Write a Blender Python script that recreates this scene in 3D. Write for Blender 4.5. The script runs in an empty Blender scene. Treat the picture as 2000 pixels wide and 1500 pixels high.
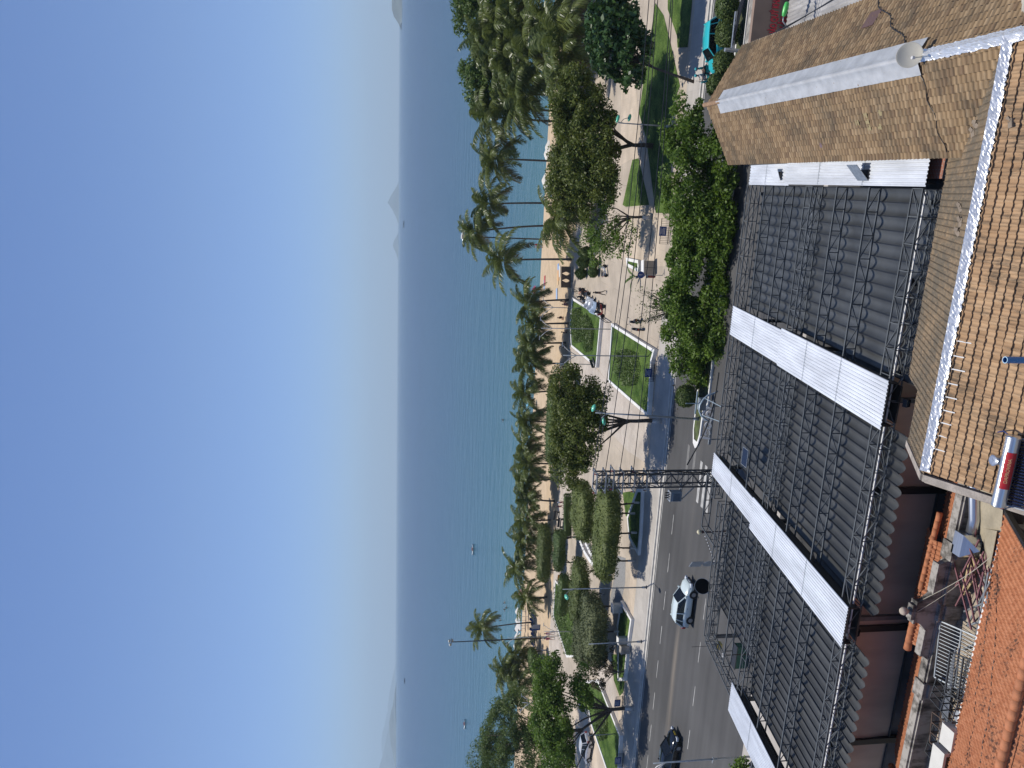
import bpy, bmesh, math, random
import numpy as np
from mathutils import Vector, Matrix
C = bpy.context.scene.collection
rnd = random.Random(7)
PI = math.pi
# ------------------------------------------------------------------ camera model (metres; X along the road, Y towards the sea)
F = 1500.0; TH = math.radians(8.57); PSI = math.radians(15.0); ROLL = 0.006; H = 26.0
cp_, sp_ = math.cos(PSI), math.sin(PSI); ct_, st_ = math.cos(TH), math.sin(TH)
def ray(px, py):
    a = (750 - py) / F; b = (px - 1000) / F
    a, b = a + ROLL * b, b - ROLL * a
    f = ct_ - b * st_; z = -st_ - b * ct_
    return (cp_ * a - sp_ * f, sp_ * a + cp_ * f, z)
def Pz(px, py, z=0.0):
    d = ray(px, py); t = (z - H) / d[2]; return (d[0] * t, d[1] * t, z)
def Py(px, py, y):
    d = ray(px, py); t = y / d[1]; return (d[0] * t, y, H + d[2] * t)
AL = math.tan(math.radians(5.9))
def zc(y): return 8.2 - AL * (y - 24.63)          # plane of the awning's roof strips
def Pc(px, py, off=0.0):
    d = ray(px, py); t = (8.2 + off + AL * 24.63 - H) / (d[2] + AL * d[1]); return (d[0] * t, d[1] * t, H + d[2] * t)
# ------------------------------------------------------------------ mesh helper
class MB:
    def __init__(s): s.v = []; s.f = []; s.m = []; s.uv = {}
    def add(s, verts, faces, mi=0):
        o = len(s.v); s.v += [tuple(p) for p in verts]
        for f in faces: s.f.append(tuple(o + i for i in f)); s.m.append(mi)
        return s
    def box(s, c, d, rz=0.0, mi=0, M=None):
        x, y, z = d[0] / 2, d[1] / 2, d[2] / 2; k, n = math.cos(rz), math.sin(rz); vs = []
        for X, Y, Z in ((-x,-y,-z),(x,-y,-z),(x,y,-z),(-x,y,-z),(-x,-y,z),(x,-y,z),(x,y,z),(-x,y,z)):
            if M: p = M @ Vector((X, Y, Z)); vs.append((c[0]+p.x, c[1]+p.y, c[2]+p.z))
            else: vs.append((c[0]+X*k-Y*n, c[1]+X*n+Y*k, c[2]+Z))
        return s.add(vs, [(0,3,2,1),(4,5,6,7),(0,1,5,4),(1,2,6,5),(2,3,7,6),(3,0,4,7)], mi)
    def bbox(s, x0, x1, y0, y1, z0, z1, mi=0): return s.box(((x0+x1)/2,(y0+y1)/2,(z0+z1)/2),(abs(x1-x0),abs(y1-y0),abs(z1-z0)),0,mi)
    def bar(s, a, b, w, h=None, mi=0):
        a, b = Vector(a), Vector(b); d = b - a
        if d.length < 1e-6: return s
        h = h or w; q = d.to_track_quat('X', 'Z').to_matrix()
        return s.box((a+b)/2, (d.length, w, h), 0, mi, q)
    def tube(s, pts, r, n=8, mi=0, cap=True):
        pts = [Vector(p) for p in pts]; k = len(pts); rs = r if isinstance(r, (list, tuple)) else [r]*k
        o = len(s.v); prev = None
        for i, p in enumerate(pts):
            t = (pts[min(i+1,k-1)] - pts[max(i-1,0)])
            if t.length < 1e-9: t = Vector((0,0,1))
            t.normalize()
            if prev is None: u = t.orthogonal().normalized()
            else:
                u = prev - t * prev.dot(t)
                u = u.normalized() if u.length > 1e-6 else t.orthogonal().normalized()
            prev = u; w = t.cross(u)
            for j in range(n):
                a = 2*PI*j/n; q = p + (u*math.cos(a) + w*math.sin(a))*rs[i]; s.v.append(tuple(q))
        for i in range(k-1):
            for j in range(n):
                a = o+i*n+j; b = o+i*n+(j+1)%n
                s.f.append((a, b, b+n, a+n)); s.m.append(mi)
        if cap and n > 2:
            s.f.append(tuple(o+j for j in range(n))[::-1]); s.m.append(mi)
            s.f.append(tuple(o+(k-1)*n+j for j in range(n))); s.m.append(mi)
        return s
    def lathe(s, prof, c=(0,0,0), n=16, mi=0, M=None, cap=True):
        o = len(s.v)
        for r, z in prof:
            for j in range(n):
                a = 2*PI*j/n; p = Vector((r*math.cos(a), r*math.sin(a), z))
                if M: p = M @ p
                s.v.append((c[0]+p.x, c[1]+p.y, c[2]+p.z))
        k = len(prof)
        for i in range(k-1):
            for j in range(n):
                a = o+i*n+j; b = o+i*n+(j+1)%n
                s.f.append((a, b, b+n, a+n)); s.m.append(mi)
        if cap:
            s.f.append(tuple(o+j for j in range(n))[::-1]); s.m.append(mi)
            s.f.append(tuple(o+(k-1)*n+j for j in range(n))); s.m.append(mi)
        return s
    def prism(s, poly, z0, z1, mi=0):
        n = len(poly)
        ar = sum(poly[i][0]*poly[(i+1)%n][1]-poly[(i+1)%n][0]*poly[i][1] for i in range(n))
        if ar < 0: poly = poly[::-1]
        vs = [(p[0],p[1],z0) for p in poly] + [(p[0],p[1],z1) for p in poly]
        fs = [tuple(range(n))[::-1], tuple(range(n,2*n))] + [(i,(i+1)%n,(i+1)%n+n,i+n) for i in range(n)]
        return s.add(vs, fs, mi)
    def extr(s, poly, ax, t0, t1, mi=0):           # polygon in a vertical plane extruded along X ('x': poly=(y,z)) or Y ('y': poly=(x,z))
        n = len(poly); g = (lambda p,t:(t,p[0],p[1])) if ax == 'x' else (lambda p,t:(p[0],t,p[1]))
        vs = [g(p,t0) for p in poly] + [g(p,t1) for p in poly]
        fs = [tuple(range(n))[::-1], tuple(range(n,2*n))] + [(i,(i+1)%n,(i+1)%n+n,i+n) for i in range(n)]
        o = len(s.f); s.add(vs, fs, mi); return s
    def build(s, name, mats, parent=None, smooth=False, fix=False, loc=None):
        me = bpy.data.meshes.new(name); me.from_pydata(s.v, [], s.f)
        mats = mats if isinstance(mats, (list, tuple)) else [mats]
        for m in mats: me.materials.append(m)
        if len(mats) > 1: me.polygons.foreach_set('material_index', s.m)
        if fix:
            b = bmesh.new(); b.from_mesh(me); bmesh.ops.recalc_face_normals(b, faces=b.faces); b.to_mesh(me); b.free()
        if smooth: me.polygons.foreach_set('use_smooth', [True]*len(me.polygons))
        me.update(); o = bpy.data.objects.new(name, me); C.objects.link(o)
        if parent: o.parent = parent
        if loc: o.location = loc
        return o
def np_mesh(name, V, Fq, mat, parent=None, uv=None, smooth=False):       # fast quad mesh from numpy arrays
    me = bpy.data.meshes.new(name); nv, nf = len(V), len(Fq)
    me.vertices.add(nv); me.vertices.foreach_set('co', V.astype(np.float32).ravel())
    me.loops.add(nf*4); me.loops.foreach_set('vertex_index', Fq.astype(np.int32).ravel())
    me.polygons.add(nf); me.polygons.foreach_set('loop_start', np.arange(0, nf*4, 4, dtype=np.int32)); me.polygons.foreach_set('loop_total', np.full(nf, 4, np.int32))
    if uv is not None:
        l = me.uv_layers.new(name='tile'); l.data.foreach_set('uv', uv[Fq.ravel()].astype(np.float32).ravel())
    me.polygons.foreach_set('use_smooth', np.full(nf, bool(smooth)))
    me.materials.append(mat); me.update(calc_edges=True); me.validate()
    o = bpy.data.objects.new(name, me); C.objects.link(o)
    if parent: o.parent = parent
    return o
def tag(o, label=None, cat=None, group=None, kind=None):
    if label: o['label'] = label
    if cat: o['category'] = cat
    if group: o['group'] = group
    if kind: o['kind'] = kind
    return o
def thing(name, label, cat, loc=(0,0,0), rz=0.0, group=None, sc=1.0):
    o = bpy.data.objects.new(name, None); C.objects.link(o); o.location = loc; o.rotation_euler = (0,0,rz); o.scale = (sc,sc,sc)
    o.empty_display_size = .3
    return tag(o, label, cat, group)
def dup(root, loc, rz=0.0, label=None, sc=None, group=None):
    def cp(o, par):
        c = o.copy(); C.objects.link(c)
        if par: c.parent = par
        for ch in [x for x in C.objects if x.parent == o]: cp(ch, c)
        return c
    kids = {}
    r = cp(root, None); r.location = loc; r.rotation_euler = (0,0,rz)
    if sc: r.scale = (sc,sc,sc) if not isinstance(sc, tuple) else sc
    if label: r['label'] = label
    if group: r['group'] = group
    return r
def struct(o): o['kind'] = 'structure'; return o
# ------------------------------------------------------------------ materials
def _nt(name):
    m = bpy.data.materials.new(name); m.use_nodes = True; nt = m.node_tree
    return m, nt, nt.nodes['Principled BSDF'], (lambda a, b: nt.links.new(a, b))
def rgba(c, k=1.0): return (min(1,c[0]*k), min(1,c[1]*k), min(1,c[2]*k), 1)
def mat(name, col, rough=.6, metal=0.0, var=.12, scale=4.0, col2=None, bump=0.0, bscale=None, stretch=(1,1,1), det=4, spec=.5, lo=.35, hi=.65, fine=0.0):
    m, nt, b, L = _nt(name); N = nt.nodes
    tc = N.new('ShaderNodeTexCoord'); mp = N.new('ShaderNodeMapping'); mp.inputs['Scale'].default_value = stretch
    L(tc.outputs['Object'], mp.inputs['Vector'])
    nz = N.new('ShaderNodeTexNoise'); nz.inputs['Scale'].default_value = scale; nz.inputs['Detail'].default_value = det
    L(mp.outputs[0], nz.inputs['Vector'])
    rp = N.new('ShaderNodeValToRGB'); rp.color_ramp.elements[0].position = lo; rp.color_ramp.elements[1].position = hi
    rp.color_ramp.elements[0].color = rgba(col, 1-var); rp.color_ramp.elements[1].color = rgba(col2, 1) if col2 else rgba(col, 1+var)
    L(nz.outputs['Fac'], rp.inputs[0]); out = rp.outputs[0]
    if fine:
        n2 = N.new('ShaderNodeTexNoise'); n2.inputs['Scale'].default_value = scale*9; n2.inputs['Detail'].default_value = 3; L(mp.outputs[0], n2.inputs['Vector'])
        mr = N.new('ShaderNodeMapRange'); mr.inputs[1].default_value = .3; mr.inputs[2].default_value = .7; mr.inputs[3].default_value = 1-fine; mr.inputs[4].default_value = 1+fine
        L(n2.outputs['Fac'], mr.inputs[0]); vm = N.new('ShaderNodeVectorMath'); vm.operation = 'SCALE'; L(out, vm.inputs[0]); L(mr.outputs[0], vm.inputs['Scale']); out = vm.outputs[0]
    L(out, b.inputs['Base Color'])
    b.inputs['Roughness'].default_value = rough; b.inputs['Metallic'].default_value = metal; b.inputs['Specular IOR Level'].default_value = spec
    if bump:
        bn = N.new('ShaderNodeTexNoise'); bn.inputs['Scale'].default_value = bscale or scale*4; bn.inputs['Detail'].default_value = 5
        L(mp.outputs[0], bn.inputs['Vector']); bp = N.new('ShaderNodeBump'); bp.inputs['Strength'].default_value = bump; bp.inputs['Distance'].default_value = .05
        L(bn.outputs['Fac'], bp.inputs['Height']); L(bp.outputs[0], b.inputs['Normal'])
    return m
def leafmat(name, dark, light, rough=.5, trans=.25, patch=.8):
    m, nt, b, L = _nt(name); N = nt.nodes
    g = N.new('ShaderNodeNewGeometry'); tc = N.new('ShaderNodeTexCoord'); nz = N.new('ShaderNodeTexNoise'); nz.inputs['Scale'].default_value = patch; nz.inputs['Detail'].default_value = 2
    L(tc.outputs['Object'], nz.inputs['Vector'])
    ad = N.new('ShaderNodeMath'); ad.operation = 'MULTIPLY_ADD'; ad.inputs[1].default_value = .55; L(g.outputs['Random Per Island'], ad.inputs[0])
    mr = N.new('ShaderNodeMapRange'); mr.inputs[1].default_value = .3; mr.inputs[2].default_value = .7; mr.inputs[4].default_value = .5; L(nz.outputs['Fac'], mr.inputs[0]); L(mr.outputs[0], ad.inputs[2])
    mx = N.new('ShaderNodeMix'); mx.data_type = 'RGBA'; mx.inputs['A'].default_value = rgba(dark); mx.inputs['B'].default_value = rgba(light)
    L(ad.outputs[0], mx.inputs['Factor']); L(mx.outputs['Result'], b.inputs['Base Color']); b.inputs['Roughness'].default_value = rough
    b.inputs['Specular IOR Level'].default_value = .35
    tr = N.new('ShaderNodeBsdfTranslucent'); L(mx.outputs['Result'], tr.inputs['Color']); ms = N.new('ShaderNodeMixShader'); ms.inputs[0].default_value = trans
    o = N['Material Output']; L(b.outputs[0], ms.inputs[1]); L(tr.outputs[0], ms.inputs[2]); L(ms.outputs[0], o.inputs['Surface'])
    return m
def flat(name, col, rough=.5, metal=0.0, spec=.5): return mat(name, col, rough, metal, .05, 3.0, spec=spec)
def tilemat(name, cols, dirt, dirtcol, stx=(1.6, .35), rough=.85, joint=0.0):
    m, nt, b, L = _nt(name); N = nt.nodes
    uv = N.new('ShaderNodeUVMap'); uv.uv_map = 'tile'
    fl = N.new('ShaderNodeVectorMath'); fl.operation = 'FLOOR'; L(uv.outputs[0], fl.inputs[0])
    wn = N.new('ShaderNodeTexWhiteNoise'); wn.noise_dimensions = '2D'; L(fl.outputs[0], wn.inputs['Vector'])
    rp = N.new('ShaderNodeValToRGB'); cr = rp.color_ramp
    for i, (p, c) in enumerate(cols):
        e = cr.elements[i] if i < 2 else cr.elements.new(p)
        e.position = p; e.color = rgba(c)
    L(wn.outputs['Value'], rp.inputs[0])
    mp = N.new('ShaderNodeMapping'); mp.inputs['Scale'].default_value = (stx[0], stx[1], 1); L(uv.outputs[0], mp.inputs['Vector'])
    nz = N.new('ShaderNodeTexNoise'); nz.inputs['Scale'].default_value = 1.0; nz.inputs['Detail'].default_value = 6; nz.inputs['Roughness'].default_value = .65; L(mp.outputs[0], nz.inputs['Vector'])
    n2 = N.new('ShaderNodeTexNoise'); n2.inputs['Scale'].default_value = .11; n2.inputs['Detail'].default_value = 3; L(uv.outputs[0], n2.inputs['Vector'])
    ad = N.new('ShaderNodeMath'); ad.operation = 'MULTIPLY_ADD'; ad.inputs[1].default_value = .9; L(n2.outputs['Fac'], ad.inputs[0]); L(nz.outputs['Fac'], ad.inputs[2])
    mr = N.new('ShaderNodeMapRange'); mr.inputs[1].default_value = dirt[0]; mr.inputs[2].default_value = dirt[1]; mr.inputs[4].default_value = dirt[2]; L(ad.outputs[0], mr.inputs[0])
    mx = N.new('ShaderNodeMix'); mx.data_type = 'RGBA'; L(mr.outputs[0], mx.inputs['Factor']); L(rp.outputs[0], mx.inputs['A']); mx.inputs['B'].default_value = rgba(dirtcol)
    L(mx.outputs['Result'], b.inputs['Base Color']); b.inputs['Roughness'].default_value = rough; b.inputs['Specular IOR Level'].default_value = .25
    bn = N.new('ShaderNodeTexNoise'); bn.inputs['Scale'].default_value = 3; bn.inputs['Detail'].default_value = 6; L(uv.outputs[0], bn.inputs['Vector'])
    bp = N.new('ShaderNodeBump'); bp.inputs['Strength'].default_value = .3; bp.inputs['Distance'].default_value = .02; L(bn.outputs['Fac'], bp.inputs['Height']); L(bp.outputs[0], b.inputs['Normal'])
    return m
def foilmat(name, col, rough, metal, bs, strength):
    m = mat(name, col, rough, metal, .1, 6.0, bump=strength, bscale=bs); return m
def pavemat(name, c1, c2, mortar, sx, sy, scale=1.0, msize=.02, offs=.5, bias=0.0):
    m, nt, b, L = _nt(name); N = nt.nodes
    tc = N.new('ShaderNodeTexCoord'); br = N.new('ShaderNodeTexBrick'); br.inputs['Scale'].default_value = scale; br.offset = offs
    br.inputs['Brick Width'].default_value = sx; br.inputs['Row Height'].default_value = sy; br.inputs['Mortar Size'].default_value = msize; br.inputs['Bias'].default_value = bias
    br.inputs['Color1'].default_value = rgba(c1); br.inputs['Color2'].default_value = rgba(c2); br.inputs['Mortar'].default_value = rgba(mortar)
    L(tc.outputs['Object'], br.inputs['Vector'])
    nz = N.new('ShaderNodeTexNoise'); nz.inputs['Scale'].default_value = .35; nz.inputs['Detail'].default_value = 7; nz.inputs['Roughness'].default_value = .6; L(tc.outputs['Object'], nz.inputs['Vector'])
    mr = N.new('ShaderNodeMapRange'); mr.inputs[1].default_value = .3; mr.inputs[2].default_value = .7; mr.inputs[3].default_value = .78; mr.inputs[4].default_value = 1.12; L(nz.outputs['Fac'], mr.inputs[0])
    vm = N.new('ShaderNodeVectorMath'); vm.operation = 'SCALE'; L(br.outputs['Color'], vm.inputs[0]); L(mr.outputs[0], vm.inputs['Scale']); L(vm.outputs[0], b.inputs['Base Color'])
    b.inputs['Roughness'].default_value = .8; b.inputs['Specular IOR Level'].default_value = .3
    return m
K = {}
K['ground'] = mat('ground_soil', (.22,.2,.17), .95, var=.2, scale=.3)
K['plaza'] = pavemat('plaza_concrete', (.47,.395,.305), (.43,.36,.28), (.36,.3,.235), 6, 3, msize=.03)
K['pink'] = pavemat('pink_paving', (.52,.455,.38), (.48,.41,.34), (.42,.36,.30), 1.0, .5, msize=.02)
K['walk'] = pavemat('beige_paving', (.55,.45,.34), (.51,.42,.32), (.44,.36,.275), 1.2, 1.2, msize=.015)
K['greywalk'] = pavemat('grey_paving', (.46,.42,.37), (.42,.385,.34), (.36,.33,.295), 2.4, 1.2, msize=.02)
K['pebble'] = mat('pebble_paving', (.24,.235,.225), .9, var=.3, scale=9, fine=.3)
K['kerb'] = mat('kerb_stone', (.5,.47,.42), .85, var=.12, scale=2)
K['grass'] = mat('lawn_grass', (.052,.105,.018), .95, var=.3, scale=.7, col2=(.10,.155,.035), fine=.55, bump=.6, bscale=40, spec=.15)
K['white'] = mat('white_wash', (.72,.70,.66), .75, var=.08, scale=1.5)
K['whitepaint'] = mat('road_paint', (.40,.39,.365), .8, var=.25, scale=1.6)
K['fadepaint'] = mat('worn_road_paint', (.16,.155,.145), .85, var=.25, scale=1.6)
K['sandm'] = mat('beach_sand', (.52,.395,.26), .95, var=.08, scale=.5, fine=.1, bump=.4, bscale=3, spec=.1)
K['black'] = flat('black_paint', (.012,.012,.013), .45)
K['darksteel'] = mat('dark_steel', (.05,.055,.06), .5, .4, .25, 6)
K['steel'] = mat('galvanised_steel', (.36,.38,.39), .45, .7, .15, 8)
K['greysteel'] = mat('grey_paint_steel', (.3,.33,.35), .5, .3, .12, 5)
K['lamp_green'] = flat('green_lamp_glass', (.13,.55,.36), .25)
K['bark'] = mat('tree_bark', (.085,.065,.05), .95, var=.35, scale=7, bump=.5)
K['palmbark'] = mat('palm_bark', (.13,.115,.1), .95, var=.3, scale=5, stretch=(1,1,4), bump=.4)
K['limewash'] = mat('lime_washed_bark', (.55,.53,.5), .9, var=.15, scale=6)
K['skin'] = flat('skin', (.45,.25,.16), .6)
K['concrete'] = mat('old_concrete', (.30,.275,.235), .9, var=.35, scale=2.2, fine=.25, bump=.3)
K['rubber'] = flat('tyre_rubber', (.018,.018,.018), .8)
K['glass'] = flat('car_glass', (.008,.010,.012), .1, 0, .35)
K['chrome'] = flat('chrome', (.55,.56,.57), .2, .9)
# ================================================================== the setting
def sheet(name, poly, z, m, lab=None, thick=0.0):
    b = MB()
    if thick: b.prism([(p[0], p[1]) for p in poly], z-thick, z)
    else:
        ar = sum(poly[i][0]*poly[(i+1)%len(poly)][1]-poly[(i+1)%len(poly)][0]*poly[i][1] for i in range(len(poly)))
        if ar < 0: poly = poly[::-1]
        b.add([(p[0], p[1], z) for p in poly], [tuple(range(len(poly)))])
    o = b.build(name, m); o['kind'] = 'structure'; return o
def pxpoly(l, z=.12): return [Pz(x, y, z)[:2] for x, y in l]
def rect(x0, x1, y0, y1): return [(x0,y0),(x1,y0),(x1,y1),(x0,y1)]
# road asphalt: grain, blotches and long pale tyre tracks that run with the traffic
def asphalt():
    m, nt, b, L = _nt('asphalt'); N = nt.nodes; tc = N.new('ShaderNodeTexCoord')
    def noise(sc, st, det=4):
        mp = N.new('ShaderNodeMapping'); mp.inputs['Scale'].default_value = st; L(tc.outputs['Object'], mp.inputs['Vector'])
        n = N.new('ShaderNodeTexNoise'); n.inputs['Scale'].default_value = sc; n.inputs['Detail'].default_value = det; L(mp.outputs[0], n.inputs['Vector']); return n.outputs['Fac']
    def rng(v, a, b_, c, d):
        r = N.new('ShaderNodeMapRange'); r.inputs[1].default_value = a; r.inputs[2].default_value = b_; r.inputs[3].default_value = c; r.inputs[4].default_value = d; L(v, r.inputs[0]); return r.outputs[0]
    def mul(a, c):
        n = N.new('ShaderNodeMath'); n.operation = 'MULTIPLY'; L(a, n.inputs[0]); L(c, n.inputs[1]); return n.outputs[0]
    v = mul(mul(rng(noise(.12, (1,1,1), 5), .3, .7, .76, 1.2), rng(noise(1.0, (.03,.9,1), 4), .3, .7, .84, 1.16)), rng(noise(30, (1,1,1), 2), .3, .7, .85, 1.15))
    vm = N.new('ShaderNodeVectorMath'); vm.operation = 'SCALE'; vm.inputs[0].default_value = (.076,.074,.072); L(v, vm.inputs['Scale'])
    # dusty band between the lanes
    sx = N.new('ShaderNodeSeparateXYZ'); L(tc.outputs['Object'], sx.inputs[0])
    wob = N.new('ShaderNodeMath'); wob.operation = 'MULTIPLY_ADD'; L(noise(.06, (1,.2,1), 2), wob.inputs[0]); wob.inputs[1].default_value = 1.2; L(sx.outputs['Y'], wob.inputs[2])
    d = N.new('ShaderNodeMath'); d.operation = 'SUBTRACT'; L(wob.outputs[0], d.inputs[0]); d.inputs[1].default_value = 60.35
    ab = N.new('ShaderNodeMath'); ab.operation = 'ABSOLUTE'; L(d.outputs[0], ab.inputs[0])
    dust = mul(rng(ab.outputs[0], 0, .75, .62, 0), rng(noise(.8, (.12,1.3,1), 4), .35, .6, .25, 1))
    # the dust gathers left of the side street only
    dust = mul(dust, rng(sx.outputs['X'], -42, -34, 1, .12))
    mx = N.new('ShaderNodeMix'); mx.data_type = 'RGBA'; L(dust, mx.inputs['Factor']); L(vm.outputs[0], mx.inputs['A']); mx.inputs['B'].default_value = (.24,.2,.155,1)
    L(mx.outputs['Result'], b.inputs['Base Color']); b.inputs['Roughness'].default_value = .85; b.inputs['Specular IOR Level'].default_value = .3
    return m
K['asphalt'] = asphalt()
sheet('ground', rect(-2500, 2500, -400, 113), -.05, K['ground'])
sheet('road', rect(-260, 200, 40, 67.72), 0, K['asphalt'])
sheet('promenade', rect(-300, 260, 67.95, 112.0), .12, K['plaza'])
struct(MB().bbox(-260, 200, 67.72, 67.95, -.05, .135).build('kerb', K['kerb']))
struct(MB().bbox(-260, 200, 67.28, 67.72, 0, .012).build('gutter', K['kerb']))
sheet('sidewalk', rect(-260, -10, 67.95, 72.0), .124, K['greywalk'])
sheet('sidewalk', rect(-2, 160, 67.95, 71.2), .124, K['greywalk'])
sheet('sidewalk', rect(-200, 160, 22, 45.5), .1, K['greywalk'])
sheet('tan_paving', rect(-140, -24, 72.0, 74.2), .124, K['walk'])
sheet('pink_path', pxpoly([(1172,612),(1194,630),(1186,746),(1170,722),(1164,715)]), .129, K['pink'])
sheet('pink_path', pxpoly([(1187,746),(1262,812),(1268,850),(1262,905),(1225,880),(1180,830),(1150,790),(1118,742),(1117,680),(1165,720)]), .128, K['pink'])
sheet('beach_walk', [(-260,103.6),(-30,103.6),(-26,109),(-26,112),(-260,112)], .131, K['pink'])
sheet('pebble_paving', pxpoly([(1222,1090),(1221,1140),(1212,1180),(1190,1180),(1200,1125),(1206,1085)]), .13, K['pebble'])
sheet('garden_path', pxpoly([(1172,1290),(1166,1326),(1209,1437),(1206,1362),(1199,1329),(1194,1300)]), .128, K['pink'])
sheet('beige_path', pxpoly([(1185,1500),(1154,1410),(1142,1330),(1120,1340),(1116,1500)]), .13, K['walk'])
sheet('beige_path', pxpoly([(1200,500),(1222,407),(1268,407),(1279,420),(1301,420),(1300,520),(1224,520)]), .127, K['walk'])
sheet('beige_path', pxpoly([(1200,330),(1234,310),(1249,240),(1236,110),(1214,100),(1212,300)]), .128, K['walk'])
sheet('beige_path', pxpoly([(1236,110),(1249,240),(1280,400),(1268,407),(1235,309)]), .132, K['walk'])
# sand falling to the water
def sand():
    ys = [112.0, 114, 118, 126, 134, 140, 144, 147, 150, 160]; zs = [.02, .05, .1, 0, -.35, -.8, -1.12, -1.42, -1.9, -4]
    xs = list(range(-400, 401, 8)); b = MB(); r = random.Random(3)
    vs = [(x, y, z + (r.uniform(-.05,.05) if 1 < j < 7 else 0)) for j, (y, z) in enumerate(zip(ys, zs)) for x in xs]; n = len(xs)
    b.add(vs, [(j*n+i, j*n+i+1, (j+1)*n+i+1, (j+1)*n+i) for j in range(len(ys)-1) for i in range(n-1)])
    o = b.build('sand', K['sandm'], smooth=True); o['kind'] = 'structure'
sand()
def sandz(y):
    ys = [112.0, 114, 118, 126, 134, 140, 144, 147, 150, 160]; zs = [.02, .05, .1, 0, -.35, -.8, -1.12, -1.42, -1.9, -4]
    if y <= 112: return .12
    for i in range(len(ys)-1):
        if y <= ys[i+1]: return zs[i] + (zs[i+1]-zs[i])*(y-ys[i])/(ys[i+1]-ys[i])
    return -1.3
# sea: pale and green over the shallow sand, deep blue further out
def seamat():
    m, nt, b, L = _nt('sea_water'); N = nt.nodes; tc = N.new('ShaderNodeTexCoord'); sx = N.new('ShaderNodeSeparateXYZ'); L(tc.outputs['Object'], sx.inputs[0])
    nz = N.new('ShaderNodeTexNoise'); nz.inputs['Scale'].default_value = .01; nz.inputs['Detail'].default_value = 5
    mp = N.new('ShaderNodeMapping'); mp.inputs['Scale'].default_value = (.5, 1, 1); L(tc.outputs['Object'], mp.inputs[0]); L(mp.outputs[0], nz.inputs['Vector'])
    ad = N.new('ShaderNodeMath'); ad.operation = 'MULTIPLY_ADD'; ad.inputs[1].default_value = 60; L(nz.outputs['Fac'], ad.inputs[0]); L(sx.outputs['Y'], ad.inputs[2])
    mr = N.new('ShaderNodeMapRange'); mr.inputs[1].default_value = 165; mr.inputs[2].default_value = 900; L(ad.outputs[0], mr.inputs[0])
    pw = N.new('ShaderNodeMath'); pw.operation = 'POWER'; pw.inputs[1].default_value = .5; L(mr.outputs[0], pw.inputs[0])
    rp = N.new('ShaderNodeValToRGB'); cr = rp.color_ramp
    for i, (p, c) in enumerate([(0,(.20,.24,.18)),(.10,(.062,.15,.145)),(.32,(.024,.088,.108)),(.62,(.007,.042,.07)),(1,(.004,.022,.046))]):
        e = cr.elements[i] if i < 2 else cr.elements.new(p)
        e.position = p; e.color = rgba(c)
    L(pw.outputs[0], rp.inputs[0]); L(rp.outputs[0], b.inputs['Base Color'])
    b.inputs['Roughness'].default_value = .22; b.inputs['IOR'].default_value = 1.33; b.inputs['Specular IOR Level'].default_value = .4
    def wave(sc, st, det):
        q = N.new('ShaderNodeMapping'); q.inputs['Scale'].default_value = st; q.inputs['Rotation'].default_value = (0,0,.25); L(tc.outputs['Object'], q.inputs[0])
        n = N.new('ShaderNodeTexNoise'); n.inputs['Scale'].default_value = sc; n.inputs['Detail'].default_value = det; L(q.outputs[0], n.inputs['Vector']); return n.outputs['Fac']
    a1 = N.new('ShaderNodeMath'); a1.operation = 'MULTIPLY_ADD'; a1.inputs[1].default_value = .45; L(wave(.9, (.45,1,1), 3), a1.inputs[0]); L(wave(.16, (.4,1,1), 4), a1.inputs[2])
    bp = N.new('ShaderNodeBump'); bp.inputs['Strength'].default_value = .55; bp.inputs['Distance'].default_value = 1.1; L(a1.outputs[0], bp.inputs['Height']); L(bp.outputs[0], b.inputs['Normal'])
    return m
K['sea'] = seamat()
SEA = -1.3
sheet('sea', rect(-26000, 26000, 138, 26000), SEA, K['sea'])
# islands and headlands on the horizon
K['hill'] = mat('hill_forest', (.10,.115,.10), .95, var=.3, scale=.004)  # forest colour lightened to put extra haze on the islands
def island(px0, px1, pts, Y, depth, name='hills'):
    # pts: (py, px of the skyline); the ridge stands at distance Y and falls away on both sides
    b = MB(); r = random.Random(len(pts)+int(Y)); top = []
    for i in range(len(pts)-1):
        for k in range(6):
            t = k/6; top.append((pts[i][0]+(pts[i+1][0]-pts[i][0])*t, pts[i][1]+(pts[i+1][1]-pts[i][1])*t))
    top.append(pts[-1]); rows = 7; n = len(top); vs = []
    for j in range(rows):
        s = -1 + 2*j/(rows-1)
        for i, (py, px) in enumerate(top):
            x, y, z = Py(px, py, Y); hgt = max(z-SEA, 0) * (1-abs(s))**.8 * (1 + (0 if abs(s) < .01 else r.uniform(-.12,.12)))
            vs.append((x + s*depth*.1, Y + s*depth, SEA - 6 + hgt + (6 if hgt > 1 else 0)))
    b.add(vs, [(j*n+i, j*n+i+1, (j+1)*n+i+1, (j+1)*n+i) for j in range(rows-1) for i in range(n-1)])
    o = b.build(name, K['hill'], smooth=True, fix=True); o['kind'] = 'structure'
island(0, 0, [(52,781),(44,777),(32,769),(18,765.5),(5,765),(-20,766),(-60,770),(-90,779)], 7000, 500)
island(0, 0, [(426,778.5),(418,772),(405,764),(396,757),(385,762),(375,768),(366,776),(362,778)], 15500, 1200)
island(0, 0, [(500,778),(488,772),(480,767),(472,769),(464,776)], 16500, 900)
island(0, 0, [(1340,772),(1358,769),(1366,760),(1380,757),(1395,759),(1412,754),(1430,747),(1450,745),(1470,746),(1492,748),(1530,744),(1560,760)], 19500, 1500)
island(0, 0, [(1425,772),(1445,760),(1465,750),(1480,747),(1500,740),(1525,735),(1560,733),(1600,770)], 14500, 1200)
island(0, 0, [(1370,771.5),(1380,767),(1386,768.5),(1391,769),(1397,763),(1410,760),(1432,760.5),(1442,762),(1452,766.5),(1460,771.5)], 9500, 500)
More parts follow.
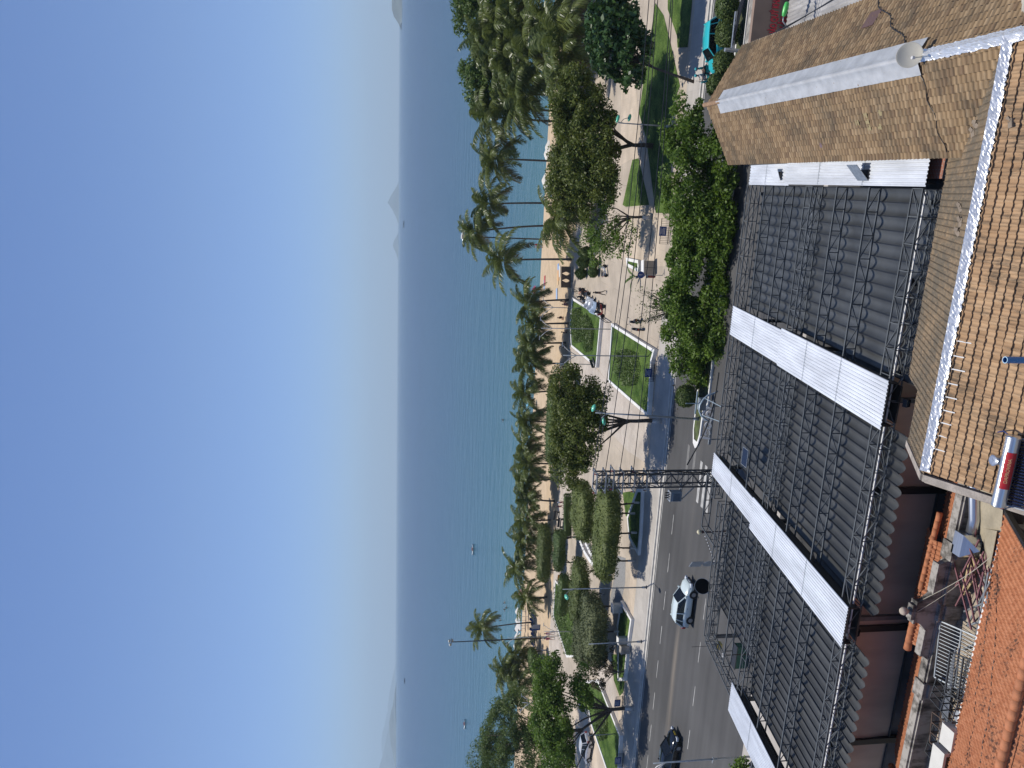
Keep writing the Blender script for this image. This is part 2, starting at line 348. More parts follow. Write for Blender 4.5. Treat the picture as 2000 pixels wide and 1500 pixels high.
if False: island(0, 0, [(1090,773.5),(1060,770),(1035,769.5),(1020,767.5),(1000,768),(975,770.5),(960,774)], 22000, 900)
# ------------------------------------------------------------------ road paint
def strip(x0, x1, y0, y1, m, name='lane_marking', z=.004): sheet(name, rect(x0, x1, y0, y1), z, m)
for x in (-30.83, -34.84, -38.91, -42.7, -46.57, -50.3, -54.1, -57.8, -61.6, -65.4):
    strip(x-1.0, x+1.0, 63.88, 63.98, K['whitepaint'])
for x in (-34.4, -38.6, -43.0, -47.5, -52.0): strip(x-1.0, x+1.0, 54.94, 55.03, K['whitepaint'])
strip(-260, 200, 66.95, 67.06, K['whitepaint'])
for i, y in enumerate((56.9, 57.95, 59.0)): strip(-26.4, -22.6, y-.24, y+.24, K['whitepaint'], 'crosswalk_stripe')
for i, y in enumerate((60.6, 62.1)): strip(-25.6, -22.2, y-.24, y+.24, K['fadepaint'], 'crosswalk_stripe')
# ------------------------------------------------------------------ median with kerbs and soil
med = [(-21.6,59.95),(-21.9,60.4),(-21.6,60.95),(-20.5,61.25),(120,61.25),(120,58.75),(-17.6,58.75),(-18.4,59.5),(-20.5,59.6)]
struct(MB().prism(med, -.04, .16).build('median_kerb', K['white']))
K['soil'] = mat('planted_soil', (.06,.055,.03), .95, var=.4, scale=2, col2=(.09,.12,.035), fine=.4)
sheet('median_soil', [(-21.2,60.1),(-21.2,60.8),(-20.4,61.05),(120,61.05),(120,58.95),(-17.2,58.95),(-17.9,59.7),(-20.4,59.8)], .166, K['soil'])
# ------------------------------------------------------------------ lawns (flat in the paving)
def lawn(px, z=.15): sheet('lawn', pxpoly(px, z), z, K['grass'])
lawn([(1304,0),(1352,-40),(1352,0),(1343,92),(1323,93),(1322,70),(1304,18)])
lawn([(1280,6),(1272,60),(1259,144),(1248,222),(1262,270),(1279,405),(1281,416),(1311,416),(1311,210),(1328,168),(1310,87),(1296,30)])
lawn([(1222,404),(1216,400),(1235,312),(1247,309),(1268,400)])
lawn([(1184,400),(1188,330),(1202,318),(1200,398)])
lawn([(1194,1278),(1217,1278),(1226,1290),(1217,1352),(1210,1360),(1199,1329)])
lawn([(1228,960),(1216,962),(1222,1008),(1250,1014),(1254,960)])
# ================================================================== tiled house in the foreground
K['tile_brown'] = tilemat('brown_roof_tile', [(0,(.20,.132,.078)),(.35,(.265,.18,.10)),(.7,(.315,.215,.12)),(1,(.36,.255,.15))], (.9,1.15,.75), (.10,.082,.058))
K['tile_near'] = tilemat('tan_roof_tile', [(0,(.37,.23,.125)),(.5,(.44,.28,.155)),(1,(.51,.335,.19))], (.93,1.14,.76), (.085,.07,.052), stx=(2.2,.45))  # paler tan tile of the near slope, with dark streaks
K['tile_grey'] = tilemat('weathered_roof_tile', [(0,(.20,.14,.085)),(.5,(.26,.185,.11)),(1,(.30,.21,.125))], (.72,1.05,.8), (.115,.1,.075), stx=(1.2,.6))
K['tile_orange'] = tilemat('orange_roof_tile', [(0,(.40,.15,.07)),(.5,(.45,.18,.085)),(1,(.50,.21,.105))], (1.02,1.16,.85), (.06,.042,.034), stx=(1.7,1.3))
K['ridge_orange'] = mat('orange_ridge_tile', (.45,.17,.075), .8, var=.15, scale=3, bump=.2)
K['foil'] = foilmat('aluminium_foil_flashing', (.80,.80,.80), .35, .55, 7, .5)
K['membrane'] = mat('grey_membrane', (.50,.50,.49), .45, .25, .12, 2.0, bump=.25, bscale=6)
K['cream_wall'] = mat('cream_house_wall', (.5,.46,.38), .9, var=.12, scale=.8)
K['verge'] = mat('verge_concrete', (.36,.31,.26), .9, var=.2, scale=2.5, fine=.15)
K['brick'] = pavemat('red_brick', (.33,.12,.07), (.27,.095,.055), (.3,.26,.22), .25, .08, msize=.01)
def tile_slope(name, O, u, v, ncol, nrow, w, e, m, parent, amp=.042, lift=.045, kind='roll', seed=1, cut=None):
    # u runs along the eave, v down the slope; every course overlaps the next one and every tile has its roll
    O, u, v = np.array(O, float), np.array(u, float), np.array(v, float); u /= np.linalg.norm(u); v /= np.linalg.norm(v); n = np.cross(u, v)
    if n[2] < 0: n = -n
    r = np.random.default_rng(seed); S = 8; prof = []
    for k in range(S):
        t = k/S
        if kind == 'roll': h = math.sin(PI*min(t/.55,1))*1.0 if t < .55 else -.18*math.sin(PI*(t-.55)/.45)
        else: h = .9 if .38 < t < .62 else 0.0
        prof.append(h)
    cols = ncol*S+1; tx = np.arange(cols)/S; ph = np.array([prof[i % S] for i in range(cols)])*amp
    tj = r.normal(0, .006, (nrow, ncol+1)); V = []; UV = []
    for k in range(nrow):
        j = tj[k][np.minimum(np.arange(cols)//S, ncol)]
        for s in (0, 1):
            d = (k+s)*e + (.03*e if s else 0)
            V.append(O + np.outer(tx*w, u) + v*d + np.outer(ph + j + (lift if s else 0), n))
            UV.append(np.stack([tx*.9999+.00005, np.full(cols, k + .02 + .96*s)], 1))
    V = np.concatenate(V); UV = np.concatenate(UV); i = np.arange(cols-1); Fq = []
    for q in range(2*nrow-1): Fq.append(np.stack([q*cols+i, q*cols+i+1, (q+1)*cols+i+1, (q+1)*cols+i], 1))
    Fq = np.concatenate(Fq)
    if np.dot(np.cross(V[Fq[0][1]]-V[Fq[0][0]], V[Fq[0][3]]-V[Fq[0][0]]), n) < 0: Fq = Fq[:, ::-1]
    if cut is not None:
        c = V[Fq].mean(1); Fq = Fq[cut(c)]
    return np_mesh(name, V, Fq, m, parent, UV)
KS = 1.5/2.8; LS = math.hypot(2.8, 1.5)
house = thing('tiled_house', 'long brown tiled house with silver foil ridges and cross gable in the foreground', 'house', (0,0,0))
GX, GZ, NY = 4.15, 10.5, 19.35
hb = MB(); hb.bbox(1.75, 6.6, 17, 39.3, -.05, 8.95); hb.extr([(1.75,8.95),(6.6,8.95),(4.15,10.25)], 'y', 17.2, 39.28); hb.bbox(-7.45, 9.5, 15.6, 22.6, -.05, 8.35)
hb.extr([(15.6,8.35),(22.6,8.35),(19.35,10.25)], 'x', -7.44, 9)
hb.build('wall', K['cream_wall'], house, fix=True)
e = .248
gl = tile_slope('roof_slope', (GX,19.35,GZ), (0,1,0), (-1,0,-KS), 101, 13, .2, e, K['tile_brown'], house, seed=2)
gr = tile_slope('roof_slope', (GX,15.5,GZ), (0,1,0), (1,0,-KS), 120, 13, .2, e, K['tile_brown'], house, seed=3)
sq = math.sqrt(1+KS*KS)
nf = tile_slope('roof_slope', (-6.1,NY,GZ), (1,0,0), (0,1,-KS), 52, int((24.3-NY)*sq/e), .2, e, K['tile_grey'], house, seed=4, kind='ridge', cut=lambda c: (c[:,0] < GX-(c[:,1]-NY)+.15) | (c[:,0] < 1.55))
nf2 = tile_slope('roof_slope', (-7.9,NY,GZ), (1,0,0), (0,1,-KS), 9, int((22.3-NY)*sq/e), .2, e, K['tile_grey'], house, seed=5, kind='ridge')
nn = tile_slope('roof_slope', (-7.8,NY,GZ), (1,0,0), (0,-1,-KS), 60, 18, .2, .212*1.08, K['tile_near'], house, seed=6, cut=lambda c: c[:,0] < GX-(NY-c[:,1])*.25)
# verges of the left gable end
vb = MB(); 
for (y0, z0), (y1, z1) in (((NY+3.0,GZ-3.0*KS),(NY,GZ)),((NY,GZ),(NY-4.2,GZ-4.2*KS))):
    vb.bar((-7.98,y0,z0-.03),(-7.98,y1,z1-.03), .2, .2); vb.bar((-8.1,y0,z0-.11),(-8.1,y1,z1-.11), .07, .16)
vb.build('verge', K['verge'], house)
# ridge caps, membrane and foil
rb = MB()
for i in range(8): rb.tube([(GX,37.6+i*.26,GZ+.03),(GX,37.6+i*.26+.28,GZ+.045)], [.105,.12], 10)
rb.build('ridge_cap', K['ridge_orange'] if False else mat('brown_ridge_tile', (.30,.185,.105), .85, var=.2, scale=4), house, smooth=True)
def wrap(name, p0, p1, side, widths, m, seg, jit, lift, ridge=.06, corr=0.0, dr=None):
    # a sheet folded over a ridge from p0 to p1; widths = (left, right) reach down each slope
    p0, p1 = Vector(p0), Vector(p1); d = (p1-p0); L = d.length; d.normalize(); r = random.Random(seg); vs = []; n = 13
    for i in range(seg+1):
        t = i/seg; c = p0 + d*L*t
        jl, jr = r.uniform(-.02,.02)*jit*2, r.uniform(-.02,.02)*jit*2
        for k in range(n):
            s = -1+2*k/(n-1); wd = widths[0]+jl if s < 0 else widths[1]+jr; off = s*wd
            z = -abs(off)*KS + lift + ridge*max(0,1-abs(off)/.14) + r.uniform(-.02,.02)*jit
            if corr and s < -.15: z += corr*math.sin(2*PI*i/3.0)*min(1,(-s-.15)*3)
            vs.append((c.x+side.x*off, c.y+side.y*off, c.z+z))
    b = MB().add(vs, [(i*n+k, i*n+k+1, (i+1)*n+k+1, (i+1)*n+k) for i in range(seg) for k in range(n-1)])
    return b.build(name, m, house, smooth=jit < .5, fix=True)
wrap('ridge_membrane', (GX,22.9,GZ), (GX,38.0,GZ), Vector((1,0,0)), (.52,.55), K['membrane'], 160, .12, .105, .07, .012)
wrap('foil_flashing', (GX,14.5,GZ), (GX,23.2,GZ), Vector((1,0,0)), (.19,.17), K['foil'], 140, .5, .105)
wrap('foil_flashing', (-7.75,NY,GZ), (GX,NY,GZ), Vector((0,1,0)), (.2,.16), K['foil'], 220, .5, .1)
for i in range(9):
    x = -7.0 + i*.4+rnd.uniform(-.03,.03); l = rnd.uniform(.22,.36); MB().bar((x,NY-.2,GZ-.2*KS+.05),(x,NY-.2-l,GZ-(.2+l)*KS+.05),.035,.012).build('white_drip', K['white'], house)
pb = MB(); p = Vector((6.05,27.3,GZ-(6.05-GX)*KS+.07)); pb.box(p,(.62,.7,.03),0,0,Matrix.Rotation(math.atan(KS),3,'Y'))
pb.build('roof_patch', flat('purple_brown_sheet', (.13,.075,.065), .7), house)
ytile = flat('yellow_tile', (.30,.24,.12), .8)
for dx, dy in ((.2,.0),(.0,.62),(.2,.62),(.4,.62),(.0,1.24),(.42,1.5)):
    q = Vector((2.35+dx, 27.0-dy, 0)); q.z = GZ-(GX-q.x)*KS+.055; MB().box(q,(.2,.21,.012),0,0,Matrix.Rotation(-math.atan(KS),3,'Y')).build('replaced_tile', ytile, house)
q = Vector((1.9,29.9,0)); q.z = GZ-(GX-q.x)*KS+.055
MB().box(q,(.2,.21,.012),0,0,Matrix.Rotation(-math.atan(KS),3,'Y')).build('replaced_tile', flat('violet_tile', (.15,.1,.11), .8), house)
for x, y, a in ((2.0,18.9,.3),(1.3,18.3,1.2),(-.6,20.5,.2),(-.9,20.6,.9),(1.9,21.1,.4),(2.1,20.9,1.0),(-.2,20.9,.7)):
    z = GZ-abs(NY-y)*KS+.06; MB().box((x,y,z),(.24,.13,.05),a).box((x+.1,y+.08,z+.02),(.16,.1,.04),a+.5).build('loose_tile', K['bark'] if False else mat('loose_tile_clay', (.24,.19,.14), .9), house)
MB().bbox(.7,1.7,24.4,25.6,5.5,7.9).build('brick_pier', K['brick'], house)
MB().bar((6.98,15.5,8.9),(6.98,39.6,8.9),.14,.12).build('gutter', K['white'], house)
# cables lying on the roof
def cable(name, pts, r, m, label, sag=.0, parent=None, cat='cable', group=None):
    o = MB().tube(pts, r, 5).build(name, m, parent)
    if not parent: tag(o, label, cat, group)
    return o
def onroof_l(y, d): x = GX-d; return (x, y, GZ-d*KS+.07)
cable('roof_cable', [onroof_l(23.0-(.2*i/14)+.08*math.sin(i*1.3), .1+2.6*i/14) for i in range(15)], .016, K['black'], 'black cable running down the left tiled slope from the satellite dish')
cable('roof_cable', [(GX+.1+2.75*i/20, 23.2+5.0*i/20+.15*math.sin(i*.9), GZ-(.1+2.75*i/20)*KS+.08) for i in range(21)], .02, K['black'], 'black cable snaking over the right tiled slope beside the satellite dish')
# ------------------------------------------------------------------ satellite dish
dish = thing('satellite_dish', 'cream satellite dish fixed on the foil ridge of the tiled house', 'satellite dish', (4.15,22.75,10.6))
Md = Matrix.Rotation(math.radians(62), 3, 'X') @ Matrix.Rotation(0, 3, 'Z'); Md = Matrix.Rotation(math.radians(-20),3,'Z') @ Md
prof = [(.001,0),(.1,.004),(.2,.018),(.3,.045),(.36,.066)]
MB().lathe([(.001,-.004)]+[(r_,z_) for r_, z_ in prof[1:]]+[(.365,.066),(.3,.03),(.1,-.012),(.001,-.016)], (0,0,.32), 28, 0, Md).build('reflector', flat('cream_enamel', (.62,.57,.46), .35), dish, smooth=True, fix=True)
MB().tube([(0,.08,-.1),(0,.1,.2),(0,.02,.32)], .03, 8).bar((-.1,0,-.1),(.28,.2,-.12),.05).build('bracket', K['darksteel'], dish)
ax = Md @ Vector((0,-.1,.42)); MB().tube([Md @ Vector((0,-.34,.05))+Vector((0,0,.32)), ax+Vector((0,0,.32))], .014, 6).build('feed_arm', K['steel'], dish)
MB().lathe([(.03,-.05),(.05,0),(.05,.06),(.02,.08)], ax+Vector((0,0,.32)), 10).build('feed_horn', K['white'], dish)
# ------------------------------------------------------------------ text helper
def text_obj(name, body, size, m, M4, parent=None, extrude=.004, space=1.0, sx=1.0, bold=0.0):
    cu = bpy.data.curves.new('lettering', 'FONT'); cu.body = body; cu.size = size; cu.extrude = extrude; cu.align_x = 'CENTER'; cu.align_y = 'CENTER'; cu.space_character = space; cu.offset = bold
    t = bpy.data.objects.new('lettering', cu); C.objects.link(t); bpy.context.view_layer.update()
    me = bpy.data.meshes.new_from_object(t.evaluated_get(bpy.context.evaluated_depsgraph_get())); bpy.data.objects.remove(t)
    me.transform(Matrix.Diagonal((sx,1,1,1))); me.materials.clear(); me.materials.append(m)
    o = bpy.data.objects.new(name, me); C.objects.link(o)
    if parent: o.parent = parent
    o.matrix_local = M4; return o
def basis(x, y, o):
    x, y = Vector(x).normalized(), Vector(y).normalized(); z = x.cross(y); y = z.cross(x)
    return Matrix(((x.x,y.x,z.x,o[0]),(x.y,y.y,z.y,o[1]),(x.z,y.z,z.z,o[2]),(0,0,0,1)))
# ------------------------------------------------------------------ solar water heater
K['tank'] = mat('brushed_tank_steel', (.60,.62,.64), .28, .9, .06, 3, stretch=(.3,6,6))
K['tube_blue'] = flat('vacuum_tube_glass', (.012,.018,.05), .12)
TY = 17.25; tzl = Py(1952,988,TY); tzr = Py(1978,852,TY); zt = (tzl[2]+tzr[2])/2; tx0, tx1 = tzl[0], tzr[0]
heater = thing('solar_water_heater', 'solar water heater with steel tank and dark tube rack on the tiled roof', 'water heater', ((tx0+tx1)/2,TY,zt-.55))
h0, h1 = tx0-(tx0+tx1)/2, tx1-(tx0+tx1)/2; RT = .19
RX = Matrix.Rotation(PI/2, 3, 'Y')
MB().lathe([(.02,h0-.02),(RT-.03,h0-.015),(RT,h0+.02),(RT,h0+.04),(RT-.004,h0+.05),(RT-.004,h1-.05),(RT,h1-.04),(RT,h1-.02),(RT-.03,h1+.015),(.02,h1+.02)], (0,0,.55), 32, 0, RX).build('tank', K['tank'], heater, smooth=False, fix=True)
sb = MB(); L0, L1 = h0+.55, h1-.42; vs = []
for x in (L0, L1):
    for k in range(9):
        a = math.radians(-92 + 84*k/8+ 0); vs.append((x, -math.sin(math.radians(20+80*k/8))*(RT+.003), .55+math.cos(math.radians(20+80*k/8))*(RT+.003)))
sb.add(vs, [(k, k+1, 9+k+1, 9+k) for k in range(8)]); sb.build('label_band', flat('red_label', (.42,.015,.02), .4), heater, smooth=True, fix=True)
a = math.radians(58); nrm = Vector((0,-math.sin(a),math.cos(a))); pos = Vector(((L0+L1)/2,0,.55)) + nrm*(RT+.008)
text_obj('label_text', 'DAPROVINA', .125, flat('gold_lettering', (.65,.45,.2), .4), basis((1,0,0), (0,math.cos(a),math.sin(a)), pos), heater, .002, 1.05, .95)
MB().lathe([(.14,-.12),(.14,.14),(.15,.14),(.15,.16),(.12,.175),(.02,.18)], (.22,.27,.62), 20).lathe([(.02,.181),(.05,.181),(.05,.19),(.01,.19)], (.22,.27,.62), 10).build('header_tank', K['tank'], heater, smooth=False)
tb = MB()
for i in range(22):
    x = h0+.12+i*(h1-h0-.24)/21; tb.tube([(x,-.08,.43),(x,-1.35,-.42)], .027, 8)
tb.build('vacuum_tube', K['tube_blue'], heater, smooth=True)
fb = MB()
for x in (h0+.05, h1-.05):
    fb.bar((x,.15,.45),(x,.35,-.1),.035); fb.bar((x,-.05,.38),(x,-1.4,-.47),.035); fb.bar((x,.35,-.1),(x,-.4,-.45),.03)
fb.bar((h0,-1.38,-.45),(h1,-1.38,-.45),.05); fb.bar((h0,-.7,-.03),(h1,-.7,-.03),.02)
fb.build('stand', K['steel'], heater)
K['bluepipe'] = flat('blue_pipe', (.02,.04,.16), .4)
for pts in ([(h1-.02,.05,.6),(h1+.05,.3,.62),(h1-.1,.62,.5)],[(h0-.02,-.05,.5),(h0-.15,.1,.3),(h0-.2,.6,.25)]): MB().tube(pts, .018, 6).build('water_pipe', K['bluepipe'], heater)
# ------------------------------------------------------------------ standing blue pipe
t = Py(1963,703,16.6); b = MB(); b.lathe([(.085,8.7),(.085,t[2]),(.068,t[2]),(.068,t[2]-.5),(.01,t[2]-.5)], (0,0,0), 20)
pipe = b.build('blue_pipe', flat('blue_plastic', (.04,.19,.42), .35), None, smooth=False); pipe.location = (t[0],16.6,0)
tag(pipe, 'open blue plastic pipe standing upright on the near tiled slope', 'pipe')
tag(MB().lathe([(.086,-.004),(.0865,.004),(.068,.004),(.068,-.004)], (0,0,t[2]), 20, 0, None, False).build('rim', flat('pale_blue_cut', (.35,.55,.68), .5), pipe), None)
# ================================================================== steel frame with corrugated roof strips and fabric awnings
K['corr'] = mat('white_corrugated_sheet', (.66,.68,.71), .45, .15, .12, 1.0, spec=.4, stretch=(2.5,.35,1), fine=.05, det=6)
K['fabric'] = mat('charcoal_awning_fabric', (.050,.052,.052), .5, var=.28, scale=.5, spec=.45, fine=.06)
K['fabric_b'] = mat('slate_awning_fabric', (.056,.060,.063), .48, var=.25, scale=.5, spec=.45, fine=.06)
K['truss'] = mat('truss_steel', (.10,.108,.11), .5, .2, .15, 4)
frame = thing('awning_frame', 'dark steel truss frame with white corrugated strips spanning the restaurant yard', 'awning frame', (0,0,0))
def flat_truss(x0, x1, y, h=.5, r=.04, name='truss', step=.9, off=0.0):
    b = MB(); z = zc(y)+off; b.bar((x0,y,z-.03),(x1,y,z-.03),.06,.06); b.bar((x0,y,z-h),(x1,y,z-h),.06,.06)
    n = max(1,int(abs(x1-x0)/step)); dx = (x1-x0)/n
    for i in range(n):
        xa, xb = x0+i*dx, x0+(i+1)*dx
        b.bar((xa,y,z-h),(xa,y,z-.03),.038,.038)
        if i % 2: b.bar((xa,y,z-.05),(xb,y,z-h+.02),.034,.034)
        else: b.bar((xa,y,z-h+.02),(xb,y,z-.05),.034,.034)
    return b.build(name, K['truss'], frame)
def box_truss(p0, p1, wd=.55, h=.55, step=.95, tilt=True):
    b = MB(); p0, p1 = Vector(p0), Vector(p1); d = p1-p0; L = d.length; u = d.normalized(); s = Vector((-u.y,u.x,0)).normalized()
    ch = [Vector((0,0,-.03)), Vector((0,0,-h))]
    pts = [p0+s*o*wd/2+c for o in (-1,1) for c in ch]
    for q in pts: b.bar(q, q+d, .05, .05)
    n = max(1,int(L/step)); 
    for i in range(n+1):
        a = u*(L*i/n); 
        for A, B in ((0,1),(2,3),(0,2),(1,3)): b.bar(pts[A]+a, pts[B]+a, .032, .032)
        if i < n:
            c = u*(L*(i+1)/n)
            for A, B in ((0,1),(2,3),(0,2),(1,3)):
                if i % 2: A, B = B, A
                b.bar(pts[A]+a, pts[B]+c, .028, .028)
    return b.build('truss', K['truss'], frame)
rowsY = [28.65, 31.45, 37.15, 39.95]
XR, XL = .35, -27.0
box_truss((XR,25.25,zc(25.25)), (XL-4,25.25,zc(25.25)))
box_truss((XR,34.3,zc(34.3)), (XL-1.5,34.3,zc(34.3)))
for y in rowsY[:2]: flat_truss(XR, XL-3, y)
for y in rowsY[2:]: flat_truss(XR, XL, y)
box_truss((XR,42.4,zc(42.4)), (-18.6,42.4,zc(42.4)))
box_truss((-18.4,41.0,zc(41.0)), (-27.4,40.5,zc(40.5)))
flat_truss(-17.6, -21.3, 43.8); 
def ytruss(x, y0, y1, h=.5):
    b = MB(); b.bar((x,y0,zc(y0)-.03),(x,y1,zc(y1)-.03),.06); b.bar((x,y0,zc(y0)-h),(x,y1,zc(y1)-h),.06); n = max(1,int(abs(y1-y0)/.8))
    for i in range(n+1):
        a = y0+(y1-y0)*i/n; b.bar((x,a,zc(a)-h),(x,a,zc(a)-.03),.035)
        if i < n: c = y0+(y1-y0)*(i+1)/n; b.bar((x,a,zc(a)-h),(x,c,zc(c)-.03),.03)
    return b.build('truss', K['truss'], frame)
ytruss(-21.3, 43.8, 41.0); ytruss(-17.6, 43.8, 42.4); box_truss((-27.4,40.5,zc(40.5)), (-27.6,35.2,zc(35.2)))
for x in (-.1, -7.3, -16.5, -27.2):
    for y in (25.25, 34.3, 42.0 if x > -20 else 40.3): MB().bbox(x-.09,x+.09,y-.09,y+.09,-.02,zc(y)-.55).build('post', K['truss'], frame)
def corr_strip(x0, x1, y0, y1, dz, skew=0.0, lab=None):
    pit = .135; n = max(4,int((x1-x0)/pit)); vs = []; ys = [y0, (y0+y1)/2, y1]; prof = [(0,0),(.3,0),(.42,.03),(.88,.03)]
    xs = [(i+p)*(x1-x0)/n for i in range(n) for p, _ in prof]+[x1-x0]; hs = [h for i in range(n) for _, h in prof]+[0]
    for y in ys:
        for x, h in zip(xs, hs): vs.append((x0+x+skew*(y-y0)/(y1-y0), y, zc(y)+dz+h))
    k = len(xs); b = MB().add(vs, [(j*k+i, j*k+i+1, (j+1)*k+i+1, (j+1)*k+i) for j in range(2) for i in range(k-1)])
    vs2 = [(v[0],v[1],v[2]-.006) for v in vs]; b.add(vs2, [(j*k+i, (j+1)*k+i, (j+1)*k+i+1, j*k+i+1) for j in range(2) for i in range(k-1)])
    o = b.build('roof_strip', K['corr'], frame); ns = max(2,int((y1-y0)/3.4))
    for q_ in range(1,ns): ym = y0+(y1-y0)*q_/ns+.3; MB().bar((x0+.02+skew*q_/ns,ym,zc(ym)+dz+.034),(x1-.02+skew*q_/ns,ym+.02,zc(ym)+dz+.034),.035,.006).build('sheet_seam', K['steel'], frame)
    g = MB(); ym0, ym1 = y0+.1, y1-.1
    for x in (x0+.12+skew*.5, x1-.12+skew*.5): g.bar((x,ym0,zc(ym0)-.17),(x,ym1,zc(ym1)-.17),.06,.3)
    g.bar(((x0+x1)/2,ym0,zc(ym0)-.5),((x0+x1)/2,ym1,zc(ym1)-.5),(x1-x0)*.75,.06)
    g.build('strip_gutter', K['black'], frame); return o
corr_strip(.42, 1.5, 24.62, 37.0, .09); corr_strip(.36, 1.42, 36.7, 42.4, .02)
corr_strip(-8.3, -6.42, 24.7, 34.9, .12); corr_strip(-8.28, -6.55, 34.4, 42.6, .02)
corr_strip(-17.5, -15.68, 24.75, 35.6, .12); corr_strip(-17.3, -15.85, 35.1, 42.9, .02)
corr_strip(-28.6, -26.75, 24.7, 35.2, .08)
# hatches in the strip beside the house
for (y, lean) in ((28.9, .45), (37.9, .1)):
    z = zc(y)+.16
    MB().bbox(.62,1.02,y-.32,y+.32,z-.03,z+.02).build('hatch_opening', K['black'], frame)
    MB().add([(.6,y-.35,z+.03),(.6,y+.35,z+.03),(1.1+lean*.2,y+.55,z+.05+lean),(1.1+lean*.2,y-.15,z+.05+lean),(.6,y-.35,z),(.6,y+.35,z),(1.1+lean*.2,y+.55,z+.02+lean),(1.1+lean*.2,y-.15,z+.02+lean)][:8], [(0,1,2,3),(7,6,5,4),(0,3,7,4),(1,5,6,2),(0,4,5,1),(3,2,6,7)]).build('hatch_lid', K['steel'] if lean > .2 else K['corr'], frame)
ab = MB(); ab.bar((.25,25.15,zc(25.15)-.3),(-31,25.15,zc(25.15)-.3),.05,.05)
ab.build('white_conduit', K['white'], frame)
# fabric: hanging folds between the strips
def awning(x0, x1, panels, nfold, m, label, seed):
    w = thing('fabric_awning', label, 'awning', (0,0,0), 0, 'fabric awnings between the white strips'); r = np.random.default_rng(seed); dx = (x1-x0)/nfold
    for (y0, y1, off, xa) in panels:
        S = 10; ny = int((y1-y0)/.35); i0 = int(max(0, round((xa-x0)/dx))) if xa is not None else 0
        xs = np.arange(nfold*S+1)/S; t = xs % 1.0; sag = .15*np.sin(PI*t)**.8; js = r.normal(1,.06,nfold+1); sag = sag*js[np.minimum(xs.astype(int),nfold)]
        ys = np.linspace(y0, y1, ny); V = []
        for k, y in enumerate(ys):
            bow = .02*math.sin(y*2.24+1)+.008*math.sin(y*7)
            V.append(np.stack([x0+xs*dx, np.full(len(xs), y) - (.12*np.sin(PI*t) if k == 0 else 0), zc(y)-.6+off-sag*(1+.25*bow*8)], 1))
        V = np.concatenate(V); n = len(xs); i = np.arange(n-1); Fq = np.concatenate([np.stack([k*n+i, k*n+i+1, (k+1)*n+i+1, (k+1)*n+i], 1) for k in range(ny-1)])
        if xa is not None: Fq = Fq[V[Fq].mean(1)[:,0] > xa]
        np_mesh('fabric', V, Fq, m, w, None, True)
        cb = MB()
        for f in range(nfold+1):
            x = x0+f*dx
            if xa is not None and x < xa-.01: continue
            cb.bar((x,y0,zc(y0)-.585+off),(x,y1,zc(y1)-.585+off),.04,.02)
        cb.build('fold_cord', K['black'], w)
        lb = MB()                                           # pale webbing loops at the near end
        for f in range(nfold):
            x = x0+f*dx
            if xa is not None and x < xa: continue
            lb.tube([(x+dx*q/6, y0+.72+.1*math.sin(PI*q/6), zc(y0)-.55+off-.14*math.sin(PI*q/6)**.8) for q in range(7)], .012, 4)
        lb.build('webbing_loop', K['steel'], w)
    return w
awning(-6.45, .35, [(24.15,34.4,0,None),(34.3,42.3,-.1,None)], 13, K['fabric_b'], 'slate grey folded fabric awning beside the tiled house', 1)
awning(-15.7, -8.35, [(24.15,34.4,0,None),(34.3,42.5,-.1,None)], 15, K['fabric'], 'charcoal folded fabric awning under the small solar panel', 2)
awning(-26.6, -17.5, [(24.15,34.4,0,None),(34.3,41.2,-.1,-25.4)], 18, K['fabric'], 'charcoal folded fabric awning nearest the open road corner', 3)
awning(-34.0, -28.7, [(24.15,33.0,0,None)], 10, K['fabric'], 'charcoal folded fabric awning at the frame edge beyond the last white strip', 4)
# things on the frame
sp = Pc(1455,893,.25); s = thing('solar_module', 'small framed solar panel lying on the awning trusses', 'solar panel', sp)
MB().box((0,0,0),(.95,.62,.03)).build('panel', flat('solar_cell', (.012,.016,.03), .15), s)
MB().bbox(-.5,.5,-.335,-.31,-.02,.025).bbox(-.5,.5,.31,.335,-.02,.025).bbox(-.5,-.475,-.31,.31,-.02,.025).bbox(.475,.5,-.31,.31,-.02,.025).build('panel_frame', K['steel'], s)
dp = Py(1372,1145,41.2); s = thing('round_sign', 'black round sign board with thin pale rim above the awning edge', 'sign', dp)
MR = Matrix.Rotation(PI/2,3,'X'); MR = Matrix.Rotation(math.radians(29),3,'Z') @ Matrix.Rotation(math.radians(-18),3,'X') @ MR
MB().lathe([(.01,-.03),(.47,-.03),(.47,.03),(.01,.03)], (0,0,0), 40, 0, MR).build('board', flat('black_board', (.004,.004,.005), .9, 0, .1), s, fix=True)
MB().lathe([(.472,-.035),(.49,-.035),(.49,.035),(.472,.035),(.472,-.035)], (0,0,0), 40, 0, MR, False).build('rim', K['steel'], s, fix=True)
MB().bar((.05,.05,-.4),(.05,.05,-1.3),.05).build('bracket', K['darksteel'], s)
for i, (px, py) in enumerate(((1770,787),(1757,720),(1668,1205),(1672,1235))):
    q = Pc(px, py, -.7); s = thing('floodlight', ['black floodlight under the end of the long white strip by the house roof','black floodlight beside the foot of the middle white strip','black floodlight under the broad white strip end above the brown curtain','second black floodlight left of the broad white strip end'][i], 'floodlight', q, 0, 'floodlights under the awning')
    MB().box((0,0,0),(.3,.16,.22),0,0,Matrix.Rotation(.5,3,'X')).build('housing', K['black'], s); MB().box((0,-.09,-.06),(.26,.02,.16),0,0,Matrix.Rotation(.5,3,'X')).build('lens', K['glass'], s)
    MB().bar((0,.05,0),(0,.1,.5),.03).build('bracket', K['darksteel'], s)
g = Py(1366,1039,44.5); s = thing('globe_lamp', 'cream globe lamp on a short post at the far awning corner', 'lamp', g)
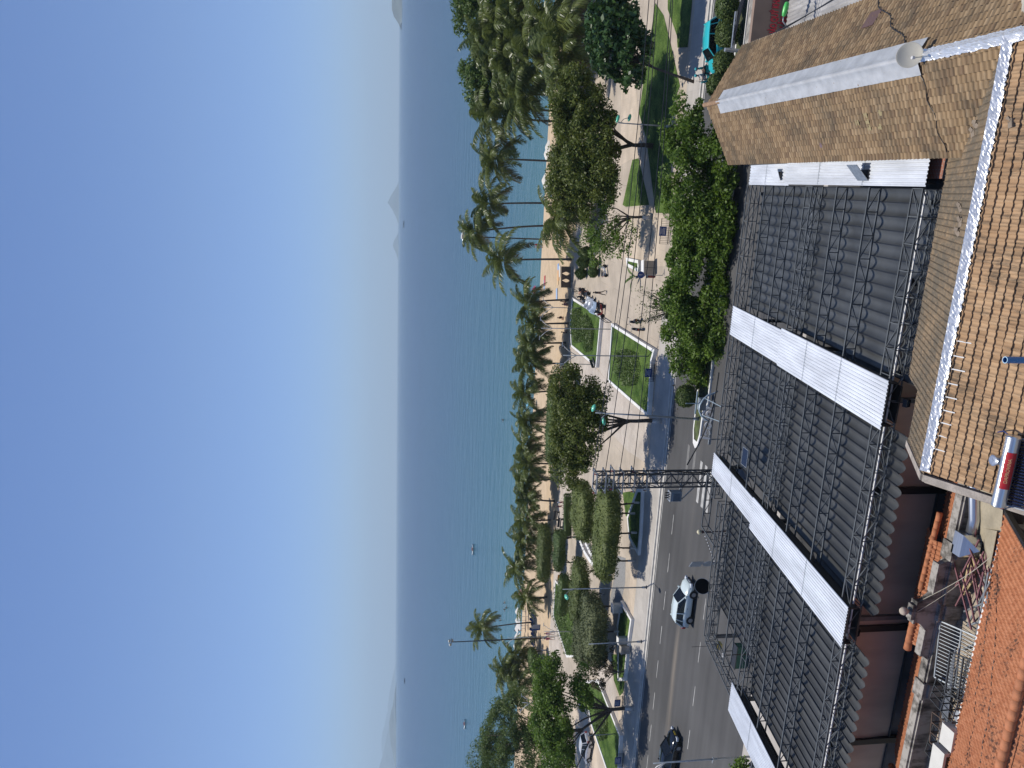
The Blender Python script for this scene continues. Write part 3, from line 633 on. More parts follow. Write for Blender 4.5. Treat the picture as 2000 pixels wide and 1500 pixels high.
MB().lathe([(.02,-.16),(.1,-.13),(.16,-.05),(.17,.02),(.13,.11),(.06,.16),(.01,.17)], (0,0,0), 20).build('globe', flat('cream_globe', (.62,.55,.36), .3), s, smooth=True)
MB().tube([(0,0,-g[2]),(0,0,-.15)], .04, 8).lathe([(.09,-.32),(.11,-.2),(.06,-.16)], (0,0,0), 12).build('post', flat('maroon_post', (.09,.03,.03), .5), s)
ps = thing('string_lights', 'row of small white bulbs along the edge of the awning by the road', 'string lights', (0,0,0))
b = MB(); c = MB(); pts = []
for i in range(9):
    p = Py(1378+i*2.2, 1048+i*6.0, 43.6-i*.14); pts.append((p[0],p[1],p[2]+.08)); b.lathe([(.01,-.06),(.05,-.03),(.055,.02),(.02,.06)], p, 8)
b.build('bulb', K['white'], ps, smooth=True); c.tube(pts, .01, 4).build('wire', K['black'], ps)
# ================================================================== brown curtain wall hanging behind the awning
K['tarp'] = mat('brown_tarpaulin', (.48,.355,.265), .6, var=.12, scale=1.2, stretch=(1,1,.4), bump=.35, bscale=3)
K['tarp_low'] = mat('dark_tarpaulin', (.06,.068,.09), .55, var=.2, scale=1.5, bump=.4, bscale=2.5)  # lower part of each curtain, darker than the brown above
def curtain(x0, x1, label, seed):
    w = thing('tarpaulin_curtain', label, 'curtain', ((x0+x1)/2,25.62,0), 0, 'brown curtains below the awning edge'); r = random.Random(seed)
    def sheet_(z0, z1, m, name, amp, nz):
        n = max(8,int((x1-x0)/.25)); vs = []
        ph = [r.uniform(0,6) for _ in range(5)]
        for j in range(nz+1):
            z = z0+(z1-z0)*j/nz
            for i in range(n+1):
                x = x0+(x1-x0)*i/n; d = amp*(math.sin(x*1.9+ph[0]+z*.7)+.5*math.sin(x*4.3+ph[1]-z*1.6)+.35*math.sin(z*5+ph[2]+x*.5))
                vs.append((x-(x0+x1)/2, d, z))
        b = MB().add(vs, [(j*(n+1)+i, j*(n+1)+i+1, (j+1)*(n+1)+i+1, (j+1)*(n+1)+i) for j in range(nz) for i in range(n)])
        return b.build(name, m, w, smooth=True)
    sheet_(4.75, 7.5, K['tarp'], 'upper_sheet', .03, 10); sheet_(2.6, 4.74, K['tarp_low'], 'lower_sheet', .05, 8)
    MB().tube([(x0-(x0+x1)/2,-.06,4.75),(x1-(x0+x1)/2,-.06,4.75)], .05, 8).build('weight_rod', K['darksteel'], w); MB().bbox((x1-x0)/2-.06,(x1-x0)/2+.2,-.16,.1,1.5,7.6).build('edge_post', K['black'], w); return w
for i, (x0, x1) in enumerate(((-10.95,-3.0),(-17.05,-11.15),(-22.6,-17.25),(-31,-22.8))):
    curtain(x0, x1, ['brown tarpaulin curtain partly hidden by the tiled house corner','wide brown tarpaulin curtain behind the old parapet pediment','brown tarpaulin curtain behind the long straight parapet','brown tarpaulin curtain at the far left frame corner'][i], i)
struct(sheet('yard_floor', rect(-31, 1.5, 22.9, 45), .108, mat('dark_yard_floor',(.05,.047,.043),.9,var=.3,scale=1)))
# ================================================================== old house with parapet terrace and orange roofs
old = thing('old_house', 'old stained house with parapet terrace and orange tiled roof in the lower left foreground', 'house', (0,0,0))
def stained():
    m, nt, b, L = _nt('stained_concrete'); N = nt.nodes; tc = N.new('ShaderNodeTexCoord')
    def nz(sc, st, det=6):
        mp = N.new('ShaderNodeMapping'); mp.inputs['Scale'].default_value = st; L(tc.outputs['Object'], mp.inputs[0]); n = N.new('ShaderNodeTexNoise'); n.inputs['Scale'].default_value = sc; n.inputs['Detail'].default_value = det; n.inputs['Roughness'].default_value = .65; L(mp.outputs[0], n.inputs['Vector']); return n.outputs['Fac']
    a = N.new('ShaderNodeMath'); a.operation = 'ADD'; L(nz(.9,(1,1,1)), a.inputs[0]); L(nz(1.6,(2.2,2.2,.6)), a.inputs[1])
    r = N.new('ShaderNodeValToRGB'); cr = r.color_ramp; cr.elements[0].position = .37; cr.elements[0].color = (.035,.033,.03,1); cr.elements[1].position = .53; cr.elements[1].color = (.36,.33,.29,1); e_ = cr.elements.new(.44); e_.color = (.15,.135,.115,1)
    h = N.new('ShaderNodeMath'); h.operation = 'MULTIPLY'; h.inputs[1].default_value = .5; L(a.outputs[0], h.inputs[0]); L(h.outputs[0], r.inputs[0]); L(r.outputs[0], b.inputs['Base Color']); b.inputs['Roughness'].default_value = .95
    bp = N.new('ShaderNodeBump'); bp.inputs['Strength'].default_value = .4; bp.inputs['Distance'].default_value = .03; L(a.outputs[0], bp.inputs['Height']); L(bp.outputs[0], b.inputs['Normal']); return m
K['stained'] = stained()
K['terrace'] = mat('terrace_screed', (.36,.29,.215), .95, var=.3, scale=1.1, col2=(.48,.40,.30), fine=.2, bump=.3)
MB().bbox(-24.5,-8.6,12,22.99,-.05,5.0).build('wall', K['cream_wall'], old)
MB().bbox(-24.4,-8.6,20.4,22.99,4.3,5.05).build('terrace_floor', K['terrace'], old)
# parapet: wall, stepped cornice, piers and the pediment seen from behind
MB().bbox(-22.3,-9.0,23.0,23.2,4.4,5.75).build('parapet', K['stained'], old)
cb = MB(); cb.bbox(-22.45,-9.0,22.95,23.3,5.75,5.84); cb.bbox(-22.5,-9.0,23.02,23.36,5.84,5.92)
cb.build('cornice', K['stained'], old)
ped = MB(); ped.extr([(-16.7,5.93),(-12.6,5.93),(-12.75,6.22),(-13.9,6.3),(-14.15,6.55),(-14.25,6.8),(-15.05,6.8),(-15.15,6.55),(-15.4,6.3),(-16.5,6.2)], 'y', 23.04, 23.24)
ped.bbox(-15.1,-14.2,22.98,23.3,6.8,6.88); ped.bbox(-14.95,-14.35,23.0,23.27,6.88,7.0)
for x0, x1, z0, z1 in ((-13.9,-12.7,6.24,6.32),(-16.5,-15.4,6.22,6.32)): ped.bbox(x0,x1,22.98,23.3,z0,z1)
ped.build('pediment', K['stained'], old, fix=True)
for x in (-14.65, -12.2, -18.0, -22.2):
    MB().bbox(x-.28,x+.28,22.86,23.0,5.05,5.75).bbox(x-.34,x+.34,22.86,23.4,5.925,6.0).build('pier', K['stained'], old)
MB().bbox(-22.5,-22.3,20.6,22.94,5.05,5.7).bbox(-22.56,-22.24,20.6,22.94,5.7,5.8).build('side_parapet', K['stained'], old)
for x, z in ((-14.65,7.0),(-22.25,6.0)):
    MB().lathe([(.06,0),(.05,.06),(.11,.1),(.15,.19),(.15,.25),(.11,.33),(.04,.37),(.01,.375)], (x,23.15,z), 18).build('ball_finial', mat('finial_plaster',(.5,.42,.33),.9,var=.15,scale=6), old, smooth=True)
# skirt roofs falling from the cornice
KO = .62
def skirt(x0, x1, y0, z0, run, seed, name='skirt_roof'):
    n = int((x1-x0)/.17); sl = run*math.sqrt(1+KO*KO)
    return tile_slope(name, (x0,y0,z0), (1,0,0), (0,1,-KO), n, max(2,int(sl/.2)), .17, .2, K['tile_orange'], old, amp=.04, lift=.03, seed=seed)
skirt(-22.4, -16.9, 23.36, 5.84, 1.7, 11); skirt(-12.4, -9.0, 23.36, 5.84, 1.7, 12)

def caps(name, a, b_, r, step=.3):
    a, b_ = Vector(a), Vector(b_); n = max(2,int((b_-a).length/step)); m = MB()
    for i in range(n):
        p, q = a+(b_-a)*i/n, a+(b_-a)*(i+1.12)/n; m.tube([p, q], [r, r*1.1], 10)
    return m.build(name, K['ridge_orange'], old, smooth=True)
tile_slope('gablet_roof', (-12.2,24.0,5.95), (-1,0,0), (0,-1,-.55), 26, 4, .17, .2, K['tile_orange'], old, amp=.04, lift=.03, seed=13)
tile_slope('gablet_roof', (-16.9,24.04,5.95), (1,0,0), (0,1,-.62), 28, 5, .17, .2, K['tile_orange'], old, amp=.04, lift=.03, seed=17)
caps('hip_cap', (-14.3,24.02,5.99), (-11.2,24.02,5.83), .1); caps('hip_cap', (-15.1,24.02,6.0), (-16.9,24.1,5.98), .13, .35)
MB().prism([(-16.9,23.26),(-12.3,23.26),(-12.3,23.9),(-14.9,23.8),(-16.9,23.9)], 5.0, 5.75).build('mortar_bed', K['concrete'], old)
caps('hip_cap', (-22.45,23.45,6.0), (-22.9,24.6,5.2), .12)
tile_slope('skirt_roof', (-22.55,23.6,5.8), (0,-1,0), (-1,0,-KO), 18, 7, .17, .2, K['tile_orange'], old, amp=.04, lift=.03, seed=14)
for o in [x for x in C.objects if x.parent == old and x.name.split('.')[0] in ('parapet','cornice','pediment','pier','side_parapet','ball_finial','skirt_roof','gablet_roof','hip_cap','mortar_bed','terrace_floor')]: o.location = (0,-.4,.28)
# big orange slope in front
ORZ, ORY = 5.95, 20.88
tile_slope('main_roof', (-26,16.45,ORZ+(ORY-16.45)*.577), (1,0,0), (0,1,-.577), 75, 26, .215, .196, K['tile_orange'], old, amp=.05, lift=.05, seed=15)
tile_slope('main_roof', (-26,16.4,ORZ+(ORY-16.45)*.577), (1,0,0), (0,-1,-.577), 75, 14, .215, .196, K['tile_orange'], old, amp=.03, lift=.02, seed=16)
caps('ridge_cap', (-26,16.42,ORZ+(ORY-16.45)*.577+.06), (-9.9,16.42,ORZ+(ORY-16.45)*.577+.06), .13, .33)
MB().bbox(-26,-9.85,20.9,20.97,5.78,5.98).build('eave_board', K['white'], old)
MB().bbox(-26,-10.2,13,20.6,4.7,5.85).build('wall', K['cream_wall'], old)
vb = MB(); zz = ORZ+(ORY-16.45)*.577; vb.bar((-9.85,20.9,5.98),(-9.85,16.4,zz+.03),.14,.16); vb.build('verge', K['black'], old)
for pts, nm in (([(-11.2,20.8,6.08),(-13.2,19.2,7.0),(-15.4,18.2,7.6),(-17.5,17.9,7.75),(-21,17.6,7.9)],0),([(-12.0,20.9,6.1),(-13.6,20.2,6.45),(-16.0,19.7,6.75),(-16.7,19.2,7.0),(-18.2,19.2,7.0),(-21.5,18.9,7.2)],1)):
    P_ = []
    for i in range(len(pts)-1):
        for k in range(6):
            t_ = k/6; y = pts[i][1]+(pts[i+1][1]-pts[i][1])*t_; P_.append((pts[i][0]+(pts[i+1][0]-pts[i][0])*t_, y+.03*math.sin(k*2+i), ORZ+(ORY-y)*.577+.07))
    tag(MB().tube(P_, .014, 5).build('cable', K['black']), ['upper thin black cable lying across the large orange tiled slope','lower kinked black cable lying across the orange slope by its eave'][nm], 'cable')
b = MB().bbox(-13.8,-11.3,14.7,15.9,7.6,7.75); b.bbox(-13.8,-11.3,14.7,15.9,7.75,7.77); tag(b.build('zinc_sheet', mat('zinc_sheet',(.3,.36,.42),.4,.6,.1,2)), 'blue grey zinc sheet beyond the orange ridge at the lower frame corner', 'metal sheet')
# ------------------------------------------------------------------ things on the terrace
TZ = 5.05
def ac(x, y, rz, label, w=.95):
    t = thing('air_conditioner', label, 'air conditioner', (x,y,TZ), rz, 'outdoor air conditioners on the terrace')
    MB().box((0,0,.52),(w,.62,.8)).build('casing', mat('cream_casing',(.62,.60,.54),.5,var=.05,scale=3), t)
    MB().box((0,-.316,.5),(w*.8,.02,.62)).box((0,0,.06),(w*.9,.5,.12)).build('grille', K['black'], t)
    return t
ac(-20.1, 21.55, .05, 'large cream air conditioner unit at the left end of the terrace', 1.35); ac(-18.75, 21.35, .05, 'small cream air conditioner unit half hidden behind the orange eave', .8)
t = thing('duct_cowl', 'galvanised duct cowl with pyramid front on the terrace beside the tiled house', 'duct', (-11.75,22.5,TZ))
b = MB().bbox(-.42,.42,-.02,.42,.15,.95); b.add([(-.42,-.02,.15),(.42,-.02,.15),(.42,-.02,.95),(-.42,-.02,.95),(.0,-.42,.55)], [(0,1,4),(1,2,4),(2,3,4),(3,0,4)]); b.build('cowl', K['tank'], t, fix=True)
MB().tube([(.3,.15,.5),(1.0,.1,.55),(2.2,.2,.75),(3.2,.3,.8)], .2, 16).build('pipe', K['tank'], t, smooth=True); MB().bbox(-.1,.1,.05,.2,0,.15).build('foot', K['darksteel'], t)
s1 = MB(); s1.add([(-11.6,22.5,5.6),(-9.7,22.7,5.95),(-9.2,20.9,6.2),(-11.2,20.9,5.9),(-11.6,22.5,5.58),(-9.7,22.7,5.93),(-9.2,20.9,6.18),(-11.2,20.9,5.88)], [(0,1,2,3),(7,6,5,4),(0,4,5,1),(1,5,6,2),(2,6,7,3),(3,7,4,0)])
K['beige'] = mat('beige_sheet', (.34,.29,.20), .5, var=.15, scale=1.2, fine=.08)
tag(s1.build('beige_sheet', K['beige'], fix=True), 'beige plastic sheet leaning between the terrace and the solar heater', 'sheet')
s2 = MB(); s2.add([(-12.1,21.9,5.5),(-11.0,22.0,5.75),(-10.6,20.95,6.1),(-12.0,20.95,6.05),(-12.1,21.9,5.48),(-11.0,22.0,5.73),(-10.6,20.95,6.08),(-12.0,20.95,6.03)], [(0,1,2,3),(7,6,5,4),(0,4,5,1),(1,5,6,2),(2,6,7,3),(3,7,4,0)])
tag(s2.build('beige_sheet', K['beige'], fix=True), 'smaller beige sheet beside the purple steel scrap at the orange eave', 'sheet')
tag(MB().prism([(-13.7,22.85),(-12.3,22.75),(-12.2,22.45),(-13.0,22.35),(-13.8,22.65)], TZ+.25, TZ+.29).build('plywood_sheet', mat('plywood',(.5,.38,.2),.8,var=.15,scale=2,stretch=(1,6,1))), 'tan plywood sheet lying along the terrace under the parapet', 'plywood')
K['purple'] = mat('purple_primer', (.18,.07,.08), .7, var=.2, scale=4)
def scrap(name, label, bars, m, cat='steel scrap'):
    t = thing(name, label, cat, bars[0][0]); o = Vector(bars[0][0])
    for i, (a, b_, w) in enumerate(bars): MB().bar(Vector(a)-o, Vector(b_)-o, w).build('steel_bar', m, t)
    return t
r = random.Random(5); bars = []
for i in range(16):
    x, y = r.uniform(-13.9,-11.9), r.uniform(21.5,22.6); a = r.uniform(-.5,.5)+.2; l = r.uniform(.5,1.3); z = TZ+.3+.05*i*.5; bars.append(((x-l*math.cos(a),y-l*math.sin(a),z),(x+l*math.cos(a),y+l*math.sin(a),z+r.uniform(-.1,.3)),.05))
scrap('steel_scrap', 'heap of purple primed steel bars on the terrace near the beige sheets', bars, K['purple'])
bars = []
for (a, b_) in (((-12.0,21.1,6.0),(-15.4,21.9,5.15)),((-12.3,21.0,5.95),(-14.9,22.4,5.15)),((-12.7,21.05,5.9),(-15.7,21.5,5.2)),((-13.0,21.0,5.8),(-14.3,22.4,5.4)),((-13.6,20.95,5.6),(-14.7,22.1,5.4)),((-12.6,22.0,5.3),(-15.2,21.1,5.3)),((-12.2,21.6,5.5),(-14.0,21.2,5.6)),((-14.4,21.0,5.5),(-15.9,22.4,5.15))): bars.append((a, b_, .055))
scrap('metal_poles', 'loose pale metal poles thrown across the terrace scrap heap', bars, K['steel'], 'poles')
# gates and table frames
def grate(name, label, o, w, d, h, nx, nz, rz, m, lean=0.0):
    t = thing(name, label, 'metal frame', o, rz, 'steel frames stored on the terrace'); M3 = Matrix.Rotation(lean,3,'X'); b = MB()
    for x in (0, w): b.bar(M3@Vector((x,0,0)), M3@Vector((x,0,h)), .05)
    for z in (0, h*.5, h): b.bar(M3@Vector((0,0,z)), M3@Vector((w,0,z)), .05)
    b.build('outer_frame', m, t); g = MB()
    for i in range(1,nx): g.bar(M3@Vector((w*i/nx,0,0)), M3@Vector((w*i/nx,0,h)), .022)
    g.build('bars', m, t); return t
grate('steel_gate', 'barred steel gate leaning flat on the terrace beside the pediment', (-17.0,21.15,TZ+.25), 2.2, 0, 1.6, 16, 3, .12, K['greysteel'], -1.25)
grate('steel_gate', 'dark barred gate lying below the steel gate along the orange eave', (-17.1,20.95,TZ+.6), 1.6, 0, .9, 14, 3, .1, K['darksteel'], -1.1)
def cage(label, o, w, d, h, rz, m, nx=3, ny=2, nz=2):
    t = thing('rack_frame', label, 'metal frame', o, rz, 'open rack frames on the terrace')
    for i in range(nx+1):
        b = MB(); x = w*i/nx
        for j in range(ny+1): b.bar((x,d*j/ny,0),(x,d*j/ny,h),.035)
        for k in range(nz+1): b.bar((x,0,h*k/nz),(x,d,h*k/nz),.03)
        b.build('upright', m, t)
    b = MB()
    for k in range(nz+1):
        for j in range(ny+1): b.bar((0,d*j/ny,h*k/nz),(w,d*j/ny,h*k/nz),.03)
    b.build('rails', m, t); return t
cage('dark open rack frame in the middle of the terrace', (-18.1,21.3,TZ), .95, 1.2, .9, -.1, K['darksteel'])
cage('rusty open rack frame left of the grey drum', (-19.6,21.3,TZ), 1.2, 1.0, .7, .15, mat('rusty_steel',(.11,.07,.05),.8,var=.3,scale=5))
cage('low collapsed rack frame beside the large air conditioner', (-20.6,21.9,TZ), 1.3, .8, .45, -.1, K['darksteel'], 3, 2, 1)
tag(MB().lathe([(.01,0),(.22,0),(.24,.05),(.24,.5),(.22,.55),(.01,.56)], (-18.0,21.45,TZ), 20).build('drum', K['steel'], smooth=False), 'small round grey drum standing between the rack frames', 'drum')
tr_ = thing('long_pipes', 'bundle of long galvanised pipes lying along the terrace edge', 'pipes', (-18,22.1,TZ))
for i in range(5): MB().tube([(-3.4+i*.1,-.12*i,.42+.02*i),(1.6+i*.2,-.05*i+.2,.5+.04*i)], .03, 6).build('pipe', K['steel'], tr_)
st = thing('plank_stack', 'grey planks lying along the foot of the stained parapet', 'planks', (-18.4,22.6,TZ))
for i in range(4): MB().box((-.3*i,-.06*i,.04+.05*i),(3.2-.3*i,.16,.04),.02*i).build('plank', K['verge'], st)
rub = thing('rubble_heap', 'small heap of broken pale bricks near the left air conditioner', 'rubble', (-20.9,22.3,TZ)); r = random.Random(9)
for i in range(14): MB().box((r.uniform(-.7,.7),r.uniform(-.4,.3),.06+r.uniform(0,.15)),(.22,.12,.09),r.uniform(0,3)).build('brick', K['verge'] if i % 3 else K['brick'], rub)
for i, (a, b_) in enumerate((((-14.7,23.0,6.9),(-12.35,22.3,5.3)),((-14.2,23.1,6.6),(-11.3,20.95,6.15)))):
    a, b_ = Vector(a), Vector(b_); tag(MB().tube([a+(b_-a)*t_/8-Vector((0,0,.5*math.sin(PI*t_/8)*.5)) for t_ in range(9)], .012, 5).build('rope', mat('pale_rope',(.45,.42,.33),.9)), ['pale rope hanging from the pediment to the plywood sheet','pale rope stretched from the pediment down to the orange eave'][i], 'rope')

for o in [x for x in C.objects if x.parent is None and x.name.split('.')[0] in ('air_conditioner','duct_cowl','plywood_sheet','steel_scrap','metal_poles','steel_gate','rack_frame','drum','long_pipes','plank_stack','rubble_heap','rope')]: o.location = (o.location.x, o.location.y-.38, o.location.z+.28)
# ================================================================== planting
def leaf_quads(P, N, size, r, aspect=.55, jit=.3):
    n = len(P); a = r.normal(size=(n,3)); u = a - (a*N).sum(1, keepdims=True)*N; u /= np.linalg.norm(u, axis=1, keepdims=True)+1e-9; v = np.cross(N, u)
    s = size*(1+jit*r.normal(size=(n,1))).clip(.4,1.8); u *= s*.5; v *= s*.5*aspect
    V = np.stack([P-u, P+v*.9, P+u, P-v*.9], 1).reshape(-1,3); return V, np.arange(n*4).reshape(n,4)
def unit(a): return a/(np.linalg.norm(a, axis=-1, keepdims=True)+1e-9)
def crown_points(r, ells, nclump, per, cr, up=.6, flatc=.6, low=-.45):
    # leaf clumps spread through the volume of a few ellipsoids, denser towards the outside
    P, N, cen = [], [], []; tot = sum(e[3]*e[4] for e in ells)
    for (cx,cy,cz,rx,ry,rz) in ells:
        k = max(3,int(nclump*rx*ry/tot))
        d = unit(r.normal(size=(k*3,3))); d = d[d[:,2] > low][:k]; f = np.where(r.random((len(d),1)) < .8, r.uniform(.8,1.04,(len(d),1)), r.uniform(.35,.8,(len(d),1)))
        c = np.array([cx,cy,cz]) + d*f*np.array([rx,ry,rz])
        for q, dd in zip(c, d):
            m = int(per*r.uniform(.6,1.4)); s = cr*r.uniform(.65,1.35); g = r.normal(size=(m,3)); g = g/np.maximum(1,np.linalg.norm(g,axis=1,keepdims=True)/1.6)
            p = q + g*np.array([s,s,s*flatc]); P.append(p); N.append(unit(r.normal(size=(m,3))*.75 + dd*.5 + np.array([0,0,up]))); cen.append(q)
    return np.concatenate(P), np.concatenate(N), np.array(cen)
def tree(label, base, ells, m, seed, nclump=70, per=120, cr=.75, leaf=.24, trunk=.16, forks=None, limew=0.0, group='broadleaf trees of the promenade', aspect=.55, cat='tree', name='broadleaf_tree', lean=(0,0), limbs=12, wraps=False, up=.6, dens=1.75):
    # ells are given relative to the base
    r = np.random.default_rng(seed); rr = random.Random(seed)
    t = thing(name, label, cat, base, 0, group)
    leaf *= 1.18; cr *= .74; per = int(per*1.05); nclump = int(nclump*dens); P, N, cen = crown_points(r, ells, nclump, per, cr, up); V, Fq = leaf_quads(P, N, leaf, r, aspect); np_mesh('crown', V, Fq, m, t)
    fz = forks if forks else min(e[2]-e[5] for e in ells)*.9
    b = MB(); fx, fy = lean; b.tube([(0,0,-.05),(fx*.3+.04,fy*.3,fz*.35),(fx*.7-.03,fy*.7+.03,fz*.7),(fx,fy,fz)], [trunk*1.35,trunk,trunk*.9,trunk*.85], 10)
    ids = rr.sample(range(len(cen)), min(limbs, len(cen)))
    for i in ids:
        c = cen[i]; mid = (fx+(c[0]-fx)*.45+rr.uniform(-.3,.3), fy+(c[1]-fy)*.45+rr.uniform(-.3,.3), fz+(c[2]-fz)*.55)
        q0 = rr.uniform(.78,1.0); b.tube([(fx*q0,fy*q0,fz*q0-.05), (mid[0]*.8+fx*.2+rr.uniform(-.2,.2),mid[1],mid[2]*.9), tuple(c)], [trunk*.66, trunk*.4, trunk*.12], 6)
    b.build('trunk', K['bark'], t, smooth=True)
    if limew: MB().tube([(0,0,0),(fx*.3*limew/(fz*.35)+.01,fy*.3*limew/(fz*.35),limew)], [trunk*1.38,trunk*1.15], 12).build('limewash_band', K['limewash'], t, smooth=True)
    return t
LM = dict(
    rain=leafmat('leaf_olive', (.040,.07,.010), (.19,.22,.035), .5, .35), street=leafmat('leaf_bright', (.040,.09,.010), (.18,.28,.030), .5, .38),
    dark=leafmat('leaf_dark_glossy', (.02,.055,.014), (.085,.15,.04), .3, .2), feather=leafmat('leaf_feathery', (.045,.085,.018), (.15,.21,.045), .55, .3),
    back=leafmat('leaf_backrow', (.035,.075,.012), (.15,.22,.04), .5, .3), rust=leafmat('leaf_rusty', (.05,.055,.025), (.14,.11,.06), .6, .2),
    clip=leafmat('leaf_clipped', (.045,.07,.012), (.145,.175,.035), .6, .2, .9), clipd=leafmat('leaf_clipped_dark', (.035,.065,.012), (.095,.145,.03), .6, .2, .9), clipg=leafmat('leaf_clipped_grey', (.055,.075,.028), (.15,.17,.07), .65, .2, .9),
    shrub=leafmat('leaf_shrub', (.035,.07,.01), (.15,.205,.05), .5, .2), palm=leafmat('leaf_palm', (.04,.07,.014), (.21,.245,.065), .34, .38, .5), palmd=leafmat('leaf_palm_dry', (.06,.06,.025), (.20,.18,.08), .45, .2, .5))
def at(px, py, Y):
    p = Py(px, py, Y); return p
def ell_px(base, px, py, Y, rx, ry, rz):
    p = Py(px, py, Y); return (p[0]-base[0], p[1]-base[1], p[2]-base[2], rx, ry, rz)
# --- the broadleaf trees
b = Pz(1275,285,.12); b = (b[0],b[1],.12)
tree('widest olive green tree with flat domed crown over the right lawn', b, [ell_px(b,1138,285,80.5,5.7,5.0,3.2),ell_px(b,1125,360,81,3.5,3.6,2.8),ell_px(b,1130,205,79.5,3.3,3.4,2.8),ell_px(b,1175,300,77,4.2,2.6,2.2),ell_px(b,1190,335,78,2.6,2.2,1.4)], LM['rain'], 21, 150, 165, .78, .24, .22, 2.6, 0, limbs=9, dens=2.5)
b = Pz(1272,425,.12); tree('airy light green tree beside the open plaza by the large olive tree', b, [ell_px(b,1190,430,80,3.2,3.0,2.6),ell_px(b,1215,465,79,2.2,2.2,1.8),ell_px(b,1165,480,80,1.9,1.9,1.6)], LM['street'], 22, 44, 70, .6, .22, .14, 2.4, 1.0, limbs=8)
for i, (px, py, e, lab, lm) in enumerate((
    (1404,335,[(1350,330,60.8,4.4,2.4,2.3),(1340,250,61.2,2.6,2.0,1.8),(1370,385,60.3,2.8,2.0,1.7),(1402,300,58.6,2.4,1.3,1.2),(1412,370,58.3,2.6,1.3,1.1)],'bright green median tree in front of the tiled house gable','street'),
    (1404,480,[(1362,480,60.5,2.9,2.1,1.9),(1385,440,60,2.0,1.7,1.5),(1335,520,61,1.9,1.6,1.4),(1408,475,58.5,2.5,1.3,1.1)],'darker median tree shading the parked motorbike with white box','street'),
    (1402,645,[(1345,650,61,3.3,2.3,2.0),(1330,590,61.4,2.1,1.8,1.6),(1375,700,60.5,2.3,1.8,1.6),(1400,600,58.6,2.4,1.3,1.1),(1398,665,58.7,2.2,1.3,1.0)],'median tree with pink flower tips left of the other median trees','street'))):
    b = Pz(px,py,.16); b = (b[0],60.0,.16)
    t = tree(lab, b, [ell_px(b,*q) for q in e], LM[lm], 31+i, 85, 140, .62, .22, .12, 1.7, .9, group='trees on the road median', dens=2.1)
    if i == 2:
        r = np.random.default_rng(5); q = np.array([ell_px(b,1352,735,61,1,1,1)[:3]]); n = 260; P = q + r.normal(size=(n,3))*np.array([1.0,.8,.7]); V, Fq = leaf_quads(P, unit(r.normal(size=(n,3))), .2, r); np_mesh('blossom', V, Fq, LM['rust'], t)
        r = np.random.default_rng(6); a = np.array(ell_px(b,1318,605,61.5,1,1,1)[:3]); P = []; bm_ = MB()
        for k in range(16):                                   # thin sparse branches reaching out to the plaza
            e_ = np.array(ell_px(b, 1255+r.uniform(-12,50), 560+r.uniform(0,95), 63.0, 1,1,1)[:3]); bm_.tube([tuple(a), tuple((a+e_)/2+r.normal(size=3)*.15), tuple(e_)], [.05,.03,.012], 5)
            for s in np.linspace(.45,1,7): P.append(a+(e_-a)*s + r.normal(size=(6,3))*.22)
        P = np.concatenate(P); V, Fq = leaf_quads(P, unit(r.normal(size=(len(P),3))+[0,0,.5]), .22, r, .4); np_mesh('sparse_foliage', V, Fq, LM['shrub'], t); bm_.build('twigs', K['bark'], t)
b = Pz(1355,160,.12); q1 = ell_px(b,1208,75,73,3.1,2.9,2.6)
tree('dark glossy tree with leaning slender trunk and lime washed foot', b, [q1, ell_px(b,1235,110,72,2.4,2.2,1.7), ell_px(b,1190,40,73.5,2.2,2.2,1.8)], LM['dark'], 41, 70, 90, .62, .36, .11, 4.4, 0, aspect=.75, lean=(1.5,1.6), name='leaning_tree', limbs=10, up=.3)
b = Pz(1290,822,.12); tree('dense olive green tree behind the twin headed street lamp', b, [ell_px(b,1130,830,71.5,4.2,3.6,2.7),ell_px(b,1120,890,72,3.0,3.0,2.4),ell_px(b,1110,770,72,2.6,2.6,2.0),ell_px(b,1165,790,70,2.4,2.0,1.5)], LM['rain'], 42, 120, 130, .68, .22, .2, 3.6, .9, limbs=8, dens=2.3)
b = Pz(1237,1383,.12); tree('large bright green tree with forked black trunk by the left pavement', b, [ell_px(b,1085,1400,70.5,4.6,3.8,2.6),ell_px(b,1100,1480,71,3.8,3.2,2.4),ell_px(b,1075,1330,71,2.9,2.8,2.0),ell_px(b,1140,1340,69,2.0,1.8,1.2)], LM['street'], 43, 150, 140, .7, .22, .2, 3.0, 1.0, limbs=9, dens=2.2)
b = Pz(1150,1462,.12); b = (b[0],88.0,.12); tree('feathery casuarina tree rising behind the forked tree', b, [ell_px(b,985,1440,90,4.8,3.5,3.4),ell_px(b,960,1480,91,3.6,3.0,3.0),ell_px(b,1010,1390,90,3.0,2.6,2.6),ell_px(b,1035,1470,88,5.0,3.0,2.6)], LM['feather'], 44, 130, 130, .85, .34, .2, 5, 0, aspect=.25, name='casuarina_tree')
b = Pz(1225,1312,.12); tree('small rusty brown tree with thin crown near the grey utility boxes', b, [ell_px(b,1165,1310,75.5,2.0,1.6,1.7),ell_px(b,1190,1290,75,1.4,1.3,1.2)], LM['rust'], 45, 26, 60, .42, .2, .07, 1.4, 0)
for i, (px, py, Y, e, lab) in enumerate(((960,25,128,[(955,25,128,5.5,4,5.0),(985,15,126,4.5,4,4.5),(930,5,129,4,4,3.5)],'tall leafy tree behind the palms at the right frame edge'),(950,150,126,[(945,155,126,4.5,4,3.6),(975,135,124,4.2,3.6,3.6),(1000,170,122,3.4,3,3.0)],'tall leafy tree between two groups of right hand palms'))):
    p = Py(px,py,Y); b = (p[0],Y-2,.1); tree(lab, b, [ell_px(b,*q) for q in e], LM['back'], 50+i, 90, 110, 1.0, .45, .22, 5, 0, group='leafy trees among the palms')
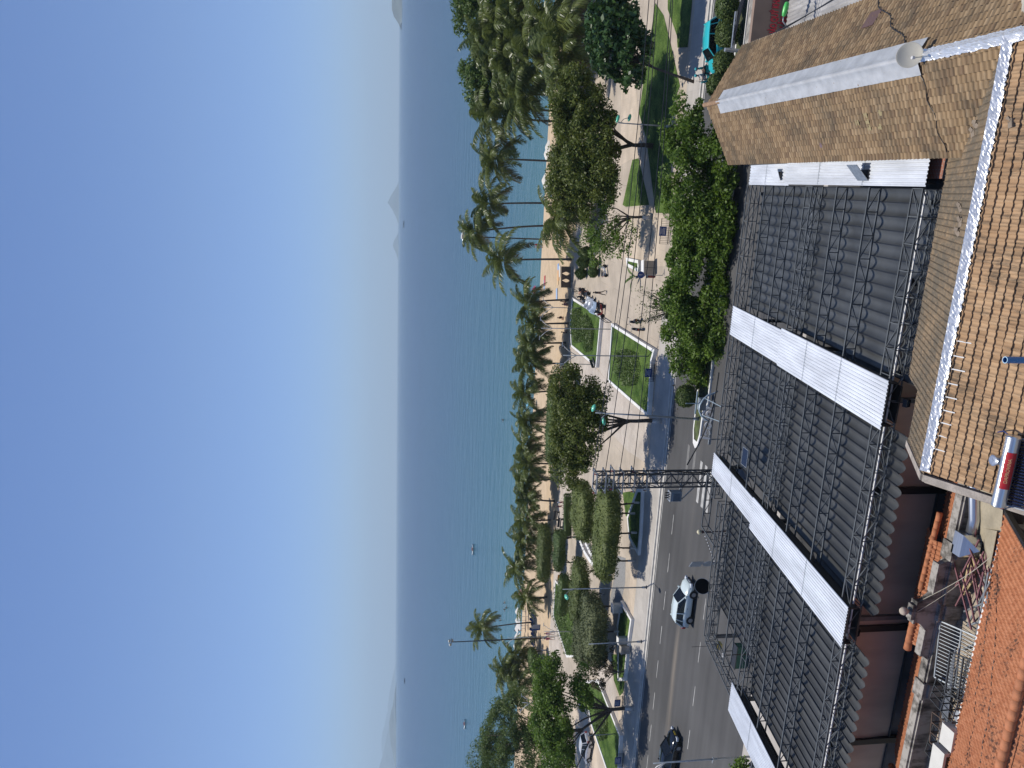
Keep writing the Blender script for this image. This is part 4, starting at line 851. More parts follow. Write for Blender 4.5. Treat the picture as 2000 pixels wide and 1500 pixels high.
# --- clipped trees: flat topped crowns on several trunks
def clip_mesh(r, rx, ry, h, m, parent, name='crown', leaf=.15, dens=95, p=4.2, lump=.2, fuzz=.09):
    n = int(1.2*dens*(rx*ry*4+2*(rx+ry)*h)); d = unit(r.normal(size=(n,3))*np.array([1,1,1.1]))
    k = (np.abs(d[:,0])**p + np.abs(d[:,1])**p + np.abs(d[:,2])**p)**(-1/p); S = np.array([rx,ry,h/2])
    ph = r.uniform(0,6,6); Q = d*k[:,None]*S
    w = 1 + lump*(np.sin(Q[:,0]*1.7+ph[0])*np.sin(Q[:,1]*1.5+ph[1])+.5*np.sin(Q[:,0]*3.7+ph[2]+Q[:,2]*2))*.5
    Q = Q*w[:,None]; Nn = unit(np.sign(Q)*np.abs(Q/S)**(p-1)/S); P = Q + r.normal(size=Q.shape)*fuzz - Nn*r.uniform(0,.12,(n,1))
    V, Fq = leaf_quads(P, unit(Nn*.6+np.array([0,0,.25])+r.normal(size=Nn.shape)*.75), leaf*1.25, r, .55)
    # dense inner twigs keep the crown opaque
    a, c = 28, 14; th = np.linspace(0,2*PI,a,endpoint=False); la = np.linspace(-1.5,1.5,c); g = np.array([[math.cos(l)*math.cos(t), math.cos(l)*math.sin(t), math.sin(l)] for l in la for t in th])
    kk = (np.abs(g)**p).sum(1)**(-1/p); G = g*kk[:,None]*S*.9; ww = 1 + lump*(np.sin(G[:,0]*1.7+ph[0])*np.sin(G[:,1]*1.5+ph[1])+.5*np.sin(G[:,0]*3.7+ph[2]+G[:,2]*2))*.5; G = G*ww[:,None]
    Fg = np.array([[j*a+i, j*a+(i+1)%a, (j+1)*a+(i+1)%a, (j+1)*a+i] for j in range(c-1) for i in range(a)]) + len(V)
    return np_mesh(name, np.concatenate([V,G]), np.concatenate([Fq,Fg]), m, parent)
def clipped(label, px, py, zc_, rx, ry, h, m, seed, rz=0.0, trunks=3, name='clipped_tree', leaf=.15, group='clipped flat topped trees', lime=True, base=None, fuzz=.09, lump=.2):
    p = Pz(px, py, zc_); r = np.random.default_rng(seed); rr = random.Random(seed); gz = .12
    t = thing(name, label, 'clipped tree' if trunks else 'hedge', (p[0],p[1],gz), rz, group)
    c = clip_mesh(r, rx, ry, h, m, t, leaf=leaf, fuzz=fuzz, lump=lump); c.location = (0,0,zc_-gz)
    for i in range(trunks):
        x = (-.65+1.3*i/max(1,trunks-1))*rx if trunks > 1 else 0; y = rr.uniform(-.4,.4)*ry; zt = zc_-gz-h*.25
        b = MB().tube([(x,y,-.02),(x+rr.uniform(-.15,.15),y,zt*.5),(x*.9,y*.8,zt)], [.11,.09,.08], 8).tube([(x,y,zt*.5),(x*.8+rr.uniform(-.8,.8),y*.6+rr.uniform(-.5,.5),zt)], [.07,.05], 6); b.build('trunk', K['bark'], t, smooth=True)
        if lime: MB().tube([(x,y,0),(x+.02,y,.85)], [.125,.115], 10).build('limewash_band', K['limewash'], t, smooth=True)
    return t
K['PINK'] = None
clipped('largest clipped tree with long flat crown over the pavement planter', 1183, 1040, 3.7, 5.3, 2.9, 2.0, LM['clip'], 61, .0, 5)
clipped('clipped tree behind the largest one reaching towards the beach path', 1137, 998, 3.6, 3.4, 3.6, 1.9, LM['clip'], 62, .1, 3)
clipped('clipped crown half hidden by the olive tree right of the flat trees', 1080, 820, 3.3, 6.5, 2.0, 1.7, LM['clipd'], 63, .0, 4)
clipped('far clipped tree with box shaped crown next to the beach palms', 1062, 1080, 3.2, 4.6, 2.2, 1.9, LM['clip'], 64, .05, 3)
clipped('small clipped tree in front of the far box shaped one', 1092, 1074, 2.9, 2.9, 1.9, 1.5, LM['clipd'], 65, .05, 2)
clipped('rounded clipped tree crossed by the single headed street lamp', 1130, 1158, 3.3, 4.3, 2.2, 1.9, LM['clip'], 66, -.1, 3)
clipped('narrow clipped tree along the shrub filled planter', 1100, 1162, 3.0, 3.2, 1.1, 1.6, LM['clipd'], 67, -.1, 2)
clipped('grey green shaggy clipped tree nearest the left pavement', 1158, 1228, 3.2, 3.6, 3.0, 2.3, LM['clipg'], 68, .1, 3, leaf=.18, fuzz=.12, lump=.2)
clipped('shaggy grey green clipped crown behind the nearest shaggy one', 1137, 1255, 3.3, 2.6, 2.2, 1.9, LM['clipg'], 69, .2, 2, leaf=.18, fuzz=.12)
clipped('small clipped bush tree on the sand by the left palms', 1040, 1288, 2.6, 2.0, 1.5, 1.4, LM['clipd'], 70, 0, 2)
a, c = Pz(1113.5,964,.12), Pz(1114.5,1051,.12); t = thing('clipped_hedge', 'long low clipped hedge along the beige beach path', 'hedge', ((a[0]+c[0])/2,(a[1]+c[1])/2,.12), math.atan2(c[1]-a[1],c[0]-a[0]))
o = clip_mesh(np.random.default_rng(71), math.hypot(a[0]-c[0],a[1]-c[1])/2, .55, 1.0, LM['clipd'], t, 'hedge', .12, 150, 8, .03); o.location = (0,0,.5)
# round and pointed clipped shrubs
def ball(label, px, py, zc_, r_, h, m, seed, p=2.0, name='clipped_shrub', group='round clipped shrubs on the median', stem=True, gz=.16, fixY=None):
    q = Pz(px, py, zc_); 
    if fixY: q = Py(px, py, fixY)
    t = thing(name, label, 'shrub', (q[0],q[1],gz), 0, group); zz = (q[2] if fixY else zc_)-gz
    c = clip_mesh(np.random.default_rng(seed), r_, r_, h, m, t, 'foliage', .13, 190, p, .05, .03); c.location = (0,0,zz)
    if stem: MB().tube([(0,0,-.02),(.02,.01,zz)], .05, 7).build('stem', K['bark'], t)
    return t
K['ball'] = leafmat('leaf_round_shrub', (.04,.075,.012), (.13,.175,.04), .55, .15, .7)
for i, (px, py, r_, lab) in enumerate(((1420,12,.95,'round clipped shrub at the right frame edge past the turquoise taxi'),(1421,65,1.0,'round clipped shrub in front of the middle of the turquoise taxi'),(1414,122,.9,'round clipped shrub in front of the bonnet of the turquoise taxi'),(1400,165,.85,'round clipped shrub half hidden behind the tip of the tiled gable'),(1340,774,.95,'single round clipped shrub at the rounded median end'))):
    ball(lab, px, py, 1.35, r_, r_*1.75, K['ball'], 80+i, 2.4, fixY=60.1)
for i, (px, py, r_, h, p, lab) in enumerate(((1135,534,.95,2.0,1.25,'pointed clipped shrub standing clear at the plaza edge'),(1140,512,1.0,2.3,1.3,'pointed clipped shrub between its two pointed neighbours'),(1144,494,.95,2.4,1.3,'pointed clipped shrub furthest under the light green tree'),(1158,531,.75,1.3,2.2,'ball shaped clipped shrub beside the parked silver scooter'),(1160,514,.7,1.2,2.2,'ball shaped clipped shrub behind the parked silver scooter'))):
    ball(lab, px, py, .9, r_, h, LM['clipd'], 90+i, p, 'clipped_cone' if p < 2 else 'clipped_shrub', 'clipped shrubs at the plaza edge', False, .12)
# --- planters with white walls
def planter(label, px, wall=.34, h=.42, z=.12, beds=(), seed=1):
    pts = [Vector(Pz(x, y, z+h)[:2]) for x, y in px]; n = len(pts); ar = sum(pts[i].x*pts[(i+1)%n].y-pts[(i+1)%n].x*pts[i].y for i in range(n))
    if ar < 0: pts = pts[::-1]
    c = sum(pts, Vector((0,0)))/n; t = thing('planter', label, 'planter', (c.x,c.y,z), 0, 'white walled planters of the promenade')
    inn = []
    for i in range(n):
        a, b_, d = pts[i-1], pts[i], pts[(i+1)%n]; e1, e2 = (b_-a).normalized(), (d-b_).normalized(); n1, n2 = Vector((-e1.y,e1.x)), Vector((-e2.y,e2.x)); m_ = (n1+n2)
        m_ = m_/max(.3,m_.length_squared)*2*1.0; inn.append(b_ + m_*wall)
    b = MB(); O = [(p.x-c.x,p.y-c.y) for p in pts]; I = [(p.x-c.x,p.y-c.y) for p in inn]
    vs = [(x,y,0) for x,y in O]+[(x,y,h) for x,y in O]+[(x,y,h) for x,y in I]+[(x,y,0) for x,y in I]; fs = []
    for i in range(n):
        j = (i+1)%n
        for k in range(3): fs.append((k*n+i, k*n+j, (k+1)*n+j, (k+1)*n+i))
    b.add(vs, fs).build('wall', K['white'], t)
    MB().prism(I, 0, h-.1).build('grass', K['grass'], t)
    r = np.random.default_rng(seed)
    for poly, hh, m in beds:
        P2 = [Pz(x,y,z+h) for x,y in poly]; xs = [p[0]-c.x for p in P2]; ys = [p[1]-c.y for p in P2]; N_ = 3600; Q = np.stack([r.uniform(min(xs),max(xs),N_), r.uniform(min(ys),max(ys),N_)],1)
        ins = np.zeros(N_, bool); j = len(xs)-1
        for i in range(len(xs)):
            cnd = ((ys[i] > Q[:,1]) != (ys[j] > Q[:,1])) & (Q[:,0] < (xs[j]-xs[i])*(Q[:,1]-ys[i])/(ys[j]-ys[i]+1e-9)+xs[i]); ins ^= cnd; j = i
        Q = Q[ins]; P = np.concatenate([Q, (h-.1+r.uniform(.0,hh,(len(Q),1)))],1); V, Fq = leaf_quads(P, unit(r.normal(size=P.shape)*.7+[0,0,.7]), .26, r, .4); o = np_mesh('shrub_bed', V, Fq, m, t); o['kind'] = 'stuff'
    return t
planter('white walled planter next to the beach with two long shrub beds', [(1117,581),(1173.5,615.5),(1164,718),(1115,677),(1113,630)], beds=(([(1118,608),(1133,600),(1140,622),(1137,668),(1125,670),(1117,645)],.55,LM['shrub']),([(1143,612),(1152,622),(1160,645),(1156,685),(1146,688),(1140,650)],.55,LM['shrub'])), seed=1)
planter('white walled planter with one round shrub bed beside the road', [(1194,631),(1278,683),(1272,705),(1265,812),(1261,811),(1187,745)], beds=(([(1205,690),(1220,680),(1245,690),(1250,725),(1243,752),(1222,755),(1207,735)],.7,LM['shrub']),), seed=2)
planter('narrow planter with grass under the largest clipped tree', [(1224,1010),(1228,1052),(1246,1085),(1250,1040),(1254,955),(1243,955)], h=.3, seed=3)
planter('planter with dark grass under the shaggy clipped trees', [(1212,1173),(1233,1210),(1226,1260),(1219,1330),(1206,1330),(1204,1220)], h=.35, seed=4)
planter('planter with a shrub bed in front of the forked tree', [(1167,1327),(1211,1437),(1207,1510),(1186,1510),(1152,1410),(1142,1330)], beds=(([(1165,1362),(1180,1372),(1186,1400),(1186,1440),(1175,1448),(1166,1420)],.6,LM['shrub']),), seed=5)
planter('long white edged planter of leafy shrubs beside the beach path', [(1084,1132),(1080,1203),(1100,1264),(1106,1284),(1125,1284),(1127,1230),(1115,1198),(1090,1140)], h=.3, beds=(([(1088,1142),(1084,1203),(1103,1262),(1108,1280),(1120,1280),(1118,1232),(1106,1198)],.8,LM['shrub']),), seed=6)
planter('small triangular white edged planter beside the utility cabinet', [(1222,503),(1246,508),(1248,532),(1224,520)], h=.3, seed=7)
# --- coconut palms
def frond(r, L, az, el, droop, wind):
    n = 12; ca, sa = math.cos(az), math.sin(az); pts = []; p = np.zeros(3); e = el
    for i in range(n+1):
        pts.append(p.copy()); d = np.array([math.cos(e)*ca, math.cos(e)*sa, math.sin(e)]) + wind*(i/n)**1.3; d /= np.linalg.norm(d); p = p + d*L/n; e -= droop/n*(.5+1.2*i/n)
    return np.array(pts)
def palm_crown(seed, nf=28, dry=3):
    r = np.random.default_rng(seed); V, Fq, Vd, Fd = [], [], [], []; wind = np.array([-.18,-.22,0.0])
    for k in range(nf):
        f = k/(nf-1); az = k*2.399+r.normal()*.2; el = 1.35-2.0*f+r.normal()*.12; L = r.uniform(3.4,4.3)*(.8 if f < .12 else 1); pts = frond(r, L, az, el, r.uniform(1.0,1.7)-(.6 if f > .8 else 0), wind*r.uniform(.5,1.4))
        VV, FF = (Vd, Fd) if k >= nf-dry else (V, Fq)
        T = np.gradient(pts, axis=0); T = unit(T); side = unit(np.cross(T, [0,0,1.0])+r.normal(size=3)*.02); up = np.cross(side, T)
        for i in range(len(pts)-1):                        # the rib
            w = .035*(1-i/len(pts))+.01; o = len(VV)*1; b0 = sum(len(x) for x in VV); VV.append(np.array([pts[i]-side[i]*w, pts[i]+side[i]*w, pts[i+1]+side[i+1]*w*.9, pts[i+1]-side[i+1]*w*.9])); FF.append(np.arange(4)+b0)
        m = 38
        for s in np.linspace(.1,.995,m):
            x = s*(len(pts)-1); i = min(int(x), len(pts)-2); q = pts[i]+(pts[i+1]-pts[i])*(x-i); ll = .95*math.sin(PI*min(1,(.12+.88*s))**.8*.98+.02)**.6*r.uniform(.85,1.1)+.12
            for sg in (-1,1):
                d = side[i]*sg*.75+T[i]*.62-up[i]*r.uniform(.1,.5); d /= np.linalg.norm(d); mid = q+d*ll*.5; d2 = d+np.array([0,0,-.75])+wind*.6; d2 /= np.linalg.norm(d2); tip = mid+d2*ll*.55; wv = unit(T[i]+r.normal(size=3)*.25)*.046
                b0 = sum(len(x) for x in VV) if False else None
                VV.append(np.array([q-wv, q+wv, mid+wv*.9, mid-wv*.9, tip+wv*.15, tip-wv*.15]))
                FF.append(('L', len(VV)-1))
    def fin(VV, FF):
        off = np.cumsum([0]+[len(x) for x in VV])[:-1]; A = np.concatenate(VV); out = []
        for x in VV and range(len(VV)):
            o = off[x]; out.append([o,o+1,o+2,o+3])
            if len(VV[x]) == 6: out.append([o+3,o+2,o+4,o+5])
        return A, np.array(out)
    return fin(V, Fq), fin(Vd, Fd) if dry else None
palm_meshes = []
for s in range(6):
    (A, Fa), dr = palm_crown(100+s, 22+s % 3*3, 3); o = np_mesh('fronds', A, Fa, LM['palm']); o2 = np_mesh('dry_fronds', dr[0], dr[1], LM['palmd']); palm_meshes.append((o.data, o2.data)); bpy.data.objects.remove(o); bpy.data.objects.remove(o2)
nut = MB(); rr = random.Random(4)
for i in range(9):
    a = i*.7; nut.lathe([(.02,-.14),(.1,-.08),(.12,0),(.09,.1),(.02,.14)], (.27*math.cos(a),.27*math.sin(a),-.25-.12*(i % 3)), 7)
nuto = nut.build('coconuts', mat('coconut_husk', (.13,.13,.04), .7, var=.3, scale=6), None, smooth=True); nutm = nuto.data; bpy.data.objects.remove(nuto)
trm = {}
def palm(label, px, py, Y, R, variant, bx=None, group='coconut palms along the beach', tr=.15):
    # px, py: where the photograph shows the heart of the crown; R: frond length; bx: sideways lean of the foot
    x, y, z = Py(px, py, Y); gz = sandz(Y); h = z-gz; lx = (bx if bx is not None else rnd.uniform(-.5,.5)); ly = rnd.uniform(-.4,.4)
    t = thing('coconut_palm', label, 'palm', (x+lx,y+ly,gz), 0, group); R *= (1.58 if R < 3.3 else 1.46)*rnd.uniform(.9,1.1); s = R/3.9
    for nm, me in (('fronds', palm_meshes[variant % 6][0]), ('dry_fronds', palm_meshes[variant % 6][1]), ('coconuts', nutm)):
        o = bpy.data.objects.new(nm, me); C.objects.link(o); o.parent = t; o.location = (-lx,-ly,h); o.rotation_euler = (rnd.uniform(-.12,.12), rnd.uniform(-.12,.12), rnd.uniform(-.5,.5)); o.scale = (s,s,s*rnd.uniform(.9,1.08))
    n = 10; pts = [(-lx*(i/n)**1.6, -ly*(i/n)**1.6, h*i/n-.05) for i in range(n+1)]
    MB().tube(pts, [tr*(1.5 if i == 0 else 1.12-.4*i/n) for i in range(n+1)], 9).build('trunk', K['palmbark'], t, smooth=True)
    return t
ordn = ['first','second','third','fourth','fifth','sixth','seventh','eighth','ninth','tenth','eleventh','twelfth','thirteenth','fourteenth','fifteenth','sixteenth']
row = [(1034,590,114,2.9),(1046,633,113,2.6),(1038,672,114,2.8),(1037,707,115,2.9),(1028,768,114,2.9),(1033,822,113,2.7),(1027,870,116,2.9),(1033,905,114,2.6),(1027,940,117,2.9),(1031,974,115,2.7),(1026,1018,117,2.9),(1027,1056,118,2.8),(1012,1108,118,3.1),(1030,1168,116,2.6)]
for i, (px, py, Y, R) in enumerate(row[::-1]): palm('%s palm from the left in the long low row between beach and promenade' % ordn[i], px, py, Y, R, i, tr=.14)
for i, (px, py, Y, R, lx, lab) in enumerate((
    (944,1227,128,2.9,.6,'lone tall palm with curved trunk beside the black floodlight mast'),
    (1012,1282,120,2.9,.2,'palm just left of the tall floodlight mast'),(990,1312,117,3.2,.0,'palm crown standing above its left group beside the feathery tree'),(1013,1345,112,3.3,0,'lowest palm of the left group in front of the sea'),
    (956,398,124,4.0,.5,'tall palm just right of the floodlight mast on the plaza side'),(930,452,126,2.9,1.4,'scraggly palm with grey dead fronds above the plaza'),(984,508,114,4.1,.4,'palm with heavy drooping crown and dark trunk at the plaza edge'),(1098,432,101,3.5,.2,'palm whose crown overlaps the light green tree'),
    (970,310,120,4.4,0,'palm standing free in front of the turquoise shallows'),(960,228,122,4.2,0,'tallest palm left of the leafy tree gap'),(1003,212,118,4.0,0,'palm leaning before the tallest one near the leafy gap'),(1028,185,112,4.0,0,'palm crown just above the olive tree at the right'),
    (944,70,122,4.2,0,'palm reaching furthest out over the sea at the right'),(980,58,118,4.2,0,'palm in the middle of the right hand cluster'),(996,118,116,4.2,0,'palm behind the dark glossy tree near the white parasol'),(1040,112,110,4.1,0,'palm with yellow ribs above the dark glossy tree'),(1028,62,112,4.1,0,'palm between the yellow ribbed palm and the frame edge'),(1072,34,106,4.2,0,'low spreading palm above the beach bar roof'),(1100,68,100,4.3,0,'lowest palm of the right cluster by the dark glossy tree'),(1106,122,99,3.6,0,'short palm half hidden between dark and olive trees'),(965,95,121,4.0,0,'palm crown hidden deep in the right cluster'),(1010,18,114,4.2,0,'palm cut by the right frame edge'))):
    palm(lab, px, py, Y, R, i, lx if lx else None, tr=.16 if i > 3 else .13)
# ================================================================== street furniture
def heightY(px, py, base): return Py(px, py, base[1])
def lamp(label, bpx, tpx, heads, name='street_lamp', r=.075, green=True, group='street lamps along the road', fixY=None, gz=.12):
    b = Pz(*bpx, gz) if not fixY else None
    if fixY: q = Py(*tpx, fixY); b = (q[0], fixY, gz)
    t = thing(name, label, 'street lamp', b, 0, group); top = Py(*tpx, b[1]); h = top[2]-b[2]; dx = top[0]-b[0]
    MB().tube([(0,0,-.02),(0,0,.5)], [r*1.7,r*1.5], 10).tube([(0,0,.5),(dx*.5,0,h*.5),(dx,0,h)], [r,r*.85,r*.6], 10).build('pole', K['greysteel'], t, smooth=True)
    MB().lathe([(r*2.6,0),(r*2.6,.04),(r*1.8,.06)], (0,0,0), 12).build('base_plate', K['darksteel'], t)
    for hx, hy, dY in heads:
        p = Py(hx, hy, b[1]+dY); e = Vector((p[0]-b[0], p[1]-b[1], p[2]-b[2])); s = Vector((dx*.86,0,h*.84)); mid1 = s + (e-s)*.25 + Vector((0,0,.55)); mid2 = s+(e-s)*.7+Vector((0,0,.5))
        MB().tube([s, s+Vector(((e-s).x*.06,(e-s).y*.06,.35)), mid1, mid2, e+Vector((0,0,.12))], [.04,.035,.032,.03,.03], 8).build('arm', K['greysteel'], t, smooth=True)
        d = (e-s); a = math.atan2(d.y, d.x); Mh = Matrix.Rotation(a,3,'Z') @ Matrix.Rotation(.25,3,'Y')
        MB().lathe([(.02,-.13),(.16,-.1),(.24,-.02),(.25,.05),(.17,.14),(.05,.18)], e, 18, 0, Mh @ Matrix.Diagonal((1.5,1,1))).build('lamp_head', K['lamp_green'], t, smooth=True)
    return t
lamp('twin headed green street lamp standing at the rounded median end', (1365,818), (1163,806), [(1160,797,-.2),(1180,823,.2)], r=.085)
lamp('twin headed green street lamp rising from the median tree by the tiled gable', (1310,247), (1206,240), [(1207,232,0),(1230,230,.2)])
lamp('single headed green street lamp in front of the rounded clipped tree', (1263,1147), (1099,1151), [(1107,1166,-1.6)])
lamp('plain grey pole with short arm between the shaggy tree and the road', (1253,1253), (1150,1258), [], name='signal_pole', group='grey poles')
lp = lamp('grey lamp pole with two curved white arms at the lower left road corner', (1470,1486), (1276,1491), [], name='corner_lamp', fixY=43.5, gz=0.1)
q = Py(1276,1491,43.5); hz = q[2]-.1
for e_ in ((-.9,-.3,.15),(-1.15,.45,.0)): MB().tube([(q[0]-lp.location.x,0,hz-.9),(e_[0]*.4,e_[1]*.4,hz-.35),(e_[0],e_[1],hz+e_[2]-.2)], .035, 8).build('arm', K['white'], lp, smooth=True)
MB().box((0,-.1,hz-4.4),(.5,.1,.08)).box((.1,-.1,hz-5.0),(.08,.1,.6)).build('bracket', K['steel'], lp)
def mast(label, tpx, Y, lights):
    p = Py(*tpx, Y); gz = sandz(Y); t = thing('floodlight_mast', label, 'light mast', (p[0],Y,gz), 0, 'floodlight masts on the beach'); h = p[2]-gz
    MB().tube([(0,0,-.05),(0,0,h)], [.13,.085], 10).build('pole', K['black'], t, smooth=True)
    MB().bar((-.7,0,h-.05),(.7,0,h-.05),.07).build('crossbar', K['darksteel'], t)
    for (dx, dz, s) in lights: MB().box((dx,-.1,h+dz),(s,.22,s*.8),0,0,Matrix.Rotation(.5,3,'X')).build('floodlight', K['white'] if s > .5 else K['steel'], t)
mast('black floodlight mast with a large white lamp near the plaza palms', (905,462), 132, [(0,.1,.75),(.6,.1,.4),(-.6,.0,.4)])
mast('tall black floodlight mast beside the lone curved palm', (881,1254), 116, [(-.4,.15,.45),(.3,.3,.45),(.4,-.2,.4)])
def thin(label, bpx, tpx, arms=2, gz=.12, rot=0.0):
    b = Pz(*bpx, gz); p = Py(*tpx, b[1]); h = p[2]-gz; t = thing('branching_lamp', label, 'garden lamp', b, rot, 'branching garden lamps')
    MB().tube([(0,0,-.02),(p[0]-b[0],0,h)], [.06,.045], 8).build('pole', K['greysteel'], t, smooth=True); x0 = p[0]-b[0]
    for k in range(arms):
        s = 1 if k % 2 else -1; z = h-.2-.9*(k//2); MB().tube([(x0,0,z-1.2),(x0+s*.5,0,z-.3),(x0+s*1.1,-.1,z+.35)], .04, 6).build('arm', K['white'], t, smooth=True)
        MB().box((x0+s*1.15,-.1,z+.36),(.5,.14,.06),.1).build('lamp_head', K['steel'], t)
thin('branching white garden lamp at the beach end of the nearer beach planter', (1139,602), (1062,600)); thin('branching white garden lamp on the paved strip between both large planters', (1198,643), (1057,641)); thin('branching garden lamp on the lawn above the blue sign', (1272,696), (1100,694)); thin('thin garden lamp at the left corner of the planter next to the beach', (1160,712), (1085,710), 1)
thin('branching garden lamp left of the curved palm trunk', (1126,1234), (1063,1233)); thin('slim garden lamp right of the tall floodlight mast', (1094,1242), (992,1246), 1); thin('branching garden lamp in front of the left palms', (1170,1385), (1020,1372)); thin('garden lamp post in the shrub planter beside the white estate car', (1205,1433), (1148,1437), 0)
# ------------------------------------------------------------------ lattice power pylon with transformer
PYY = 53.0; pt = Py(1161,937,PYY); PX = pt[0]; PH = pt[2]
K['darkgrey'] = mat('dull_pylon_steel', (.085,.09,.095), .55, .3, .15, 5); py_ = thing('lattice_pylon', 'grey lattice power pylon with cross arms standing at the far edge of the awning', 'pylon', (PX,PYY,0)); wx, wy = .52, .42
for sx in (-1,1):
    for sy in (-1,1): MB().bar((sx*wx,sy*wy,-.02),(sx*wx,sy*wy,PH),.1).build('leg', K['darkgrey'], py_)
lb = MB(); n = 13
for i in range(n):
    z0, z1 = PH*i/n, PH*(i+1)/n
    for sy in (-1,1):
        lb.bar((-wx,sy*(wy+.02),z0),(wx,sy*(wy+.02),z0),.05); a, c = ((-wx,wx) if i % 2 else (wx,-wx)); lb.bar((a,sy*(wy+.03),z0),(c,sy*(wy+.03),z1),.05)
    for sx in (-1,1):
        lb.bar((sx*(wx+.02),-wy,z0),(sx*(wx+.02),wy,z0),.05); a, c = ((-wy,wy) if i % 2 else (wy,-wy)); lb.bar((sx*(wx+.03),a,z0),(sx*(wx+.03),c,z1),.05)
lb.build('lattice_brace', K['darkgrey'], py_)
K['insul'] = flat('red_insulator', (.36,.07,.06), .4); K['insb'] = flat('brown_insulator', (.12,.05,.03), .3)
arms = [(PH-.05,-.95,.75),(PH-.75,-.9,.8),(PH-1.35,-.7,1.0),(PH-2.1,-1.0,.8),(PH-3.0,-.9,.9),(PH-4.0,-.8,.7)]
for i, (z, a, c) in enumerate(arms):
    for sy in (-1,1): MB().bar((a,sy*(wy+.1),z),(c,sy*(wy+.1),z),.09).build('cross_arm', K['steel'], py_)
    MB().bar((a+.1,-wy-.1,z),(a+.1,wy+.1,z),.07).bar((c-.1,-wy-.1,z),(c-.1,wy+.1,z),.07).bar((a,0,z-.4),(c,.1,z),.05).build('arm_tie', K['steel'], py_)
    for x in (a+.1, c-.1):
        MB().lathe([(.02,0),(.05,.02),(.03,.06),(.06,.09),(.03,.13),(.06,.16),(.02,.22)], (x,-wy-.1,z+.04), 8).build('insulator', K['insul'] if i in (0,2,4) else K['insb'], py_)
for k in range(3):
    pts = [(.55+.04*k, -.5, PH-1.2-.5*k)]+[(.75+.1*math.sin(j*1.7+k), -.55+.1*math.cos(j+k), PH-1.6-.6*k-j*.9) for j in range(1,9)]; MB().tube(pts, .035, 6).build('cable_bundle', K['black'], py_)
tq = Py(1318,968,PYY-.4); tr = thing('transformer', 'grey blue pole transformer with black bushings on the lattice pylon', 'transformer', (tq[0],PYY-.4,tq[2]-.45))
K['trans'] = flat('transformer_paint', (.25,.31,.36), .5)
MB().bbox(-.36,.36,-.3,.3,0,.85).build('tank', K['trans'], tr); MB().bbox(-.4,.4,-.34,.34,.85,.92).build('lid', K['steel'], tr)
for i in range(7): MB().bbox(-.3+i*.1-.012,-.3+i*.1+.012,-.42,-.3,.1,.75).build('cooling_fin', K['trans'], tr)
for i in range(3): MB().lathe([(.03,0),(.07,.03),(.04,.08),(.07,.11),(.04,.16),(.07,.19),(.02,.3)], (-.2+.2*i,.1,.92), 8).build('bushing', K['black'], tr)
for i in range(3): MB().lathe([(.03,0),(.05,.03),(.03,.06),(.02,.16)], (-.2+.2*i,-.18,.92), 8).build('bushing', K['insb'], tr)
MB().bar((-.45,0,-.05),(.9,0,-.05),.1).bar((-.4,.25,-.05),(.9,.25,-.05),.1).bar((-.35,0,-.1),(.75,0,-1.1),.08).build('support', K['steel'], tr)
# wires along the road
def wire(p0, p1, sag, r, label, group='overhead wires along the road'):
    p0, p1 = Vector(p0), Vector(p1); pts = [p0+(p1-p0)*i/24-Vector((0,0,4*sag*(i/24)*(1-i/24))) for i in range(25)]
    o = MB().tube(pts, r, 4).build('overhead_wire', K['black']); tag(o, label, 'wire', group)
for i, (z0, y0, px1, s, lab) in enumerate(((PH+.1,53.3,1244,.45,'topmost thin overhead wire from the head of the lattice pylon'),(PH+.05,52.8,1249,.55,'overhead wire just below the topmost one from the pylon head'),(PH-.7,52.7,1253,.5,'overhead wire from the second cross arm of the pylon'),(PH-2.0,53.2,1277,.5,'upper wire of the lower pair crossing the plaza'),(PH-2.9,52.7,1283,.35,'lower wire of the lower pair crossing the plaza'))):
    q = Py(px1, 0, y0); x0 = PX+.6; sl = (q[2]-z0)/(q[0]-x0); wire((x0,y0,z0),(x0+55,y0,z0+sl*55*.75), s*2.2, .03, lab)
a, c = Py(1342,908,52.5), Py(1404,728,50.0); pts = [Vector(a)+(Vector(c)-Vector(a))*i/12-Vector((0,0,.5*math.sin(PI*i/12))) for i in range(13)]
tag(MB().tube(pts, .05, 6).build('power_cable', K['black']), 'thick black power cable drooping from the pylon towards the lit sign', 'cable')
# ------------------------------------------------------------------ lettered sign and its arch
sg = thing('lettered_sign', 'white rounded letters on a blue grey sign board at the median end', 'sign', (0,0,0)); SY = 52.0
pa, pb = Py(1391,866,SY), Py(1385,786,SY); zb_ = (pa[2]+pb[2])/2; 
MB().bbox(pa[0]-.1,pb[0]+.1,SY,SY+.12,zb_-.2,zb_-.02).build('board', K['greysteel'], sg)
text_obj('lettering', 'leoloi', .95, K['white'], basis((1,0,0),(0,.3,1),((pa[0]+pb[0])/2,SY-.02,zb_+.27)), sg, .07, 1.12, 1.05, .03)
for x in (pa[0]+.3, pb[0]-.3): MB().bar((x,SY+.06,0.02),(x,SY+.06,zb_),.08).build('support', K['steel'], sg)
arc = thing('steel_arch', 'pale blue curved steel arch with guy rods over the lettered sign', 'arch', (0,0,0)); K['paleblue'] = flat('pale_blue_steel', (.42,.5,.53), .4, .3)
for off in (0,.22):
    pts = [Vector(Py(x, y, 51.0-off)) for x, y in ((1402,764),(1395,768),(1383,772),(1373,781),(1367,792),(1366,803),(1370,812),(1378,819),(1384,822))]; fine = []
    for i in range(len(pts)-1): fine += [pts[i], (pts[i]+pts[i+1])/2]
    MB().tube(fine+[pts[-1]], .07, 8).build('arch_tube', K['paleblue'], arc, smooth=True)
for a, c in (((1375,777),(1410,795)),((1369,810),(1408,824))): MB().tube([Py(*a,51.0), Py(*c,47.5)], .03, 6).build('guy_rod', K['paleblue'], arc)
